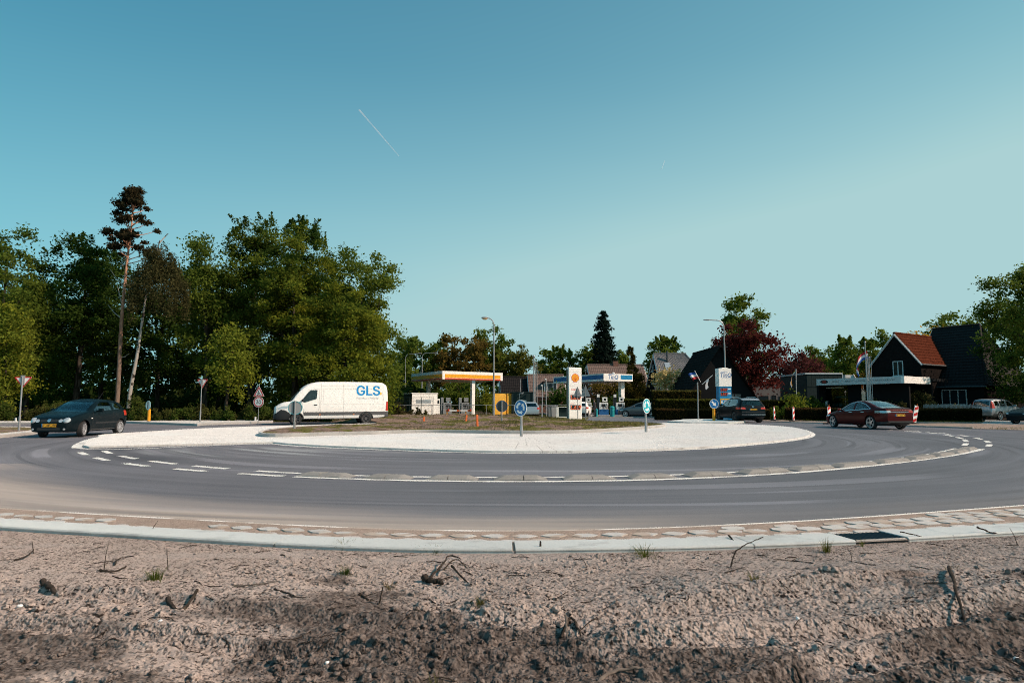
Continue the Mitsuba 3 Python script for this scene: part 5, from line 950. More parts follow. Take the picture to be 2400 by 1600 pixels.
def tiled(p00, p10, p11, p01, tw=0.30, th=0.36, amp=0.045):
    """roof plane as rows of curved tiles: corners eave left, eave right, ridge right, ridge left"""
    p00, p10, p11, p01 = (np.array(q, float) for q in (p00, p10, p11, p01))
    W = max(np.linalg.norm(p10 - p00), np.linalg.norm(p11 - p01)); H = np.linalg.norm(p01 - p00); nu, nv = max(2, int(W / tw)), max(2, int(H / th))
    us = np.linspace(0, 1, nu * 4 + 1); vs = np.sort(np.r_[np.arange(nv) / nv, (np.arange(nv) + 0.985) / nv, 1.0]); fr = (vs * nv) % 1.0; fr[-1] = 1; fr[1::2][:nv] = 0.985
    U, V = np.meshgrid(us, vs, indexing='ij'); A = p00 + (p10 - p00) * U[..., None]; B = p01 + (p11 - p01) * U[..., None]; P_ = A + (B - A) * V[..., None]
    n = np.cross(p10 - p00, p01 - p00); 
    if np.linalg.norm(n) < 1e-9: n = np.cross(p10 - p00, p11 - p00)
    n /= np.linalg.norm(n); n = n if n[2] > 0 else -n
    span = np.linalg.norm(B - A, axis=-1) * 0 + 1; d = amp * (0.5 + 0.5 * np.sin(U * nu * 2 * np.pi)) + amp * 0.9 * (1 - fr)[None, :]
    P_ = P_ + n * d[..., None]; nu_, nv_ = P_.shape[:2]; i, j = np.meshgrid(np.arange(nu_ - 1), np.arange(nv_ - 1), indexing='ij'); q = np.stack([i * nv_ + j, (i + 1) * nv_ + j, (i + 1) * nv_ + j + 1, i * nv_ + j + 1], -1).reshape(-1, 4)
    m = trimesh.Trimesh(P_.reshape(-1, 3), np.vstack([q[:, [0, 1, 2]], q[:, [0, 2, 3]]]), process=False)
    if m.face_normals[:, 2].mean() < 0: m.invert()
    return m
def house(label, x, y, rz, w, d, he, hr, wall, roof, ridge=None, hipl=0.0, hipr=0.0, over=0.35, name='house', trim='frame_white', windows=(), chimney=None, skylights=(), verge=True, flat=False):
    """front eave along local x at y=0, ridge parallel to it at y=ridge; windows: (face, a0, a1, z0, z1, panes)"""
    g = thing(name, label, 'house'); W_ = local(x, y, rz); r = d / 2 if ridge is None else ridge; f_ = (hr - he) / r; b_ = (hr - he) / (d - r)
    pent = lambda xx: Polygon([(0, -0.2), (d, -0.2), (d, he), (r, hr), (0, he)])
    def gable(x0, x1, cut):
        p = pent(0) if not cut else Polygon([(0, -0.2), (d, -0.2), (d, he), (0, he)]); m = prism(p, 0, x1 - x0); v = m.vertices; mm = trimesh.Trimesh(np.c_[x0 + v[:, 2], v[:, 0], v[:, 1]], m.faces, process=False); return mm
    part(g, 'wall', gable(0, 0.25, hipl > 0), wall, tw=W_); part(g, 'wall', gable(w - 0.25, w, hipr > 0), wall, tw=W_); part(g, 'wall', bbox(0.25, w - 0.25, 0, 0.25, -0.2, he), wall, tw=W_); part(g, 'wall', bbox(0.25, w - 0.25, d - 0.25, d, -0.2, he), wall, tw=W_)
    o = over; e0, e1 = he - o * f_, he - o * b_; xl, xr = -o, w + o
    part(g, 'roof', tiled((xl, -o, e0 + 0.06), (xr, -o, e0 + 0.06), (xr - (o + hipr if hipr else 0), r, hr + 0.06), (xl + (o + hipl if hipl else 0), r, hr + 0.06)), roof, smooth=50, tw=W_)
    part(g, 'roof', tiled((xr, d + o, e1 + 0.06), (xl, d + o, e1 + 0.06), (xl + (o + hipl if hipl else 0), r, hr + 0.06), (xr - (o + hipr if hipr else 0), r, hr + 0.06)), roof, smooth=50, tw=W_)
    if hipr: part(g, 'roof', tiled((xr, -o, e0 + 0.06), (xr, d + o, e1 + 0.06), (w - hipr, r + 0.01, hr + 0.06), (w - hipr, r - 0.01, hr + 0.06)), roof, smooth=50, tw=W_)
    if hipl: part(g, 'roof', tiled((xl, d + o, e1 + 0.06), (xl, -o, e0 + 0.06), (hipl, r - 0.01, hr + 0.06), (hipl, r + 0.01, hr + 0.06)), roof, smooth=50, tw=W_)
    rx0, rx1 = (hipl if hipl else xl), (w - hipr if hipr else xr)
    n_ = max(2, int((rx1 - rx0) / 0.4))
    part(g, 'ridge_tiles', cat_([tube([(rx0 + (rx1 - rx0) * i / n_, r, hr + 0.08), (rx0 + (rx1 - rx0) * (i + 1) / n_ + 0.03, r, hr + 0.095)], [0.12, 0.135], 8) for i in range(n_)]), roof, smooth=40, tw=W_)
    labels[numbered(g + '__ridge_tiles')[:-4] if False else g + '__ridge_tiles'] = {'kind': 'stuff'}
    if hipr: part(g, 'hip_tiles', tube([(xr, -o, e0 + 0.12), (w - hipr, r, hr + 0.12)], 0.11, 8), roof, tw=W_)
    if verge:
        for gx, hp in ((xl, hipl), (xr, hipr)):
            if not hp:
                for (a, b) in (((gx, -o, e0), (gx, r, hr)), ((gx, r, hr), (gx, d + o, e1))): part(g, 'bargeboard', tube([np.array(a) + (0, 0, -0.03), np.array(b) + (0, 0, -0.03)], 0.09, 4), trim, tw=W_)
    part(g, 'gutter', tube([(xl, -o - 0.06, e0 + 0.02), (xr, -o - 0.06, e0 + 0.02)], 0.07, 8), 'sign_dark_back', smooth=40, tw=W_)
    for fc, a0, a1, z0, z1, n in windows:
        t = 0.07
        if fc == 'front': mk = lambda u0, u1, y0, y1, k0, k1: bbox(u0, u1, -y1, -y0, k0, k1)
        else: mk = lambda u0, u1, y0, y1, k0, k1: bbox(-y1, -y0, u0, u1, k0, k1)
        wk = part(g, 'window', cat_([mk(a0, a1, 0.0, 0.06, z0, z0 + t), mk(a0, a1, 0.0, 0.06, z1 - t, z1)] + [mk(a0 + (a1 - a0 - t) * i / n, a0 + (a1 - a0 - t) * i / n + t, 0.001, 0.058, z0 + t, z1 - t) for i in range(n + 1)]), trim, tw=W_)
        part(wk, 'pane', mk(a0 + t, a1 - t, 0.005, 0.025, z0 + t, z1 - t), 'window_glass', tw=W_); part(wk, 'sill', mk(a0 - 0.08, a1 + 0.08, 0.0, 0.14, z0 - 0.08, z0 - 0.002), trim, tw=W_)
    if chimney:
        cx, cy, cz0, cz1, s = chimney; part(g, 'chimney', bbox(cx - s / 2, cx + s / 2, cy - s / 2, cy + s / 2, cz0, cz1), wall, tw=W_)
    for (a0, a1, v0, v1) in skylights:
        P_ = lambda a, v: np.array([a, v, he + f_ * v + 0.16]); p = [P_(a0, v0), P_(a1, v0), P_(a1, v1), P_(a0, v1)]; dz = np.array([0, 0, 0.06])
        m = trimesh.Trimesh(np.array(p + [q + dz for q in p]), [[4, 5, 6], [4, 6, 7], [0, 1, 5], [0, 5, 4], [1, 2, 6], [1, 6, 5], [2, 3, 7], [2, 7, 6], [3, 0, 4], [3, 4, 7]], process=False); part(g, 'skylight', m, 'lamp_clear', tw=W_)
    return g, W_
g, W_ = house('house with a large grey pantiled roof, hipped on its right, behind the cream blossoming tree', 18.75, 73.9, 0, 6.9, 9.6, 2.75, 7.75, 'brick_dark', 'tile_grey', ridge=4.1, hipr=3.0, over=0.25, windows=[('left', 5.2, 6.9, 5.6, 6.5, 3), ('left', 2.6, 4.6, 2.1, 3.6, 3), ('front', 1.0, 2.4, 0.9, 2.2, 2)], skylights=[(0.9, 1.6, 2.2, 3.0), (3.9, 4.8, 2.1, 3.0)])
part(g, 'flue_pipe', tube([(1.35, 3.2, 6.2), (1.35, 3.2, 8.1)], 0.14, 8), 'sign_dark_back', tw=W_); part(g, 'balcony_rail', bbox(-0.35, -0.02, 2.2, 5.0, 3.85, 4.05), 'frame_white', tw=W_)
house('house with a weathered brown tiled roof and squat chimney behind the blue and white canopy', 12.7, 92.0, 3, 8.5, 9.0, 3.0, 7.55, 'brick_red', 'tile_brown', chimney=(4.3, 4.6, 6.5, 8.2, 0.8), windows=[('front', 1.0, 2.6, 1.0, 2.4, 2), ('left', 3.4, 5.2, 3.6, 4.9, 2)])
house('house with a dark grey roof and white gable boards behind the yellow wall', -1.35, 90.0, 4, 4.4, 7.0, 2.5, 5.45, 'brick_dark', 'tile_dark', windows=[('left', 2.6, 4.0, 2.6, 4.0, 2)])
g, W_ = house('tiled house with a wide white dormer window behind the flag masts', 2.9, 89.0, 2, 4.9, 8.0, 2.55, 5.75, 'brick_red', 'tile_brown')
part(g, 'dormer', bbox(2.0, 3.9, 0.7, 3.0, 2.9, 4.55), 'frame_white', tw=W_); part(g, 'dormer_roof', bbox(1.8, 4.1, 0.45, 3.2, 4.552, 4.70), 'tile_dark', tw=W_)
for a, b in ((2.1, 2.45), (2.55, 3.25), (3.35, 3.8)): part(g, 'dormer_pane', bbox(a, b, 0.68, 0.698, 3.25, 4.35), 'window_glass', tw=W_)
house('black steep-roofed house with flags behind the blue and white price pylon', 23.3, 57.6, 90, 8.0, 6.4, 2.0, 6.75, 'render_dark', 'thatch', trim='render_dark', verge=False, windows=[('left', 1.2, 2.6, 1.2, 2.3, 2)])
house('small white cottage with a red roof glimpsed through the left woodland', (-40.91, 78.00, 1.10)[0], 78.0, 10, 3.2, 5.0, 3.1, 4.5, 'render_white', 'tile_red', windows=[('front', 0.8, 2.2, 1.0, 2.2, 2)])
# long low brick building
g = thing('brick_building', 'long low grey-brown brick building behind the trunk of the purple-leaved tree', 'building'); W_ = local((28.64, 78.00, 1.10)[0], 78.0, 0); w = 9.0
part(g, 'wall', bbox(0, w, 0, 6, -0.1, 4.05), 'brick_grey', tw=W_); part(g, 'roof_edge', bbox(-0.1, w + 0.1, -0.1, 6.1, 4.051, 4.25), 'render_dark', tw=W_); part(g, 'canopy_band', bbox(-1.2, 1.95, -0.9, -0.002, 2.35, 2.6), 'lamp_clear', tw=W_)
for a, b, z0, z1 in ((2.6, 3.0, 1.0, 2.3), (3.55, 4.75, 1.0, 2.35), (5.2, 5.75, 1.6, 2.4), (6.1, 6.7, 1.1, 2.3)):
    k = part(g, 'window', cat_([bbox(a, b, -0.05, -0.002, z0, z0 + 0.07), bbox(a, b, -0.05, -0.002, z1 - 0.07, z1), bbox(a, a + 0.07, -0.049, -0.003, z0 + 0.07, z1 - 0.07), bbox(b - 0.07, b, -0.049, -0.003, z0 + 0.07, z1 - 0.07)]), 'render_dark', tw=W_); part(k, 'pane', bbox(a + 0.07, b - 0.07, -0.03, -0.004, z0 + 0.07, z1 - 0.07), 'window_glass', tw=W_)
# shop with the long pale fascia
g = thing('shop', 'low dark shop with a long pale lettered fascia beside the red-roofed house', 'shop'); W_ = local(27.55, 54.05, -58.3); L_ = 7.08
part(g, 'fascia', bbox(0, L_, -0.02, 0.25, 2.95, 3.52), 'shop_fascia', tw=W_); part(g, 'fascia', bbox(L_ + 0.001, L_ + 0.25, -0.02, 4.3, 2.95, 3.52), 'fascia_white', tw=W_); part(g, 'roof', bbox(0.0, L_, 0.251, 8.0, 3.2, 3.45), 'render_dark', tw=W_); part(g, 'back_wall', bbox(0, L_, 5.0, 5.2, 0, 3.2), 'render_dark', tw=W_)  # long fascia is white too; its unlit side is put into the greyer paint
part(g, 'side_wall', bbox(-0.2, 0, 0.3, 8, 0, 3.4), 'render_dark', tw=W_); part(g, 'front_wall', bbox(2.1, 3.2, 1.2, 1.4, 0, 2.94), 'render_dark', tw=W_); part(g, 'front_wall', bbox(3.9, L_, 1.2, 1.4, 0, 2.94), 'render_dark', tw=W_); part(g, 'ceiling', bbox(0, L_, 0.26, 5, 2.951, 3.0), 'render_dark', tw=W_); part(g, 'floor', bbox(0, L_, 0.3, 5, -0.02, 0.05), 'render_dark', tw=W_)
part(g, 'display_window', bbox(0.05, 2.08, 1.28, 1.29, 0.4, 2.9), 'car_glass', tw=W_); part(g, 'door_pane', bbox(3.22, 3.88, 1.28, 1.29, 0.05, 2.9), 'car_glass', tw=W_)
for a, b in ((0.3, 1.0), (1.1, 1.9)): part(g, 'awning_bar', bbox(a, b, 0.9, 0.98, 2.70, 2.78), 'lamp_clear', tw=W_)
part(g, 'strip_light', bbox(0.4, 1.45, 2.2, 2.3, 1.85, 2.0), 'tube_light', tw=W_); part(g, 'strip_light', bbox(1.0, 1.3, 2.6, 2.7, 1.52, 1.62), 'tube_light', tw=W_)
prin('tube_light', (0.85, 0.9, 0.85), 0.5)
for i in range(5): part(g, 'shelf_goods', bbox(0.5 + i * 0.3, 0.72 + i * 0.3, 1.5, 1.7, 1.05, 1.35), ('lamp_clear', 'bin_teal', 'white_plastic')[i % 3], tw=W_)
part(g, 'poster', bbox(3.3, 3.62, 1.18, 1.19, 1.45, 2.35), 'lamp_clear', tw=W_); part(g, 'poster', bbox(3.3, 3.75, 1.18, 1.19, 0.6, 1.3), 'lamp_clear', tw=W_); part(g, 'letter_box', bbox(0.06, 0.22, 1.1, 1.2, 1.1, 1.6), 'white_plastic', tw=W_)
for a, tx in ((1.75, 'WONEN'), (2.95, 'AMBACHT'), (4.15, 'DECORATIE'), (5.80, 'TWEEDEHANDS HOUT')): part(g, 'lettering', face_text(tx, 0.13, a, 3.25, -0.022, bold=False, stretch=0.9), 'cloth_dark', tw=W_)
for a in (2.33, 3.5, 4.8): part(g, 'lettering_dash', bbox(a - 0.1, a + 0.12, -0.024, -0.0205, 3.24, 3.26), 'cloth_dark', tw=W_)
part(g, 'logo', xf(P2(affinity.scale(Point(0, 0).buffer(1, quad_segs=8), 0.36, 0.16), 0.01), 0.72, -0.034, 3.26), 'ink_black', tw=W_)
part(g, 'logo_letters', face_text('MEI', 0.15, 0.74, 3.26, -0.035, stretch=0.9), 'price_red', tw=W_)
g = thing('annex', 'dark boarded upper storey with a pale roof edge behind the shop fascia', 'building'); W_ = local((29.59, 60.00, 1.14)[0], 60.0, 0)
part(g, 'walls', bbox(0, 3.55, 0, 6, 0, 4.25), 'cabin_green', tw=W_); part(g, 'roof_edge', bbox(-0.15, 3.62, -0.08, 6.1, 4.251, 4.42), 'shop_fascia', tw=W_); part(g, 'corner_trim', bbox(3.552, 3.63, -0.05, 0.1, 3.0, 4.25), 'shop_fascia', tw=W_)
for i in range(8): part(g, 'board', bbox(0.02 + i * 0.44, 0.44 + i * 0.44, -0.03, -0.002, 3.0, 4.2), 'cabin_green', tw=W_)
g = thing('annex', 'pale slatted gable end just right of the dark boarded upper storey', 'building'); W_ = local((35.71, 64.00, 1.13)[0], 64.0, 0)
part(g, 'wall', bbox(0, 0.95, 0, 3, 0, 4.4), 'render_white', tw=W_)
for i in range(5): part(g, 'slat', bbox(0.0, 0.95, -0.03, -0.002, 3.0 + i * 0.27, 3.24 + i * 0.27), 'fascia_white', tw=W_)
part(g, 'bargeboard', tube([(0.85, -0.05, 4.45), (1.3, -0.05, 3.5)], 0.07, 5), 'frame_white', tw=W_)
# red-roofed house: wing with the dark gable, main block with the hipped end
house('wing of the dark brick house with a steep red pantiled roof and dark gable', 37.18, 54.2, 31, 6.6, 4.35, 5.05, 7.85, 'brick_dark', 'tile_red', ridge=2.09, over=0.16, windows=[('left', 1.5, 2.4, 3.9, 5.3, 2)])
house('main block of the dark house with the hipped roof end nearest the big oak', 38.95, 57.4, -59, 5.3, 9.2, 3.3, 8.75, 'brick_dark', 'tile_dark', ridge=4.5, hipr=1.7, over=0.4, windows=[('front', 2.0, 4.0, 1.2, 2.6, 3)])  # unlit slope of the red roof is put into the dark tile colour
house('low garage with a brown tiled roof under the big oak at the right', 56.0, 70.0, -20, 5.0, 5.0, 2.5, 4.6, 'brick_red', 'tile_brown')

# ---------------------------------------------------------------- people
def figure(joints, bones, extra=(), refine=0.03, it=12):
    ms = []
    for a, b in bones:
        (p, r), (q, s) = joints[a], joints[b]
        ms.append(manifold3d.Manifold.batch_hull([manifold3d.Manifold.sphere(r, 16).translate(tuple(map(float, p))), manifold3d.Manifold.sphere(s, 16).translate(tuple(map(float, q)))]))
    m = manifold3d.Manifold.batch_boolean(ms + list(extra), manifold3d.OpType.Add).refine_to_length(refine); t = tm(m); t.merge_vertices(); trimesh.smoothing.filter_taubin(t, iterations=it); return t
def head_mesh(c, fwd, s=1.0):
    """head with brow, nose, chin, ears, facing fwd (angle in degrees about z)"""
    S = manifold3d.Manifold.sphere; E = lambda x, y, z, a, b, d: S(1.0, 24).scale((a, b, d)).translate((x, y, z))
    m = E(0, 0, 0.03, 0.095, 0.075, 0.105) + E(0.025, 0, -0.045, 0.065, 0.058, 0.075) + E(0.095, 0, -0.015, 0.022, 0.014, 0.026) + E(0.07, 0, -0.095, 0.028, 0.03, 0.022) + E(-0.005, 0.078, -0.01, 0.02, 0.012, 0.032) + E(-0.005, -0.078, -0.01, 0.02, 0.012, 0.032) + E(0.082, 0, -0.058, 0.014, 0.024, 0.007) + E(0.075, 0.03, 0.025, 0.02, 0.024, 0.009) + E(0.075, -0.03, 0.025, 0.02, 0.024, 0.009)
    m = m - E(0.088, 0.032, 0.004, 0.014, 0.016, 0.009) - E(0.088, -0.032, 0.004, 0.014, 0.016, 0.009)
    t = tm(m.refine_to_length(0.012)); t.merge_vertices(); trimesh.smoothing.filter_taubin(t, iterations=6)
    hair = tm((E(-0.015, 0, 0.045, 0.098, 0.083, 0.105) - E(0.09, 0, -0.02, 0.07, 0.09, 0.09)).refine_to_length(0.02)); eyes = cat_([xf(trimesh.creation.icosphere(subdivisions=2, radius=0.011), 0.076, y, 0.004) for y in (-0.032, 0.032)])
    out = []
    for q in (t, hair, eyes):
        q.apply_scale(s); q.apply_transform(trimesh.transformations.rotation_matrix(math.radians(fwd), (0, 0, 1))); q.apply_translation(c); out.append(q)
    return out
def hand(wrist, fwd, up, s=1.0, curl=0.4):
    """a hand from the wrist: palm, four unequal curled fingers, a thumb from the side of the palm"""
    f = np.array(fwd, float); f /= np.linalg.norm(f); u = np.array(up, float); u -= f * (u @ f); u /= np.linalg.norm(u); r = np.cross(f, u); w = np.array(wrist, float); ms = []
    S = lambda p, q: manifold3d.Manifold.sphere(q * s, 10).translate(tuple(map(float, p)))
    base = [w + s * (f * 0.085 + r * x) for x in (-0.032, -0.011, 0.011, 0.031)]
    ms.append(manifold3d.Manifold.batch_hull([S(w, 0.026)] + [S(b, 0.013) for b in base]))
    for b, L in zip(base, (0.062, 0.078, 0.084, 0.074)):
        p0 = b; d = f
        for k in range(3):
            a = curl * (k + 0.6); d2 = f * math.cos(a) - u * math.sin(a); p1 = p0 + s * d2 * L * (0.45, 0.32, 0.23)[k]; ms.append(manifold3d.Manifold.batch_hull([S(p0, 0.0095 - 0.001 * k), S(p1, 0.0085 - 0.001 * k)])); p0 = p1
    t0 = w + s * (f * 0.03 + r * 0.028); t1 = t0 + s * (f * 0.03 + r * 0.03 - u * 0.015); t2 = t1 + s * (f * 0.03 + r * 0.008 - u * 0.015)
    ms += [manifold3d.Manifold.batch_hull([S(t0, 0.014), S(t1, 0.011)]), manifold3d.Manifold.batch_hull([S(t1, 0.011), S(t2, 0.009)])]
    m = tm(manifold3d.Manifold.batch_boolean(ms, manifold3d.OpType.Add).refine_to_length(0.006)); m.merge_vertices(); trimesh.smoothing.filter_taubin(m, iterations=4); return m
# the driver of the black hatchback, seated at the left with both hands on the wheel
W_ = T().translate([-17.62, 24.70, 0]).rotate([0, 0, 1], -86)
g = thing('person', 'driver in dark clothes at the open window of the small black hatchback', 'person')
dx, dy = 0.06, 0.36
J = {'hip': ((dx - 0.06, dy, 0.62), 0.15), 'chest': ((dx - 0.10, dy, 0.92), 0.15), 'neck': ((dx - 0.10, dy, 1.10), 0.065), 'sl': ((dx - 0.08, dy + 0.17, 1.02), 0.068), 'sr': ((dx - 0.08, dy - 0.17, 1.02), 0.068), 'el': ((dx + 0.12, dy + 0.24, 0.80), 0.047), 'er': ((dx + 0.12, dy - 0.24, 0.80), 0.047), 'wl': ((dx + 0.34, dy + 0.15, 0.93), 0.034), 'wr': ((dx + 0.34, dy - 0.15, 0.93), 0.034), 'kl': ((dx + 0.38, dy + 0.12, 0.66), 0.075), 'kr': ((dx + 0.38, dy - 0.12, 0.66), 0.075), 'al': ((dx + 0.62, dy + 0.10, 0.36), 0.05), 'ar': ((dx + 0.62, dy - 0.10, 0.36), 0.05)}
part(g, 'body', figure(J, [('hip', 'chest'), ('chest', 'neck'), ('chest', 'sl'), ('chest', 'sr'), ('sl', 'el'), ('sr', 'er'), ('el', 'wl'), ('er', 'wr'), ('hip', 'kl'), ('hip', 'kr'), ('kl', 'al'), ('kr', 'ar')]), 'cloth_dark', smooth=True, tw=W_)
nk = tube([(dx - 0.10, dy, 1.08), (dx - 0.08, dy, 1.19)], [0.055, 0.05], 12); part(g, 'neck', nk, 'skin', smooth=True, tw=W_)
for nm, m, mt in zip(('head', 'hair', 'eyes'), head_mesh((dx - 0.06, dy, 1.255), 18), ('skin', 'hair_dark', 'ink_black')): part(g, nm, m, mt, smooth=True, tw=W_)
for sy in (1, -1): part(g, 'hand', hand((dx + 0.35, dy + sy * 0.15, 0.935), (0.7, -0.25 * sy, 0.5), (-0.5, 0, 0.8)), 'skin', smooth=True, tw=W_)
# a man standing by the pumps
W_ = local(*PX((8.40, 61.00, 1.14)), 150)
g = thing('person', 'person in dark clothes standing beside the fuel pumps next to the white car', 'person')
J = {'pel': ((0, 0, 0.95), 0.15), 'waist': ((0, 0, 1.10), 0.135), 'chest': ((0.01, 0, 1.32), 0.155), 'neck': ((0.01, 0, 1.50), 0.062), 'sl': ((0, 0.19, 1.43), 0.065), 'sr': ((0, -0.19, 1.43), 0.065), 'el': ((-0.03, 0.26, 1.14), 0.047), 'er': ((0.06, -0.26, 1.15), 0.047), 'wl': ((0.08, 0.27, 0.90), 0.036), 'wr': ((0.24, -0.20, 1.05), 0.036), 'hl': ((0, 0.09, 0.93), 0.095), 'hr': ((0, -0.09, 0.93), 0.095), 'kl': ((0.03, 0.10, 0.50), 0.066), 'kr': ((-0.02, -0.11, 0.50), 0.066), 'al': ((0.0, 0.10, 0.09), 0.045), 'ar': ((-0.06, -0.12, 0.09), 0.045), 'tl': ((0.17, 0.12, 0.035), 0.035), 'tr': ((0.11, -0.14, 0.035), 0.035)}
part(g, 'body', figure(J, [('pel', 'waist'), ('waist', 'chest'), ('chest', 'neck'), ('chest', 'sl'), ('chest', 'sr'), ('sl', 'el'), ('sr', 'er'), ('el', 'wl'), ('er', 'wr'), ('pel', 'hl'), ('pel', 'hr'), ('hl', 'kl'), ('hr', 'kr'), ('kl', 'al'), ('kr', 'ar'), ('al', 'tl'), ('ar', 'tr')]), 'cloth_dark', smooth=True, tw=W_)
part(g, 'neck', tube([(0.01, 0, 1.5), (0.02, 0, 1.6)], [0.055, 0.05], 12), 'skin', smooth=True, tw=W_)
for nm, m, mt in zip(('head', 'hair', 'eyes'), head_mesh((0.03, 0, 1.665), 10), ('skin', 'hair_dark', 'ink_black')): part(g, nm, m, mt, smooth=True, tw=W_)
part(g, 'hand', hand((0.085, 0.27, 0.88), (0.15, 0, -1), (0, 1, 0)), 'skin', smooth=True, tw=W_); part(g, 'hand', hand((0.25, -0.2, 1.06), (1, 0.2, 0.1), (0, 0, 1)), 'skin', smooth=True, tw=W_)

# ---------------------------------------------------------------- parked cars and cars at the pumps
def hatch(**k):
    d = dict(L=4.25, w=0.88, H=1.47); d.update(k); L, H = d['L'], d['H']
    c = Car(L, d['w'], [(0, 0.55), (0.03, 0.66), (0.2, 0.76), (0.6, 0.88), (1.05, 0.98), (1.25, 1.03), (2.0, H - 0.07), (2.4, H), (L * 0.70, H - 0.015), (L - 0.6, H - 0.12), (L - 0.28, H - 0.34), (L - 0.1, 1.0), (L - 0.03, 0.8), (L, 0.6)],
            [(0, 0.7), (1.1, 0.94), (1.4, 0.96), (L - 0.6, 1.02), (L, 1.03)], [(0, 0.25), (0.3, 0.2), (L - 0.4, 0.2), (L, 0.34)], 0.82, min(2.6, L - 1.5), 0.32, 0.42, hw=[(0, 0.62), (0.08, 0.72), (0.35, 0.84), (0.9, d['w']), (L - 1.1, d['w']), (L - 0.4, d['w'] - 0.04), (L, d['w'] - 0.16)])
    tr = []
    for sg in (-1, 1):
        tr += [('headlight', c.skin(c.front([(sg * 0.45, 0.62), (sg * 0.86, 0.64), (sg * 0.88, 0.76), (sg * 0.55, 0.72)], -0.3, 0.9), 0.004, 0.03), 'lamp_clear'), ('tail_light', c.skin(c.front([(sg * 0.55, 0.80), (sg * 0.95, 0.80), (sg * 0.95, 1.0), (sg * 0.6, 0.98)], L - 0.6, L + 0.4), 0.004, 0.03), 'lamp_red')]
    tr += [('door_seam', seam(c, [(1.5, 0.98), (1.45, 0.3), (2.45, 0.3), (2.47, 1.0)]), 'seam'), ('rear_bumper', c.skin(c.front([(-1, 0.2), (1, 0.2), (1, 0.38), (-1, 0.38)], L - 0.5, L + 0.5), 0.004, 0.03), 'black_plastic')]
    win = [[(1.6, 1.02), (2.08, H - 0.13), (2.42, H - 0.1), (2.46, 1.03)], [(2.55, 1.03), (2.52, H - 0.1), (min(3.1, L - 1.0), H - 0.12), (L - 0.68, H - 0.26), (L - 0.62, 1.08)]]
    return c, tr, win, ([(-0.66, 1.03), (0.66, 1.03), (0.57, H - 0.07), (-0.57, H - 0.07)], 1.0, 2.1), ([(-0.6, 1.05), (0.6, 1.05), (0.52, H - 0.14), (-0.52, H - 0.14)], L - 0.75, L + 0.2)
def parked(name, label, place, paint, mir, plate_at=None, **k):
    c, tr, win, sc, re = hatch(**k); g, W_ = build_car(name, label, 'car', c, place, paint, win, sc, re, mirror=(1.68, 1.06, paint), trims=tr, alloy=k.get('alloy', 'alloy'), spokes=(5, 'double'), glass='dark_glass', inside=True)
    if plate_at == 'rear': plate(c, 0, 0.62, c.L - 0.01, W_, g, rear=True, txt='')
    return g
_t = meshkit.text_mesh
def plate(c, y, z, s, W_, g, rear=False, txt='', col='plate_yellow', ang=0):
    sg = -1 if rear else 1; k = part(g, 'number_plate', box(c.x(s) + sg * 0.008, y, z, 0.016, 0.52, 0.11), col, tw=W_)
parked('saloon_car', 'dark grey car turning past the tall hedge, partly behind the teal roundabout sign', ((12.81, 60.00, 1.14)[0], 60.0, 0, 158), 'paint_grey', None, L=4.55, w=0.9, H=1.45)
parked('parked_car', 'white car standing at the pump behind the tall white pylon', ((7.49, 63.00, 1.14)[0], 64.0, 0, 75), 'paint_white', None, 'rear', L=3.7, H=1.5)
parked('parked_car', 'silver car half hidden behind the blue roundabout sign by the green cabin', ((1.57, 55.00, 1.15)[0], 57.0, 0, 95), 'paint_silver', None, L=4.0, H=1.48)
parked('parked_car', 'black car at the right edge of the photo beside the oak trunk', ((34.19, 38.50, 1.19)[0], 38.5, 0.0, 186), 'paint_black', None, L=4.6, w=0.92, H=1.62)
# silver estate behind the low fence on the right
c = Car(4.47, 0.86, [(0, 0.6), (0.04, 0.78), (0.25, 0.92), (0.8, 1.02), (1.15, 1.08), (1.3, 1.12), (2.0, 1.58), (2.35, 1.67), (3.6, 1.68), (4.1, 1.62), (4.28, 1.45), (4.38, 1.05), (4.44, 0.85), (4.47, 0.7)], [(0, 0.75), (1.2, 1.02), (4.47, 1.07)], [(0, 0.3), (0.3, 0.25), (4.1, 0.25), (4.47, 0.4)], 0.85, 2.62, 0.34, 0.30, hw=[(0, 0.65), (0.1, 0.76), (0.4, 0.84), (0.9, 0.86), (4.1, 0.86), (4.47, 0.78)])
tr = [('side_moulding', c.skin(c.side([(0.2, 0.30), (4.3, 0.30), (4.3, 0.52), (0.2, 0.52)], r=0.01), 0.008, 0.02), 'paint_grey')]
for sg in (-1, 1): tr.append(('tail_light', c.skin(c.front([(sg * 0.62, 0.95), (sg * 1, 0.95), (sg * 1, 1.6), (sg * 0.62, 1.5)], 4.12, 4.9), 0.005, 0.03), 'lamp_red'))
build_car('parked_car', 'silver-blue estate car parked in front of the dark house on the right', 'car', c, ((39.75, 49.00, 1.17)[0], 49.0, 0, 22), 'paint_silver', [[(1.62, 1.11), (2.05, 1.50), (2.5, 1.54), (2.52, 1.11)], [(2.62, 1.11), (2.6, 1.54), (3.35, 1.54), (3.37, 1.12)], [(3.46, 1.12), (3.45, 1.54), (3.95, 1.50), (4.05, 1.15)]], ([(-0.66, 1.10), (0.66, 1.10), (0.58, 1.57), (-0.58, 1.57)], 1.0, 2.15), ([(-0.58, 1.08), (0.58, 1.08), (0.55, 1.52), (-0.55, 1.52)], 4.0, 4.8), mirror=(1.7, 1.15, 'paint_silver'), trims=tr, spokes=(5, 'double'), glass='dark_glass')

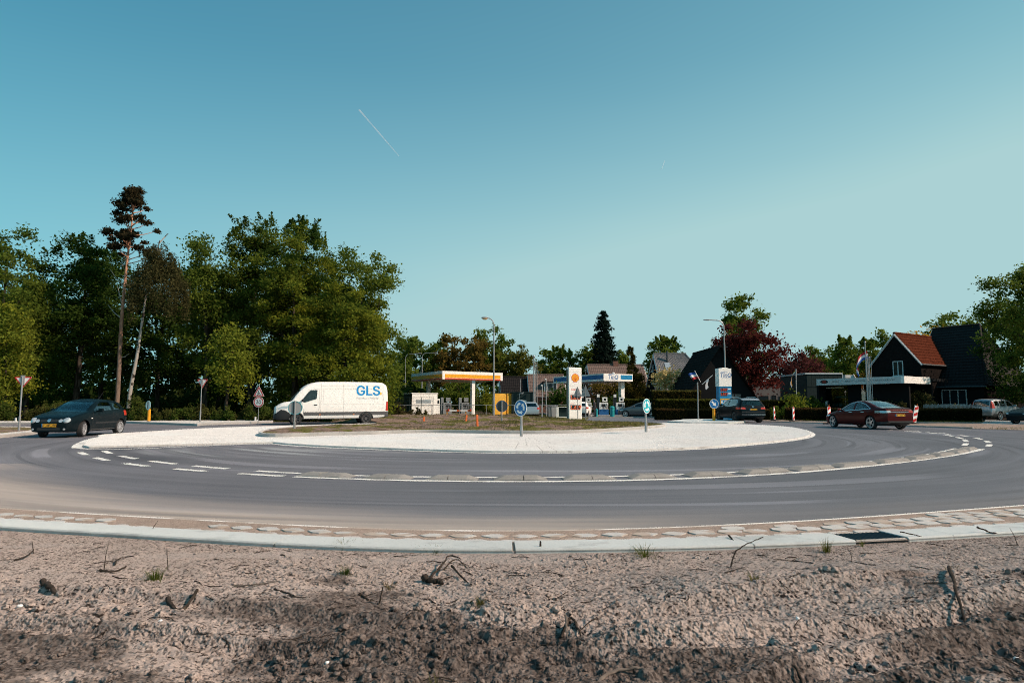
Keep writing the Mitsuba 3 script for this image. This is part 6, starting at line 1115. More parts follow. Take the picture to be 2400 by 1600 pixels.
# ---------------------------------------------------------------- trees, shrubs, hedges
bsdf('leaf', {'type': 'principledthin', 'base_color': {'type': 'mesh_attribute', 'name': 'vertex_color'}, 'roughness': 0.55, 'spec_trans': 0.0, 'diff_trans': 1.0, 'eta': 1.4})
def bark_fn(c0, c1): return lambda p, n, uv: mix(c0, c1, smoothstep(0.35, 0.65, fbm(p.x * 9, p.y * 9, p.z * 1.6, octaves=4)))
diffuse('bark', proc(bark_fn((0.022, 0.018, 0.014), (0.075, 0.062, 0.05)))); diffuse('pine_bark', proc(lambda p, n, uv: mix(mix((0.20, 0.15, 0.12), (0.50, 0.27, 0.18), smoothstep(4.0, 10.0, p.z)), (0.05, 0.035, 0.03), 0.5 * smoothstep(0.5, 0.7, fbm(p.x * 7, p.y * 7, p.z * 1.8)))))
diffuse('birch_bark', proc(lambda p, n, uv: mix((0.34, 0.33, 0.30), (0.04, 0.035, 0.03), smoothstep(0.56, 0.66, fbm(p.x * 3, p.y * 3, p.z * 2.6, octaves=3)))))
R = np.random.default_rng(7)
def leaf_mesh(P_, size, c0, c1, mixw, flat=0.0, droop=0.0, R=R):
    """leaves as bent rhombs at the points P_; mixw (n) blends the two leaf colours"""
    n = len(P_); a = R.normal(size=(n, 3)); a[:, 2] = a[:, 2] * (1 - flat) - droop; a /= np.linalg.norm(a, axis=1, keepdims=True)
    nn = R.normal(size=(n, 3)); nn[:, 2] = np.abs(nn[:, 2]) + flat * 2.2; b = np.cross(a, nn); b /= np.linalg.norm(b, axis=1, keepdims=True) + 1e-9; nn = np.cross(a, b); s = size * R.uniform(0.6, 1.35, (n, 1))
    v = np.stack([P_ - a * s * 0.6, P_ + b * s * 0.36 + nn * s * 0.06, P_ + a * s * 0.6 - nn * s * 0.08, P_ - b * s * 0.36 + nn * s * 0.06], 1).reshape(-1, 3)
    i = np.arange(n)[:, None] * 4; f = np.vstack([i + [0, 1, 2], i + [0, 2, 3]])
    w = np.clip(mixw[:, None] + R.normal(size=(n, 1)) * 0.18, 0, 1); c = (np.array(c0) * (1 - w) + np.array(c1) * w) * R.uniform(0.7, 1.3, (n, 1))
    return trimesh.Trimesh(v, f, process=False), np.repeat(c, 4, 0)
def clump_points(C, rad, per, squash=0.8, R=R):
    k = len(C); n = R.poisson(per * (rad / rad.mean()) ** 2); idx = np.repeat(np.arange(k), n); d = R.normal(size=(len(idx), 3)); d /= np.linalg.norm(d, axis=1, keepdims=True)
    r = R.uniform(0, 1, len(idx)) ** 0.5 * (0.62 + 0.75 * R.uniform(0, 1, len(idx)) ** 2); return C[idx] + d * (r * rad[idx])[:, None] * np.array([1, 1, squash]), idx
def crown_clumps(x, y, zb, zt, rx, ry, k, kind='round', R=R, rough=0.3):
    """clump centres through the crown, more towards its uneven outside"""
    d = R.normal(size=(k, 3)); d /= (np.abs(d) ** 3.2).sum(1, keepdims=True) ** (1 / 3.2); r = R.uniform(0.12, 1, k) ** 0.55; h = 0.5 + 0.5 * d[:, 2] * r
    prof = {'round': 1.0 + 0 * h, 'egg': 1.12 - 0.42 * h, 'cone': 1.35 * (1.02 - h), 'top': 0.55 + 0.6 * h, 'col': 1.0 + 0 * h}[kind]
    lm = 1 + rough * (2 * meshkit.noise(np.c_[d[:, 0] * 1.9 + x, d[:, 1] * 1.9 + y, d[:, 2] * 1.9]) - 1)
    out = np.c_[x + d[:, 0] * r * rx * prof * lm, y + d[:, 1] * r * ry * prof * lm, zb + (zt - zb) * np.clip(0.5 + (h - 0.5) * (0.85 + 0.15 * lm), 0, 1)]
    return np.array(out)
def limbs(base, C, zfork, r0, n=9, lean=0.0, bark='bark', R=R, top=None):
    base = np.array(base, float); top = np.array([C[:, 0].mean() + lean, C[:, 1].mean(), C[:, 2].max() * 0.82]) if top is None else np.array(top, float); ts = np.linspace(0, 1, 9)[:, None]
    st = base + (top - base) * ts + np.c_[np.sin(ts * 5 + base[0]) * 0.012 * top[2], np.cos(ts * 4 + base[1]) * 0.012 * top[2], ts * 0]; st[0] = base - (0, 0, 0.1)
    ms = [tube(st, r0 * (1 - 0.86 * ts[:, 0]) * (1 + 0.5 * np.exp(-ts[:, 0] * 25)), 9)]
    for c in C[R.permutation(len(C))[:n]]:
        z0 = R.uniform(zfork, max(zfork + 0.3, min(c[2], top[2] * 0.9))); q = np.array([np.interp(z0, st[:, 2], st[:, k]) for k in range(3)]); mid = q + (c - q) * 0.5 + np.array([0, 0, -0.08 * np.linalg.norm(c - q)]); rr = r0 * 0.34 * (1 - 0.5 * z0 / top[2]); ms.append(tube([q, mid, c], [rr, rr * 0.65, rr * 0.2], 6))
    return cat_(ms)
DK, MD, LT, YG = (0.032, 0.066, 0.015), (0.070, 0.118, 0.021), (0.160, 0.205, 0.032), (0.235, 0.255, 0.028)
def tree(name, label, u0, u1, zb, zt, x, y, rx, ry, kind, c0, c1, k=70, per=170, size=0.21, rad=(0.75, 1.45), trunk=0.24, zfork=2.5, flat=0.0, squash=0.75, light=None, n_limbs=9, group=None, seed=1, rough=0.35, bark='bark', sparse=1.0, spikes=0, droop=0.0):
    Rl = np.random.default_rng(seed); C = crown_clumps(x, y, zb, zt, rx, ry, k, kind, Rl, rough); rad_ = Rl.uniform(rad[0], rad[1], k)
    P_, idx = clump_points(C, rad_, per * sparse, squash, Rl)
    tone = Rl.uniform(0, 1, k) * 0.55 + 0.45 * meshkit.noise(C * 0.35, seed)
    if light is not None: tone = np.clip(tone + light * np.clip((C[:, 0] - x) / rx, -1, 1), 0, 1)  # crown colour painted lighter towards its sunlit right side
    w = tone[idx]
    if spikes:
        for _ in range(spikes):
            a = Rl.uniform(0, 2 * math.pi); r = Rl.uniform(0, 0.75); p0 = np.array([x + math.cos(a) * r * rx, y + math.sin(a) * r * ry, zt - (0.05 + 0.5 * r * r) * (zt - zb) * 0.5]); n = 90; t = Rl.uniform(0, 1, n); L = Rl.uniform(0.7, 1.5); dv = np.array([Rl.normal() * 0.35, Rl.normal() * 0.35, 1.0])
            P_ = np.vstack([P_, p0 + dv * (t * L)[:, None] + Rl.normal(size=(n, 3)) * (0.30 * (1.05 - t))[:, None]]); w = np.r_[w, np.full(n, 0.35)]
    g = thing(name, label, 'tree', group)
    m, col = leaf_mesh(P_, size, c0, c1, w, flat, droop, Rl); part(g, 'crown', m, 'leaf', color=col)
    part(g, 'trunk', limbs((x + Rl.normal() * 0.2, y, 0), C, zfork, trunk, n_limbs, bark=bark, R=Rl), bark, smooth=60); return g
def T_(label, ul, ur, vt, vb, Y, kind='round', c0=MD, c1=LT, name='broadleaf_tree', ry=None, dens=1.0, **k):
    """a tree from its extent in metres: left and right edge, top and crown foot at the distance Y"""
    x0, x1, zt, zb = ul, ur, vt, vb; zt = zt - 0.9; rx = (x1 - x0) / 2; ry = ry or rx * 0.9; A = math.pi * rx * (zt - zb) / 2; size = k.pop('size', max(0.16, 0.0040 * Y)); kk = k.pop('k', int(34 + A * 0.9)); per = k.pop('per', A * 5.2 / (size ** 2 * 0.43) / kk * dens * 1.05)
    return tree(name, label, 0, 0, zb, zt, (x0 + x1) / 2, Y, rx * 0.97, ry, kind, c0, c1, k=kk, per=per, size=size, **k)

# woodland, garden and street trees (extents in metres)
T_('oak with an open top at the left edge of the photo, yellow-green low down', -43.10, -38.08, 16.02, 2.84, 47, 'round', MD, LT, name='broadleaf_tree', seed=1, sparse=0.8, rad=(0.6, 1.15), trunk=0.26, rough=0.5)
T_('low yellow-green tree at the left edge behind the give way sign', -40.00, -36.39, 9.60, 0.70, 45, 'egg', LT, YG, name='broadleaf_tree', seed=2, trunk=0.12, zfork=0.8)
T_('round-topped oak between the left edge tree and the pine', -42.20, -38.53, 14.76, 1.87, 50, 'round', MD, LT, name='broadleaf_tree', seed=3, trunk=0.2)
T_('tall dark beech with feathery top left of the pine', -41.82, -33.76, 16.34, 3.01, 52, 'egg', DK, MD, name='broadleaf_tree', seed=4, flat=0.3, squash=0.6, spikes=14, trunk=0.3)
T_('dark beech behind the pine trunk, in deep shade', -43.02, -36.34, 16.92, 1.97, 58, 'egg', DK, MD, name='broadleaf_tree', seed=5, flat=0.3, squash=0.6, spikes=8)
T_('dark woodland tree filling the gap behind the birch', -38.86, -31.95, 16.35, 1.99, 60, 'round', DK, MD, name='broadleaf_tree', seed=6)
T_('slender open oak with dark trunks left of the great beech', -28.46, -23.59, 17.04, 4.43, 51, 'egg', MD, LT, name='broadleaf_tree', seed=7, sparse=0.75, trunk=0.24, n_limbs=14, zfork=5, rough=0.5)
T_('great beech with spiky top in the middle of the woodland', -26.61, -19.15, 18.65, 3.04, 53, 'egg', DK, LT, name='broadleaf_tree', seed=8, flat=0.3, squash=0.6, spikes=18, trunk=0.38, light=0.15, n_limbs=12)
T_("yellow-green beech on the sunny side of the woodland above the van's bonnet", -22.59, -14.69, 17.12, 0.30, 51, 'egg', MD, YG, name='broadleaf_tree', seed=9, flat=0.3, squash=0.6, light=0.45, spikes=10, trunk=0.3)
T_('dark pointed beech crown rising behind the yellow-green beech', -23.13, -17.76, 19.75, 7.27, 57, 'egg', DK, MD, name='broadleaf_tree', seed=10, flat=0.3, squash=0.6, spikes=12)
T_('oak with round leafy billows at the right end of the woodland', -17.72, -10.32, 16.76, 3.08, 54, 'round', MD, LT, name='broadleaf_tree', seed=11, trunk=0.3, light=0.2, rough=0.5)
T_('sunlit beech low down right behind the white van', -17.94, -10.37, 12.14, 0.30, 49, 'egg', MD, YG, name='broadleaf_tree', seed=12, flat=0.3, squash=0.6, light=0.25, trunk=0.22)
T_('small bright green tree with a pale trunk left of the speed sign', -23.08, -20.05, 8.20, 1.33, 45.5, 'egg', LT, YG, name='broadleaf_tree', seed=13, trunk=0.17, zfork=1.2, sparse=0.95)
T_("green bush-like tree at the right foot of the woodland behind the van's tail", -13.37, -10.03, 6.74, 0.30, 52, 'round', MD, YG, name='broadleaf_tree', seed=14, trunk=0.1, zfork=0.6)
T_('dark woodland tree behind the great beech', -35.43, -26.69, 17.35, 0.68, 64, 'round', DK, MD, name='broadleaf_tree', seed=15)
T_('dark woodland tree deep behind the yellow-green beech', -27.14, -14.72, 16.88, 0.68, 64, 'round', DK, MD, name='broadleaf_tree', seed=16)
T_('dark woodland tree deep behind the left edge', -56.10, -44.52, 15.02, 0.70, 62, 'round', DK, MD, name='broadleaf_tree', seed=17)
T_('dark green oak behind the left end of the orange canopy', -21.97, -11.17, 14.47, 2.89, 104, 'round', MD, LT, name='broadleaf_tree', seed=21, trunk=0.35, dens=1.5)
T_('bronze-leaved oak behind the orange canopy', -13.87, -4.38, 13.77, 2.50, 102, 'round', (0.07, 0.06, 0.015), (0.23, 0.155, 0.04), name='broadleaf_tree', seed=22, trunk=0.5, n_limbs=14, dens=1.5)
T_('tall thin-topped oak right of the tall street lamp', -7.22, 0.00, 15.72, 4.81, 106, 'top', MD, LT, name='broadleaf_tree', seed=23, sparse=0.7, trunk=0.35, rough=0.3, dens=1.5)
T_('broad olive-green oak above the green cabin', -3.72, 4.61, 12.21, 3.63, 104, 'round', (0.06, 0.075, 0.016), (0.17, 0.17, 0.035), name='broadleaf_tree', seed=24, trunk=0.35, dens=1.5)
T_('bright green tree left of the tall white pylon', 4.25, 11.97, 12.01, 2.57, 108, 'round', MD, LT, name='broadleaf_tree', seed=25, spikes=10, trunk=0.3, dens=1.5)
T_('round dark green tree behind the white kiosk', -19.37, -13.13, 7.97, 0.42, 92, 'round', MD, LT, name='broadleaf_tree', seed=26, trunk=0.25, dens=1.5)
T_('green tree under the orange canopy behind the pumps', -12.19, -3.38, 5.80, 0.30, 95, 'round', MD, LT, name='broadleaf_tree', seed=27, trunk=0.45, n_limbs=12, dens=1.5)
T_('dark shrub-like tree left of the tall white pylon, in front of the dormer house', 3.90, 6.58, 3.95, 0.30, 66, 'egg', DK, MD, name='broadleaf_tree', seed=28, trunk=0.1, zfork=0.5)
T_('yellow-green round tree left of the spruce', 11.82, 16.54, 13.48, 4.95, 110, 'round', MD, LT, name='broadleaf_tree', seed=29, dens=1.5)
T_('yellow-green tree right of the spruce', 18.43, 22.04, 12.08, 4.61, 112, 'round', MD, LT, name='broadleaf_tree', seed=30, dens=1.5)
T_('bronze and green tree behind the white lettered canopy', 10.84, 15.40, 5.77, 0.30, 80, 'round', (0.05, 0.05, 0.012), (0.17, 0.13, 0.03), name='broadleaf_tree', seed=31, trunk=0.15)
T_('dark clipped rounded tree behind the fuel pumps', 10.51, 13.07, 3.06, 0.30, 72, 'round', DK, MD, name='broadleaf_tree', seed=32, trunk=0.1, rough=0.1)
T_('feathery tree rising behind the grey-roofed house', 22.36, 29.24, 12.51, 6.04, 100, 'round', MD, LT, name='broadleaf_tree', seed=33, spikes=12, rough=0.3, dens=1.5)
T_('low tree right of the grey-roofed house', 31.21, 37.21, 9.99, 2.62, 112, 'round', MD, LT, name='broadleaf_tree', seed=34, dens=1.5)
T_('cream-coloured blossoming small tree in front of the grey roof', 15.45, 19.22, 5.93, 1.13, 66, 'egg', (0.34, 0.27, 0.10), (0.75, 0.60, 0.28), name='broadleaf_tree', seed=35, trunk=0.1, zfork=1.0, sparse=0.8)
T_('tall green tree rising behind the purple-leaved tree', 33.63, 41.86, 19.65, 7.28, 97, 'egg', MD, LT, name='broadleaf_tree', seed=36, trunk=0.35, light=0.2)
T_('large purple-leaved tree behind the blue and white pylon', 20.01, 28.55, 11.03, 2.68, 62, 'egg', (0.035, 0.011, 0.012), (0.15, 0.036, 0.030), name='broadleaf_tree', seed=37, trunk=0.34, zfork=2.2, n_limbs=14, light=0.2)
T_('smaller purple-leaved tree right of the large one', 29.04, 34.23, 7.64, 2.77, 66, 'round', (0.035, 0.013, 0.015), (0.15, 0.05, 0.045), name='broadleaf_tree', seed=38, trunk=0.2)
T_('bright yellow-green conifer behind the second beacon', 23.40, 25.62, 2.93, 0.30, 52, 'cone', MD, YG, name='conifer', seed=39, trunk=0.08, zfork=0.3)
T_('wide round green tree above the dark annex', 53.07, 61.33, 12.57, 5.01, 112, 'round', MD, LT, name='broadleaf_tree', seed=40, dens=1.5)
T_('pale green upright tree left of the flagpoles', 48.01, 52.33, 11.65, 3.64, 90, 'egg', MD, LT, name='broadleaf_tree', seed=41, sparse=0.8, spikes=8, dens=1.5)
T_('pale green tree behind the flagpoles', 52.03, 57.29, 11.28, 3.69, 92, 'egg', MD, LT, name='broadleaf_tree', seed=42, sparse=0.8, spikes=8, dens=1.5)
T_('slim poplar-like tree left of the red-roofed gable', 58.83, 61.38, 14.15, 4.48, 96, 'col', MD, LT, name='broadleaf_tree', seed=43, sparse=0.9, dens=1.5)
T_('orange-tinged shrub tree left of the flagpoles above the shop', 45.15, 48.05, 6.39, 3.60, 78, 'round', (0.07, 0.055, 0.012), (0.24, 0.13, 0.03), name='broadleaf_tree', seed=44)
T_('golden yellow tree behind the red-roofed house', 48.37, 54.49, 11.84, 6.92, 74, 'top', (0.34, 0.20, 0.015), (0.65, 0.38, 0.03), name='broadleaf_tree', seed=45, sparse=0.55, flat=0.3, squash=0.6, rough=0.5)
T_('green tree behind the ridge of the dark main roof', 55.52, 63.09, 14.23, 7.23, 78, 'round', MD, LT, name='broadleaf_tree', seed=46, trunk=0.3)
T_('large oak overhanging the right edge of the photo', 33.9, 42.5, 12.33, 2.49, 41, 'round', DK, LT, name='broadleaf_tree', seed=47, trunk=0.42, zfork=2.6, n_limbs=16, rough=0.3, sparse=1.2, rad=(0.6, 1.1), k=150)
T_('shaded tree behind the oak at the right edge', 40.33, 48.76, 10.53, 0.81, 50, 'round', DK, MD, name='broadleaf_tree', seed=48, trunk=0.3)

# the tall pine, the birch, the spruce and the cypress
Rp = np.random.default_rng(77)
bx, by, bz = (-32.33, 49.00, -0.05); tx, ty, tz = (-31.79, 49.00, 19.37)
g = thing('pine_tree', 'tall slim pine with a bare pinkish trunk, highest tree of the woodland', 'tree')
st = np.array([[bx, by, -0.1], (-32.28, 49.00, 2.91), (-32.30, 49.00, 7.13), (-32.22, 49.00, 10.70), (-32.06, 49.00, 13.77), (-31.89, 49.00, 16.50), [tx - 0.1, ty, tz - 0.8]]); part(g, 'trunk', tube(spline(st, 24), np.interp(np.linspace(0, 1, 24), [0, 0.05, 1], [0.24, 0.19, 0.04]), 10), 'pine_bark', smooth=60)
for (u0, v0, u1, v1) in ((300, 640, 280, 620), (293, 690, 252, 640), (288, 735, 268, 690), (287, 765, 250, 722), (297, 655, 318, 640), (282, 850, 296, 838), (286, 700, 306, 680)):
    pass
for a, b in (((-32.06, 49.00, 12.43), (-32.88, 49.00, 13.15)), ((-32.20, 49.00, 10.99), (-33.78, 49.00, 12.57)), ((-32.24, 49.00, 9.27), (-33.05, 49.00, 11.13)), ((-32.37, 49.00, 8.38), (-33.78, 49.00, 9.55)), ((-32.13, 49.00, 11.13), (-31.52, 49.00, 11.63)), ((-32.26, 49.00, 5.08), (-31.72, 49.00, 5.51))):
    a, b = np.array(a), np.array(b); part(g, 'dead_branch', tube([a, (a + b) / 2 + (0, 0.2, -0.12), b + (0, 0.4, 0)], [0.045, 0.03, 0.012], 6), 'birch_bark')
C, rd = [], []
for _ in range(46):
    t = Rp.uniform(0, 1) ** 0.8; zc = 13.58 + t * (tz - 13.58 - 0.4); rr = 1.65 * math.sin(math.pi * min(1, 0.25 + 0.75 * t) ** 1.1) + 0.25; a = Rp.uniform(0, 6.28); xc = np.interp(zc, st[:, 2], st[:, 0]); q = Rp.uniform(0.2, 1.0) ** 0.6
    C.append((xc + math.cos(a) * rr * q, by + math.sin(a) * rr * q, zc + 0.3 * q)); rd.append(Rp.uniform(0.35, 0.62))
C += [(-33.95, 49.00, 15.58), (-33.49, 49.00, 15.04), (-30.47, 49.00, 13.95), (-30.20, 49.00, 13.58)]; rd += [0.5, 0.45, 0.6, 0.6]
C, rd = np.array(C), np.array(rd); P_, idx = clump_points(C, rd, 210, 0.6, Rp); m, col = leaf_mesh(P_, 0.17, (0.014, 0.022, 0.014), (0.09, 0.065, 0.032), (0.15 + 0.6 * meshkit.noise(C * 0.9, 4))[idx], 0, -0.2, Rp); part(g, 'crown', m, 'leaf', color=col)
part(g, 'branches', cat_([tube([(np.interp(c[2] - 0.7, st[:, 2], st[:, 0]), by, c[2] - 0.7), (c + [np.interp(c[2] - 0.7, st[:, 2], st[:, 0]), by, c[2] - 0.9]) / 2, c], [0.05, 0.035, 0.015], 5) for c in C]), 'pine_bark'); labels[g + '__branches'] = {'kind': 'stuff'}
# birch with hanging grey-green foliage
Rb = np.random.default_rng(12); g = thing('birch_tree', 'leaning birch with a pale trunk and hanging grey-green foliage right of the pine', 'tree')
st = np.array([np.array((-30.36, 47.50, -0.01)) - (0, 0, 0.1), (-30.31, 47.50, 2.18), (-29.99, 47.50, 4.56), (-29.76, 47.50, 6.61), (-29.54, 47.50, 9.02), (-29.20, 47.50, 11.81), (-28.63, 47.50, 14.09)]); part(g, 'trunk', tube(spline(st, 26), np.interp(np.linspace(0, 1, 26), [0, 1], [0.17, 0.03]), 9), 'birch_bark', smooth=60)
C, L_ = [], []
lo, hi = 9.72, 14.62
for _ in range(190):
    a = Rb.uniform(0, 6.28); q = Rb.uniform(0, 1) ** 0.5; x0 = -28.48; z = hi - 3.6 * q ** 1.6 - Rb.uniform(0, 1.6); C.append((x0 + math.cos(a) * q * 2.2, 47.5 + math.sin(a) * q * 2.0, z)); L_.append(Rb.uniform(0.9, 2.6))
n = 95; C = np.repeat(np.array(C), n, 0); Lr = np.repeat(np.array(L_), n); t = Rb.uniform(0, 1, len(C)); P_ = C + np.c_[Rb.normal(size=len(C)) * 0.16, Rb.normal(size=len(C)) * 0.16, -t * Lr]
m, col = leaf_mesh(P_, 0.13, (0.045, 0.052, 0.022), (0.12, 0.11, 0.045), Rb.uniform(0.1, 0.8, len(P_)), 0, 0.8, Rb); part(g, 'crown', m, 'leaf', color=col)
for k_ in range(7):
    z = lo + k_ * 0.75; x0 = np.interp(z, st[:, 2], st[:, 0]); part(g, 'limb', tube([(x0, 47.5, z), (x0 + Rb.uniform(-0.6, 0.6), 47.5 + Rb.uniform(-0.6, 0.6), z + 0.9), (x0 + Rb.uniform(-1.2, 1.2), 47.5 + Rb.uniform(-1, 1), z + 0.9)], [0.06, 0.04, 0.015], 6), 'birch_bark')
# spruce
Rs = np.random.default_rng(5); g = thing('spruce_tree', 'tall dark blue-green spruce with tiered branches behind the filling stations', 'tree'); sx, sy = (16.13, 105.00, 12.31)[0], 105.0; zt, zb = 18.10, 2.0
part(g, 'trunk', cyl(sx, sy, 0, zt - 0.3, 0.3, 8, 0.04), 'bark', smooth=60); Pn, Tn = [], []
for z in np.arange(zb, zt - 0.2, 0.50):
    f = (zt - z) / (zt - zb); nb = int(7 + 10 * f)
    for j in range(nb):
        a = Rs.uniform(0, 6.28); L = (0.30 + 3.95 * f ** 0.82) * Rs.uniform(0.72, 1.12); n = int(20 + 62 * f); t = Rs.uniform(0.1, 1, n) ** 0.8; dr_ = -0.10 * L * t + 0.16 * L * t ** 3
        Pn.append(np.c_[sx + math.cos(a) * L * t + Rs.normal(size=n) * 0.17, sy + math.sin(a) * L * t + Rs.normal(size=n) * 0.17, z + dr_ + Rs.normal(size=n) * 0.12 - np.abs(Rs.normal(size=n)) * 0.18 * t]); Tn.append(np.full(n, Rs.uniform(0, 0.7)))
P_ = np.vstack(Pn); m, col = leaf_mesh(P_, 0.36, (0.008, 0.018, 0.013), (0.026, 0.046, 0.036), np.concatenate(Tn), 0.2, 0.25, Rs); part(g, 'crown', m, 'leaf', color=col)
# drooping cypress
Rc = np.random.default_rng(6); g = thing('cypress_tree', 'dark olive nodding cypress between the two-coloured canopy and the grey-roofed house', 'tree'); Y = 76.0; part(g, 'trunk', cyl((15.25, 76.00, 1.11)[0], Y, 0, 4, 0.16, 8, 0.08), 'bark', smooth=60)
C, rd = [], []
for v, ul, ur in ((816, 1471, 1480), (824, 1471, 1486), (835, 1474, 1488), (850, 1474, 1490), (866, 1470, 1496), (884, 1466, 1502), (904, 1462, 1512), (925, 1460, 1520), (945, 1462, 1524), (962, 1466, 1524)):
    z = 1.27 + (947 - v) * Y / 1400; a, b = (ul - 1200) / 1400 * Y, (ur - 1200) / 1400 * Y
    for _ in range(2 + int((b - a) * 4)): C.append((Rc.uniform(a + 0.1, b - 0.1), Y + Rc.normal() * (b - a) * 0.3, z + Rc.normal() * 0.25)); rd.append(0.20 + 0.13 * (b - a))
C, rd = np.array(C), np.array(rd); P_, idx = clump_points(C, rd, 230, 1.2, Rc); m, col = leaf_mesh(P_, 0.2, (0.022, 0.026, 0.008), (0.085, 0.075, 0.018), Rc.uniform(0, 0.9, len(C))[idx], 0, 0.5, Rc); part(g, 'crown', m, 'leaf', color=col)
# shrubs
def shrub(label, x, y, rx, h, c0=MD, c1=LT, seed=1, name='shrub', group=None, size=None, dens=1.0, upright=0.3):
    Rh = np.random.default_rng(seed); k = max(7, int(9 * rx * h)); C = np.c_[x + Rh.normal(size=k) * rx * 0.5, y + Rh.normal(size=k) * rx * 0.4, h * Rh.uniform(0.12, 0.8, k)]; C[:, 2] *= 1 - 0.45 * np.clip(np.abs(C[:, 0] - x) / rx, 0, 1); rd = Rh.uniform(0.22, 0.42, k) * min(1.4, 0.6 + 0.4 * h); s = size or max(0.09, 0.0026 * y)
    P_, idx = clump_points(C, rd, 70 * dens * (0.12 / s) ** 2 * 2.2, 0.9, Rh); sp = []
    for _ in range(int(3 + 3 * rx)):
        b = C[Rh.integers(k)]; n = 40; t = Rh.uniform(0, 1, n); L = Rh.uniform(0.3, 0.75) * (0.5 + upright * 1.5); sp.append(b + np.c_[Rh.normal(size=n) * 0.07 + t * Rh.normal() * 0.15, Rh.normal(size=n) * 0.07, t * L])
    w = np.r_[Rh.uniform(0, 0.9, k)[idx], np.full(40 * len(sp), 0.6)]; P_ = np.vstack([P_] + sp); P_[:, 2] = np.maximum(P_[:, 2], 0.03)
    g = thing(name, label, name.replace('_', ' '), group); m, col = leaf_mesh(P_, s, c0, c1, w, 0, -0.2, Rh); part(g, 'foliage', m, 'leaf', color=col)
    part(g, 'stems', cat_([tube([(x + (c[0] - x) * 0.3, y + (c[1] - y) * 0.3, 0), c], [0.02, 0.008], 5) for c in C[:6]]), 'bark'); labels[g + '__stems'] = {'kind': 'stuff'}
Rr = random.Random(3)
spots = np.linspace((-37.26, 43.00, 0.11)[0], (-12.21, 43.00, 0.11)[0], 27)
for i, x in enumerate(spots):
    where = ('under the woodland at the far left', 'behind the black hatchback', 'between the hatchback and the yellow post', 'between yellow post and speed sign', 'around the speed sign', 'behind the van\'s bonnet')[min(5, i // 5)]
    nth = ('first', 'second', 'third', 'fourth', 'fifth', 'sixth', 'seventh')[i - 5 * min(5, i // 5)]
    tall = Rr.uniform(0.75, 1.5) if i > 10 else Rr.uniform(1.2, 2.05)
    shrub(f'leafy verge shrub, {nth} from left of those {where}', x + Rr.uniform(-0.3, 0.3), 43.2 + Rr.uniform(-0.5, 1.6), Rr.uniform(0.65, 1.0), tall, MD if i % 3 else (0.045, 0.05, 0.02), (0.10, 0.105, 0.03), seed=100 + i, group='shrubs along the woodland edge')
shrub('dark glossy rounded bush in front of the pale shop fascia, behind the red car', *PX((31.60, 50.00, 1.16)), 1.9, 2.35, (0.02, 0.028, 0.010), (0.13, 0.13, 0.055), 201, dens=2.0, upright=0.0); shrub('right half of the rounded bush growing up to the white end of the shop fascia', *PX((33.78, 50.50, 1.16)), 1.6, 3.0, (0.02, 0.028, 0.010), (0.12, 0.12, 0.05), 202, dens=2.0, upright=0.0)
shrub('small pale rounded bush behind the low fence left of the silver estate car', *PX((35.09, 47.50, 1.17)), 0.55, 1.35, (0.04, 0.05, 0.02), (0.16, 0.16, 0.07), 203, dens=1.6, upright=0)
shrub('low green bush between the black estate car and the yellow-green conifer', *PX((22.62, 50.00, 0.81)), 0.9, 1.3, MD, LT, 204); shrub('dark bush at the edge of the shop window', *PX((26.82, 54.00, 1.16)), 1.0, 2.2, DK, LT, 205)
shrub('yellow-green bush in front of the brick building\'s right window', *PX((31.05, 72.00, 1.12)), 0.9, 1.9, LT, YG, 206); shrub('scrubby growth by the fence between the van\'s tail and the kiosk', *PX((-10.37, 55.00, 0.76)), 1.3, 1.3, (0.03, 0.03, 0.015), (0.10, 0.085, 0.04), 207); shrub('weeds in front of the white kiosk', *PX((-8.79, 57.50, 0.54)), 1.2, 0.75, (0.04, 0.045, 0.02), (0.12, 0.11, 0.05), 208, dens=0.6); shrub('olive garden bush left of the teal litter bins', *PX((10.66, 78.00, 1.10)), 1.5, 2.2, MD, YG, 209)
shrub('pale flowering bush behind the orange canopy\'s right column', *PX((-4.10, 80.00, 1.10)), 1.8, 2.6, MD, (0.17, 0.14, 0.07), 210); shrub('green bush between the canopy column and the street lamp', *PX((-3.25, 76.00, 1.11)), 1.0, 3.3, LT, YG, 211)
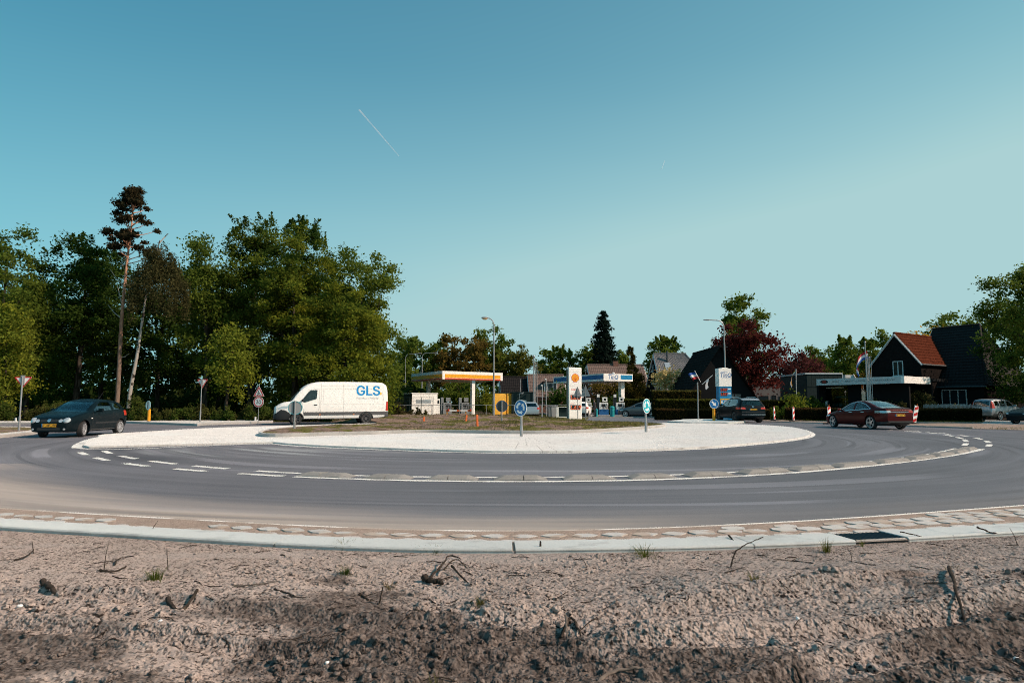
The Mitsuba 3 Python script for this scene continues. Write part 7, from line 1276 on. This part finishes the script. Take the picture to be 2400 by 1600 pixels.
# hedges
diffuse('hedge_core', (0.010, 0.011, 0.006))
def hedge(label, p, q, h, wd, c0, c1, top=None, seed=1, size=0.10, dens=1.0):
    Rh = np.random.default_rng(seed); p, q = np.array(p, float), np.array(q, float); L = np.linalg.norm(q - p); d = (q - p) / L; n = np.array([d[1], -d[0]]); g = thing('hedge', label, 'hedge')
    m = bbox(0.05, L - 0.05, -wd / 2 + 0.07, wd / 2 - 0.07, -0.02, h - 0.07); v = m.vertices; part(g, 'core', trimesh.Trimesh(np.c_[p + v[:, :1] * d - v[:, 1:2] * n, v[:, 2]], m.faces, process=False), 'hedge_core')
    N = int(L * (2 * h + wd) * dens * 2.6 / (size ** 2 * 0.43)); a = Rh.uniform(0, L, N); b = Rh.uniform(0, 2 * h + wd, N); bump_ = 0.05 * (meshkit.noise(np.c_[a * 1.5, b * 2, a * 0], seed) - 0.5)
    off = np.where(b < h, wd / 2 + bump_, np.where(b < h + wd, wd / 2 - (b - h), -wd / 2)); z = np.where(b < h, b, np.where(b < h + wd, h + bump_, b - h - wd)); P_ = np.c_[p + a[:, None] * d + (off + Rh.normal(size=N) * 0.03)[:, None] * n, np.maximum(z + Rh.normal(size=N) * 0.03, 0.02)]
    w = Rh.uniform(0, 0.75, N); ends = Rh.integers(0, 2, N // 12); E_ = np.c_[p + (ends * L)[:, None] * d + Rh.uniform(-wd / 2, wd / 2, (len(ends), 1)) * n, Rh.uniform(0.02, h, len(ends))]
    m, col = leaf_mesh(np.vstack([P_, E_]), size, c0, c1, np.r_[w, np.full(len(E_), 0.3)], 0, 0, Rh)
    if top is not None: tt_ = np.r_[np.repeat(z > h - 0.10, 4), np.zeros(4 * len(E_), bool)]; col[tt_] = col[tt_] * 0.3 + np.array(top) * Rh.uniform(0.5, 1.2, (tt_.sum(), 1))
    part(g, 'foliage', m, 'leaf', color=col)
BR = (0.11, 0.065, 0.025)
hedge('low dark clipped hedge with a brown top behind the bare grey post', PX((11.60, 48.50, 1.17)), PX((20.84, 48.80, 1.17)), 0.86, 0.6, (0.012, 0.014, 0.006), (0.04, 0.04, 0.014), BR, 1)
hedge('tall clipped green hedge behind the dark grey car', PX((11.66, 65.00, 1.13)), PX((15.96, 65.00, 1.13)), 1.78, 0.8, (0.014, 0.02, 0.007), (0.055, 0.06, 0.014), (0.12, 0.125, 0.025), 12, 0.15)
hedge('tall clipped green hedge right of the dark grey car', PX((13.33, 55.40, 1.15)), PX((18.45, 55.40, 1.15)), 1.68, 0.7, (0.014, 0.02, 0.007), (0.055, 0.06, 0.014), (0.12, 0.125, 0.025), 2, 0.13)
hedge('leafy beech hedge below the grey roof', PX((13.32, 56.70, 1.15)), PX((17.75, 56.70, 1.15)), 2.5, 0.8, (0.02, 0.022, 0.008), (0.11, 0.085, 0.025), (0.12, 0.11, 0.03), 3, 0.17)
hedge('dark clipped hedge in front of the brick building', PX((20.58, 52.00, 1.16)), PX((23.91, 52.00, 1.16)), 1.55, 0.8, (0.012, 0.018, 0.007), (0.05, 0.05, 0.014), None, 4, 0.13)
hedge('long low brown-topped hedge behind the red car', PX((21.73, 47.60, 0.83)), PX((33.99, 43.60, 0.87)), 0.92, 0.65, (0.012, 0.013, 0.006), (0.045, 0.04, 0.014), BR, 5)
hedge('dark hedge in the background between the kiosk and the woodland', PX((-17.93, 63.00, 1.14)), PX((-11.04, 66.00, 1.13)), 2.0, 0.8, DK, MD, None, 6, 0.18)
g = thing('picket_fence', 'thin pale picket fence above the right end of the low hedge', 'fence'); p, q = np.array(PX((31.73, 46.20, 1.17))), np.array(PX((34.91, 44.60, 1.18)))
for i in range(46):
    x, y = p + (q - p) * i / 45; part(g, 'picket', bbox(x - 0.02, x + 0.02, y - 0.012, y + 0.012, 0, 1.22 + 0.1 * ((i * 7) % 5) / 5), 'lamp_grey')
part(g, 'rail', tube([(*p, 0.95), (*q, 0.95)], 0.025, 5), 'lamp_grey')
# far wood closing the horizon
Rw = np.random.default_rng(31); k = 800; X = Rw.uniform(-190, 190, k); X = np.sort(X); Yw = np.where(X < -20, Rw.uniform(70, 92, k), Rw.uniform(118, 150, k)); hz = np.where(X < -20, 12.0, 9.5); C = np.c_[X, Yw, Rw.uniform(0.1, 1, k) * hz * (0.7 + 0.6 * meshkit.noise(np.c_[X * 0.05, X * 0, X * 0], 3))]
k2 = 260; X2 = Rw.uniform(-120, -12, k2); C = np.vstack([C, np.c_[X2, Rw.uniform(66, 78, k2), Rw.uniform(0.2, 2.6, k2)]]); P_, idx = clump_points(C, Rw.uniform(1.4, 2.8, k + k2), 85, 0.8, Rw); m, col = leaf_mesh(P_, 0.75, DK, (0.05, 0.065, 0.02), Rw.uniform(0, 0.8, k + k2)[idx], 0, 0, Rw); setting('far_wood', m, 'leaf', kind='stuff', color=col)

# ---------------------------------------------------------------- churned soil in front of the gutter band
_t = np.linspace(1.0, near_line.l[-1] - 1.0, 900); _c = near_line.at(_t); _g = np.gradient(_c, axis=0); _n = np.stack([_g[:, 1], -_g[:, 0]], 1); _n /= np.linalg.norm(_n, axis=1, keepdims=True)
_e = _c + _n * (width_at(_t) + BAND - 0.012)[:, None]; _o = np.argsort(_e[:, 0]); EX, EY = _e[_o, 0], _e[_o, 1]
def y_edge(x): return np.interp(x, EX, EY)
RUTS = [([(-6, 3.55), (-3, 3.62), (-0.5, 3.25), (2.0, 3.5), (6, 4.25)], 0.20, 0.055), ([(-6, 4.15), (-3.2, 4.2), (-0.6, 3.75), (2.0, 4.05), (6, 4.9)], 0.18, 0.04), ([(0.6, 2.5), (1.6, 3.0), (3.0, 3.35), (5, 3.5)], 0.22, 0.06)]
def CL(p):
    """where the soil is churned into clods"""
    return np.clip((meshkit.fbm(p * np.array([0.75, 1.5, 1]), 3, 33) - 0.49) / 0.08, 0, 1)
def soil_h(x, y):
    x, y = np.asarray(x, float), np.asarray(y, float); sh = x.shape; p = np.c_[x.ravel(), y.ravel(), np.zeros(x.size)]; d = y_edge(p[:, 0]) - p[:, 1]
    near_ = np.clip(1 - (p[:, 1] - 3.0) / 2.2, 0.0, 1.0) ** 0.8; rough = 0.28 + 0.9 * near_ * (0.55 + 0.9 * meshkit.fbm(p * 0.9, 2, 21))
    h = 0.10 * (meshkit.fbm(p * 0.55, 3, 1) - 0.5) * np.clip(d / 0.8, 0, 1) + rough * (0.115 * (meshkit.fbm(p * np.array([1.5, 2.6, 1]), 4, 2) - 0.5) + 0.050 * CL(p) * (meshkit.fbm(p * 6.5, 4, 3) - 0.42) + 0.020 * (meshkit.fbm(p * 17, 3, 4) - 0.5)) + (0.010 + 0.008 * near_) * (meshkit.fbm(p * 40, 2, 6) - 0.5)
    h += 0.20 * np.exp(-((p[:, 0] - 3.4) / 0.8) ** 2 - ((p[:, 1] - 3.95) / 0.35) ** 2) + 0.11 * np.exp(-((p[:, 0] - 1.9) / 0.9) ** 2 - ((p[:, 1] - 4.35) / 0.3) ** 2)
    for line_, w_, dp in RUTS:
        q = spline(line_, 60); s = np.concatenate([[0], np.cumsum(np.hypot(*np.diff(q, axis=0).T))]); yc = np.interp(p[:, 0], q[:, 0], q[:, 1]); sl = np.interp(p[:, 0], q[:, 0], np.gradient(q[:, 1], q[:, 0])); dd = (p[:, 1] - yc) / np.sqrt(1 + sl ** 2) + 0.05 * (meshkit.noise(p * 2.2, 8) - 0.5)
        ins = (p[:, 0] > q[0, 0]) & (p[:, 0] < q[-1, 0]); lug = 0.35 * (np.sin(p[:, 0] * 38 + dd * 30) > 0)
        h += ins * (-dp * (1 - 0.35 * lug) * np.exp(-(dd / (w_ * 0.5)) ** 4) + 0.5 * dp * np.exp(-((np.abs(dd) - w_ * 0.72) / (w_ * 0.22)) ** 2))
    e = np.clip(d / 0.22, 0, 1); return (-0.012 + e * (h - 0.012)).reshape(sh)
xs = np.r_[np.linspace(-28, -5.3, 70), np.arange(-5.2, 5.2, 0.0115), np.linspace(5.3, 28, 70)]
ts = np.r_[0, np.linspace(0.0008, 1, 300)]
ye = y_edge(xs); y_lo = 2.62
Yg = np.vstack([np.outer(np.ones(1), ye * 0 - 5.0), np.outer(np.ones(1), ye * 0 + 0.5), np.outer(np.linspace(1.2, 2.5, 12), ye * 0 + 1)] + [(y_lo + (ye - y_lo) * t)[None] for t in np.linspace(0, 1, 275)]).T
Xg = np.repeat(xs[:, None], Yg.shape[1], 1); Zg = soil_h(Xg, Yg)
Rg = np.random.default_rng(17)
cx_, cy_ = Rg.uniform(-5, 5, 2600), 2.7 + Rg.uniform(0, 1, 2600) ** 1.3 * 2.6; keep = (CL(np.c_[cx_, cy_, cx_ * 0]) > Rg.uniform(0, 0.9, 2600)) & (cy_ < y_edge(cx_) - 0.12)
for x, y in zip(cx_[keep], cy_[keep]):   # clods standing out of the surface
    r = (0.007 + 0.030 * Rg.uniform(0, 1) ** 2.5) * (1.1 if y < 4.2 else 0.7)
    i0, i1 = np.searchsorted(xs, [x - r * 1.3, x + r * 1.3]); sub = Yg[i0:i1]; jj_ = np.nonzero((np.abs(sub - y) < r * 1.3).any(0))[0]
    if len(jj_) == 0: continue
    j0, j1 = jj_[0], jj_[-1] + 1; dx_ = (Xg[i0:i1, j0:j1] - x) / r; dy_ = (sub[:, j0:j1] - y) / (r * Rg.uniform(0.6, 1)); q = dx_ ** 2 + dy_ ** 2 + 0.3 * np.sin(dx_ * 3 + dy_ * 2)
    Zg[i0:i1, j0:j1] += np.where(q < 1, np.sqrt(np.clip(1 - q, 0, 1)) * r * Rg.uniform(0.35, 0.8) * (0.6 + 0.8 * meshkit.noise(np.stack([dx_ * 1.7 + x * 50, dy_ * 1.7, dx_ * 0], -1), 5)), 0)
nx_, ny_ = Xg.shape; i, j = np.meshgrid(np.arange(nx_ - 1), np.arange(ny_ - 1), indexing='ij'); q = np.stack([i * ny_ + j, (i + 1) * ny_ + j, (i + 1) * ny_ + j + 1, i * ny_ + j + 1], -1).reshape(-1, 4)
setting('soil', trimesh.Trimesh(np.c_[Xg.ravel(), Yg.ravel(), Zg.ravel()], np.vstack([q[:, [0, 1, 2]], q[:, [0, 2, 3]]]), process=False), 'soil', smooth=True)
# loose clods and crumbs
def lump(r, R=Rg, small=False):
    m = trimesh.creation.icosphere(subdivisions=0 if small else 1, radius=1.0); v = m.vertices; s = R.uniform(0, 99); v = v * (0.72 + 0.6 * meshkit.noise(v * 1.7 + s, 3))[:, None] * np.array([1, R.uniform(0.6, 1), R.uniform(0.5, 0.85)]) * r
    m = trimesh.Trimesh(v, m.faces, process=False); m.apply_transform(trimesh.transformations.rotation_matrix(R.uniform(0, 6.28), (0, 0, 1))); return m
cx_, cy_ = Rg.uniform(-5, 5, 16000), 2.75 + Rg.uniform(0, 1, 16000) ** 1.1 * 2.7; keep = (meshkit.noise(np.c_[cx_ * 1.3, cy_ * 2.0, cx_ * 0 + 5], 9) > Rg.uniform(0.25, 0.8, 16000)) & (cy_ < y_edge(cx_) - 0.05) & (CL(np.c_[cx_, cy_, cx_ * 0]) + 0.22 > Rg.uniform(0, 1, 16000)); cx_, cy_ = cx_[keep][:5200], cy_[keep][:5200]; cz_ = soil_h(cx_, cy_)
LUMPS = [lump(1.0, Rg, i < 12) for i in range(24)]; V_, F_, k0 = [], [], 0
for x, y, z in zip(cx_, cy_, cz_):
    r = 0.0045 + 0.022 * Rg.uniform(0, 1) ** 6 * (1.2 if y < 4.3 else 0.6); m = LUMPS[Rg.integers(12) + (12 if r > 0.009 else 0)]; V_.append(np.array(m.vertices) * r + (x, y, z + r * 0.3)); F_.append(np.array(m.faces) + k0); k0 += len(m.vertices)
for x, y, r in ((3.05, 3.35, 0.05), (-0.55, 3.72, 0.045), (-0.25, 4.0, 0.035), (1.35, 3.3, 0.045), (2.2, 4.25, 0.035), (-1.9, 3.45, 0.04), (0.2, 3.3, 0.05), (2.7, 3.7, 0.035), (-2.6, 3.9, 0.03), (0.75, 3.85, 0.035), (1.75, 3.1, 0.04), (-1.2, 3.15, 0.045)):
    for _ in range(5):
        q = Rg.normal(size=2) * r * 0.8; rr = r * Rg.uniform(0.3, 1.0); z = float(soil_h(np.array([x + q[0]]), np.array([y + q[1]]))[0]); m = LUMPS[12 + Rg.integers(12)]; V_.append(np.array(m.vertices) * rr + (x + q[0], y + q[1], z + rr * 0.35)); F_.append(np.array(m.faces) + k0); k0 += len(m.vertices)
ms = [trimesh.Trimesh(np.vstack(V_), np.vstack(F_), process=False)]
setting('soil_crumbs', cat_(ms), 'soil', smooth=True, kind='stuff')
# sticks and roots
prin('stick_dark', proc(lambda p, n, uv: mix((0.014, 0.011, 0.009), (0.06, 0.045, 0.035), noise(p.x * 60, p.y * 60, p.z * 60))), 0.85, spec=0.2); prin('stick_grey', proc(lambda p, n, uv: mix((0.08, 0.065, 0.055), (0.20, 0.165, 0.14), noise(p.x * 50, p.y * 50, p.z * 50))), 0.85, spec=0.2)
def gz(p, up=0.0): return np.array([p[0], p[1], float(soil_h(np.array([p[0]]), np.array([p[1]]))[0]) + up])
def stick_mesh(pts, r, ups, R=Rg):
    p = np.array([gz(q, u) for q, u in zip(pts, ups)]); n = max(6, len(p) * 4); s = spline(p, n) if len(p) > 2 else p[:1] + (p[1:] - p[:1]) * np.linspace(0, 1, n)[:, None]; s = s + R.normal(size=s.shape) * r * 0.25; rr = r * np.linspace(1.0, 0.55, n) * (1 + 0.25 * R.uniform(-1, 1, n)); return tube(s, rr, 7)
def stick(label, pts, r, ups=None, m='stick_dark', name='stick'): return single(name, cat_([stick_mesh(a, rr, u) for a, rr, u in pts]) if isinstance(pts[0][0], list) else stick_mesh(pts, r, ups or [r * 0.6] * len(pts)), m, label, name.replace('_', ' '), smooth=45)
stick('dark V-shaped piece of root lying on the soil at the lower left', [(-2.30, 4.11), (-2.12, 3.95), (-2.12, 4.14)], 0.016, [0.04, 0.005, 0.045])
stick('short thick dark log end at the far left of the soil', [(-3.36, 4.40), (-3.21, 4.28), (-3.06, 4.18)], 0.022, [0.03, 0.03, 0.01])
stick('curved thin dark twig above the dark stick left of the grass tuft', [(-3.16, 4.88), (-3.25, 5.08), (-3.17, 5.14)], 0.007, [0.01, 0.02, 0.02])
stick('dark stick lying left of the left grass tuft', [(-3.19, 4.75), (-3.07, 4.73), (-3.04, 4.83)], 0.009)
stick('long straight greyish stick lying flat right of the V-shaped root', [(-1.97, 4.36), (-1.82, 4.37), (-1.66, 4.40)], 0.006, m='stick_grey')
stick('short slanting dark stick right of the long greyish one', [(-1.65, 4.26), (-1.56, 4.21), (-1.46, 4.14)], 0.007)
stick('bent branch arching over the root pile in the middle of the soil', [(-0.62, 4.58), (-0.54, 4.88), (-0.51, 4.97), (-0.41, 4.96)], 0.009, [0.02, 0.06, 0.075, 0.06])
stick('branch sloping down to the right from the root pile', [(-0.47, 4.78), (-0.38, 4.61), (-0.29, 4.40)], 0.009, [0.06, 0.03, 0.01])
stick('thick dark root at the foot of the root pile', [(-0.66, 4.58), (-0.58, 4.52), (-0.50, 4.47)], 0.025, [0.02, 0.03, 0.02])
stick('thin twig crossing the root pile', [(-0.52, 4.69), (-0.44, 4.83), (-0.35, 4.73)], 0.006, [0.05, 0.09, 0.03])
stick('thin upright stick standing left of the root pile', [(-0.89, 4.13), (-0.88, 4.13), (-0.87, 4.13)], 0.006, [0.0, 0.05, 0.115])
stick('short dark stick lying at the foot of the upright stick', [(-1.06, 4.28), (-1.02, 4.24), (-0.98, 4.19)], 0.010)
stick('tall thin forked twig rising from the soil towards the white slabs', [(1.74, 4.88), (1.76, 4.88), (1.78, 4.88), (1.89, 4.91), (2.04, 4.96)], 0.006, [0.0, 0.07, 0.12, 0.17, 0.21])
stick('thick dark twig tip left of the tall forked twig', [(2.03, 5.72), (2.03, 5.62), (2.05, 5.55)], 0.009, [0.06, 0.04, 0.02])
stick('thin dark stick lying across the gutter band at the right', [(3.68, 5.79), (3.82, 5.76), (4.00, 5.79)], 0.006, [0.08, 0.05, 0.01])
stick('dark stick pointing over the gutter band at the far right', [(4.53, 5.94), (4.63, 5.92), (4.79, 5.98)], 0.009, [0.09, 0.05, 0.02])
stick('curved dark root arching in the wet soil at the right', [(2.90, 4.06), (2.71, 3.74), (2.64, 3.60), (2.55, 3.50)], 0.011, [0.03, 0.05, 0.03, 0.0])
stick('long dark twig lying below the drain cover', [(2.19, 5.09), (2.33, 5.07), (2.44, 4.96)], 0.006)
stick('dark forked twig at the far left under the gutter band', [(-4.05, 4.99), (-4.09, 5.15), (-4.20, 5.37)], 0.008, [0.01, 0.02, 0.03])
stick('short twig standing up from the forked twig at the far left', [(-4.19, 5.36), (-4.20, 5.36), (-4.21, 5.36)], 0.005, [0.0, 0.05, 0.10])
stick('long thin twig lying just below the gutter band left of the middle', [(-3.28, 5.85), (-3.09, 5.90), (-2.80, 5.83)], 0.005)
stick('second thin twig crossing the first below the gutter band', [(-3.34, 6.06), (-3.19, 5.94), (-3.02, 5.83)], 0.005, [0.03, 0.03, 0.01])
stick('dark root sticking out of the bank right of the root pile', [(0.28, 3.53), (0.35, 3.67), (0.39, 3.50)], 0.011, [0.0, 0.04, 0.0])
stick('pale broken root in the hollow right of the middle', [(0.32, 3.67), (0.31, 3.50), (0.31, 3.39)], 0.007, [0.06, 0.03, 0.0], m='stick_grey')
stick('grey stick lying at the bottom right of the soil', [(1.38, 3.03), (1.39, 2.97), (1.40, 2.94)], 0.008, [0.03, 0.02, 0.0], m='stick_dark')
stick('curved buried root at the bottom edge right of the middle', [(0.41, 2.96), (0.50, 3.05), (0.63, 3.06), (0.75, 3.03)], 0.009, [0.0, 0.02, 0.02, 0.0], m='stick_grey')
single('peg', tube([gz((0.25, 5.37), -0.03), gz((0.25, 5.37), 0.085)], [0.016, 0.007], 8), 'stick_dark', 'small black peg standing against the gutter band in the middle', 'peg', smooth=40)
tw = []
for _ in range(430):
    y = 2.8 + Rg.uniform(0, 1) * 2.9; x = Rg.uniform(-5, 5)
    if y > y_edge(x) - 0.03: continue
    a = Rg.uniform(-0.9, 0.9) + (math.pi if Rg.random() < 0.5 else 0); L = Rg.uniform(0.03, 0.16); e = (x + math.cos(a) * L, y + math.sin(a) * L)
    if e[1] > y_edge(e[0]): continue
    tw.append(stick_mesh([(x, y), ((x + e[0]) / 2 + Rg.normal() * 0.008, (y + e[1]) / 2 + Rg.normal() * 0.008), e], Rg.uniform(0.0016, 0.0045), [0.003, 0.005 + 0.008 * Rg.random() ** 3, 0.003]))
setting('twig_litter', cat_(tw), 'stick_dark', kind='stuff', smooth=40)
# grass tufts and dry stalks
def tuft(label, q, n, h, spread, c0=(0.05, 0.075, 0.012), c1=(0.15, 0.16, 0.03), seed=1):
    Rt = np.random.default_rng(seed); b = gz(q); V, F, Cc = [], [], []
    for _ in range(n):
        a = Rt.uniform(0, 6.28); r0 = abs(Rt.normal()) * spread * 0.35; base = b + np.array([math.cos(a) * r0, math.sin(a) * r0, -0.01]); L = h * Rt.uniform(0.5, 1.15); lean = Rt.uniform(0.15, 0.9) * spread / h * 0.9; w = Rt.uniform(0.0018, 0.0034); side = np.array([-math.sin(a), math.cos(a), 0]) * w; k0 = len(V)
        for t in (0, 0.35, 0.7, 1): p = base + np.array([math.cos(a) * lean * L * t ** 1.6, math.sin(a) * lean * L * t ** 1.6, L * (t - 0.18 * t * t)]); s_ = side * (1 - t * 0.9); V += [p - s_, p + s_]
        for t in range(3): F += [[k0 + 2 * t, k0 + 2 * t + 1, k0 + 2 * t + 3], [k0 + 2 * t, k0 + 2 * t + 3, k0 + 2 * t + 2]]
        u = Rt.uniform(0, 1); Cc += [np.array(c0) * (1 - u) + np.array(c1) * u] * 8
    return single('grass_tuft', trimesh.Trimesh(np.array(V), F, process=False), 'leaf', label, 'grass tuft', color=np.array(Cc))
tuft('dense bright green grass tuft at the left, with a shadow beside it', (-2.65, 4.55), 130, 0.105, 0.11, seed=2)
tuft('grass tuft growing against the gutter band left of the middle', (-1.51, 5.48), 90, 0.09, 0.14, seed=3); tuft('darker grass tuft just below the one at the gutter band', (-1.26, 4.66), 90, 0.09, 0.09, (0.03, 0.05, 0.012), (0.10, 0.12, 0.025), seed=4)
tuft('sparse wide grass tuft at the gutter band in front of the middle', (-0.66, 5.30), 45, 0.08, 0.17, seed=5); tuft('green spreading grass tuft at the gutter band right of the middle', (1.13, 5.21), 100, 0.095, 0.18, seed=6); tuft('upright grass tuft beside the drain cover', (2.74, 5.33), 55, 0.15, 0.08, (0.07, 0.08, 0.015), (0.18, 0.17, 0.035), seed=7)
tuft('small dry yellow grass tuft in the middle of the soil', (-0.20, 3.99), 45, 0.08, 0.08, (0.12, 0.11, 0.03), (0.22, 0.18, 0.06), seed=8); tuft('faint yellowish tuft in the soil right of the middle', (1.64, 4.17), 50, 0.07, 0.08, (0.10, 0.09, 0.02), (0.17, 0.15, 0.04), seed=9); tuft('tiny grass blades at the gutter band right of the drain cover', (3.18, 5.55), 22, 0.09, 0.05, seed=10)
tuft('dry brownish grass by the upright stick', (-0.88, 4.42), 45, 0.075, 0.10, (0.12, 0.09, 0.04), (0.20, 0.15, 0.07), seed=11); tuft('thin grey-green grass at the right edge of the soil', (3.46, 4.84), 36, 0.07, 0.14, (0.08, 0.08, 0.03), (0.14, 0.13, 0.05), seed=12); tuft('wisps of grass at the bottom middle of the soil', (-0.35, 2.88), 30, 0.09, 0.08, (0.06, 0.07, 0.02), (0.14, 0.13, 0.05), seed=13)
for i, (q, h, lb) in enumerate((((-3.18, 4.78), 0.20, 'thin bare stalk standing left of the left grass tuft'), ((-2.68, 4.78), 0.17, 'thin bent bare stalk right of the left grass tuft'), ((-3.61, 6.10), 0.12, 'dark forked stalk sticking up in front of the white slabs at the left'), ((0.60, 4.88), 0.09, 'short bare stalk below the gutter band in the middle'), ((2.78, 5.01), 0.08, 'short bare stalk below the drain cover'), ((4.65, 5.62), 0.16, 'dark bare stalk at the right edge'))):
    k = Rg.uniform(-0.03, 0.03); single('dry_stalk', tube([gz(q, -0.01), gz(q, h * 0.5) + (k, 0, 0), gz(q, h) + (k * 2.5, 0.01, 0)], [0.0035, 0.0028, 0.0015], 6), 'stick_dark', lb, 'stalk')
for q, r, lb in (((-3.13, 3.92), 0.018, 'white pebble at the lower left of the soil'), ((-2.10, 3.69), 0.016, 'elongated pale pebble below the V-shaped root'), ((-0.92, 3.09), 0.012, 'white pebble near the bottom left of the middle'), ((1.68, 3.63), 0.015, 'white pebble in the wet soil right of the middle'), ((2.57, 3.16), 0.017, 'white crumpled scrap at the lower right edge'), ((-0.20, 4.21), 0.008, 'tiny white pebble beside the dry yellow tuft')):
    m = lump(r); m.apply_translation(gz(q, r * 0.4)); single('pebble', m, 'white_plastic', lb, 'pebble', smooth=True)
# drain cover in the gutter band
g = thing('drain_cover', 'dark cast-iron drain cover set in the pale gutter band at the right', 'drain cover')
a_, b_ = along(width_at(np.linspace(tdr0, tdr1, 9)) + 0.01, tdr0, tdr1, 9), along(width_at(np.linspace(tdr0, tdr1, 9)) + BAND - 0.015, tdr0, tdr1, 9)
part(g, 'plate', slab_along(a_, b_, -0.12, 0.020), 'iron'); prin('iron', (0.035, 0.045, 0.05), 0.5, metallic=0.4)
for i in range(11):
    ta = tdr0 + 0.04 + (tdr1 - tdr0 - 0.08) * i / 10; p0, p1 = offpt(ta, float(width_at(ta)) + 0.05), offpt(ta, float(width_at(ta)) + BAND - 0.05); part(g, 'bar', tube([(*p0, 0.018), (*p1, 0.018)], 0.011, 5), 'iron')
for o in (0.03, BAND - 0.03): part(g, 'rim', tube([(*offpt(tdr0 + 0.02, float(width_at(tdr0)) + o), 0.014), (*offpt(tdr1 - 0.02, float(width_at(tdr1)) + o), 0.014)], 0.012, 5), 'iron')

# ---------------------------------------------------------------- vapour trails of aircraft, far above
bsdf('vapour', {'type': 'blendbsdf', 'weight': {**proc(lambda p, n, uv: 0.10 + 0.34 * fbm(p.x * 0.004, p.y * 0.004, p.z * 0.004))}, 'a': {'type': 'null'}, 'b': {'type': 'principledthin', 'base_color': rgb(0.95, 0.95, 0.95), 'roughness': 1.0, 'spec_trans': 0.0, 'diff_trans': 1.0}})
def trail(label, a, b, r0, r1):
    a, b = np.array(a), np.array(b); t = np.linspace(0, 1, 40)[:, None]; p = a + (b - a) * t; single('vapour_trail', tube(p, (r0 + (r1 - r0) * t[:, 0]) * (0.85 + 0.3 * meshkit.noise(np.c_[t * 14, t * 0, t * 0], 2)), 10), 'vapour', label, 'vapour trail', smooth=True)
trail('long thin white vapour trail slanting down in the left half of the sky', (-4171, 15696, 8000), (-3661, 18738, 8000), 17, 8)
trail('tiny faint vapour trail right of the middle of the sky', (5041, 19113, 8000), (5123, 19832, 8000), 8, 5)

# grass and weeds on the island, the bank and the verges
Rv = np.random.default_rng(55); Pv, Cv = [], []
def scatter(poly, n, z, c0, c1, h, keep=None):
    import shapely
    x0, y0, x1, y1 = poly.bounds; q = np.c_[Rv.uniform(x0, x1, n * 3), Rv.uniform(y0, y1, n * 3)]; q = q[shapely.contains_xy(poly, q[:, 0], q[:, 1])]
    d = meshkit.fbm(np.c_[q * 0.6, q[:, :1] * 0], 3, 12); q = q[d + (keep(q) if keep else 0) > Rv.uniform(0.35, 0.7, len(q))][:n]; zz = z(q); m = len(q); a = Rv.uniform(0, 6.28, m); L = h * Rv.uniform(0.5, 1.3, m); w = 0.012 + 0.02 * h; lean = Rv.normal(size=(m, 2)) * L[:, None] * 0.5
    b = np.c_[q, zz - 0.01]; s = np.c_[np.cos(a), np.sin(a), a * 0] * w; t = b + np.c_[lean, L]; v = np.stack([b - s, b + s, t], 1).reshape(-1, 3); u = Rv.uniform(0, 1, (m, 1)); return v, np.repeat(np.array(c0) * (1 - u) + np.array(c1) * u, 3, 0)
import shapely
dist = lambda poly, q: shapely.distance(shapely.points(q), poly.exterior)
G_ = [scatter(inner, 9000, lambda q: mound_h(q, dist(inner, q)), (0.07, 0.065, 0.025), (0.16, 0.145, 0.05), 0.075, lambda q: 0.02 * q[:, 0] - 0.02),
      scatter(vp, 7000, lambda q: bank_h(q, dist(vp, q)), (0.06, 0.06, 0.02), (0.15, 0.14, 0.045), 0.13, lambda q: 0.012 * q[:, 0] - 0.06)]
for lo_, hi_, n in ((((21.46, 47.23)), ((32.99, 42.24)), 2600), ((-17.5, 50.5), (-12.0, 57.0), 1800), ((-36.0, 42.0), (-15.0, 44.0), 5200), ((24.0, 30.5), (50.0, 36.0), 2500)):
    pg = LineString([lo_, hi_]).buffer(0.9); G_.append(scatter(pg, n, lambda q: q[:, 0] * 0 - 0.03, (0.05, 0.06, 0.015), (0.14, 0.15, 0.035), 0.16))
v = np.vstack([g_[0] for g_ in G_]); col = np.vstack([g_[1] for g_ in G_]); setting('verge_grass', trimesh.Trimesh(v, np.arange(len(v)).reshape(-1, 3), process=False), 'leaf', kind='stuff', color=col)
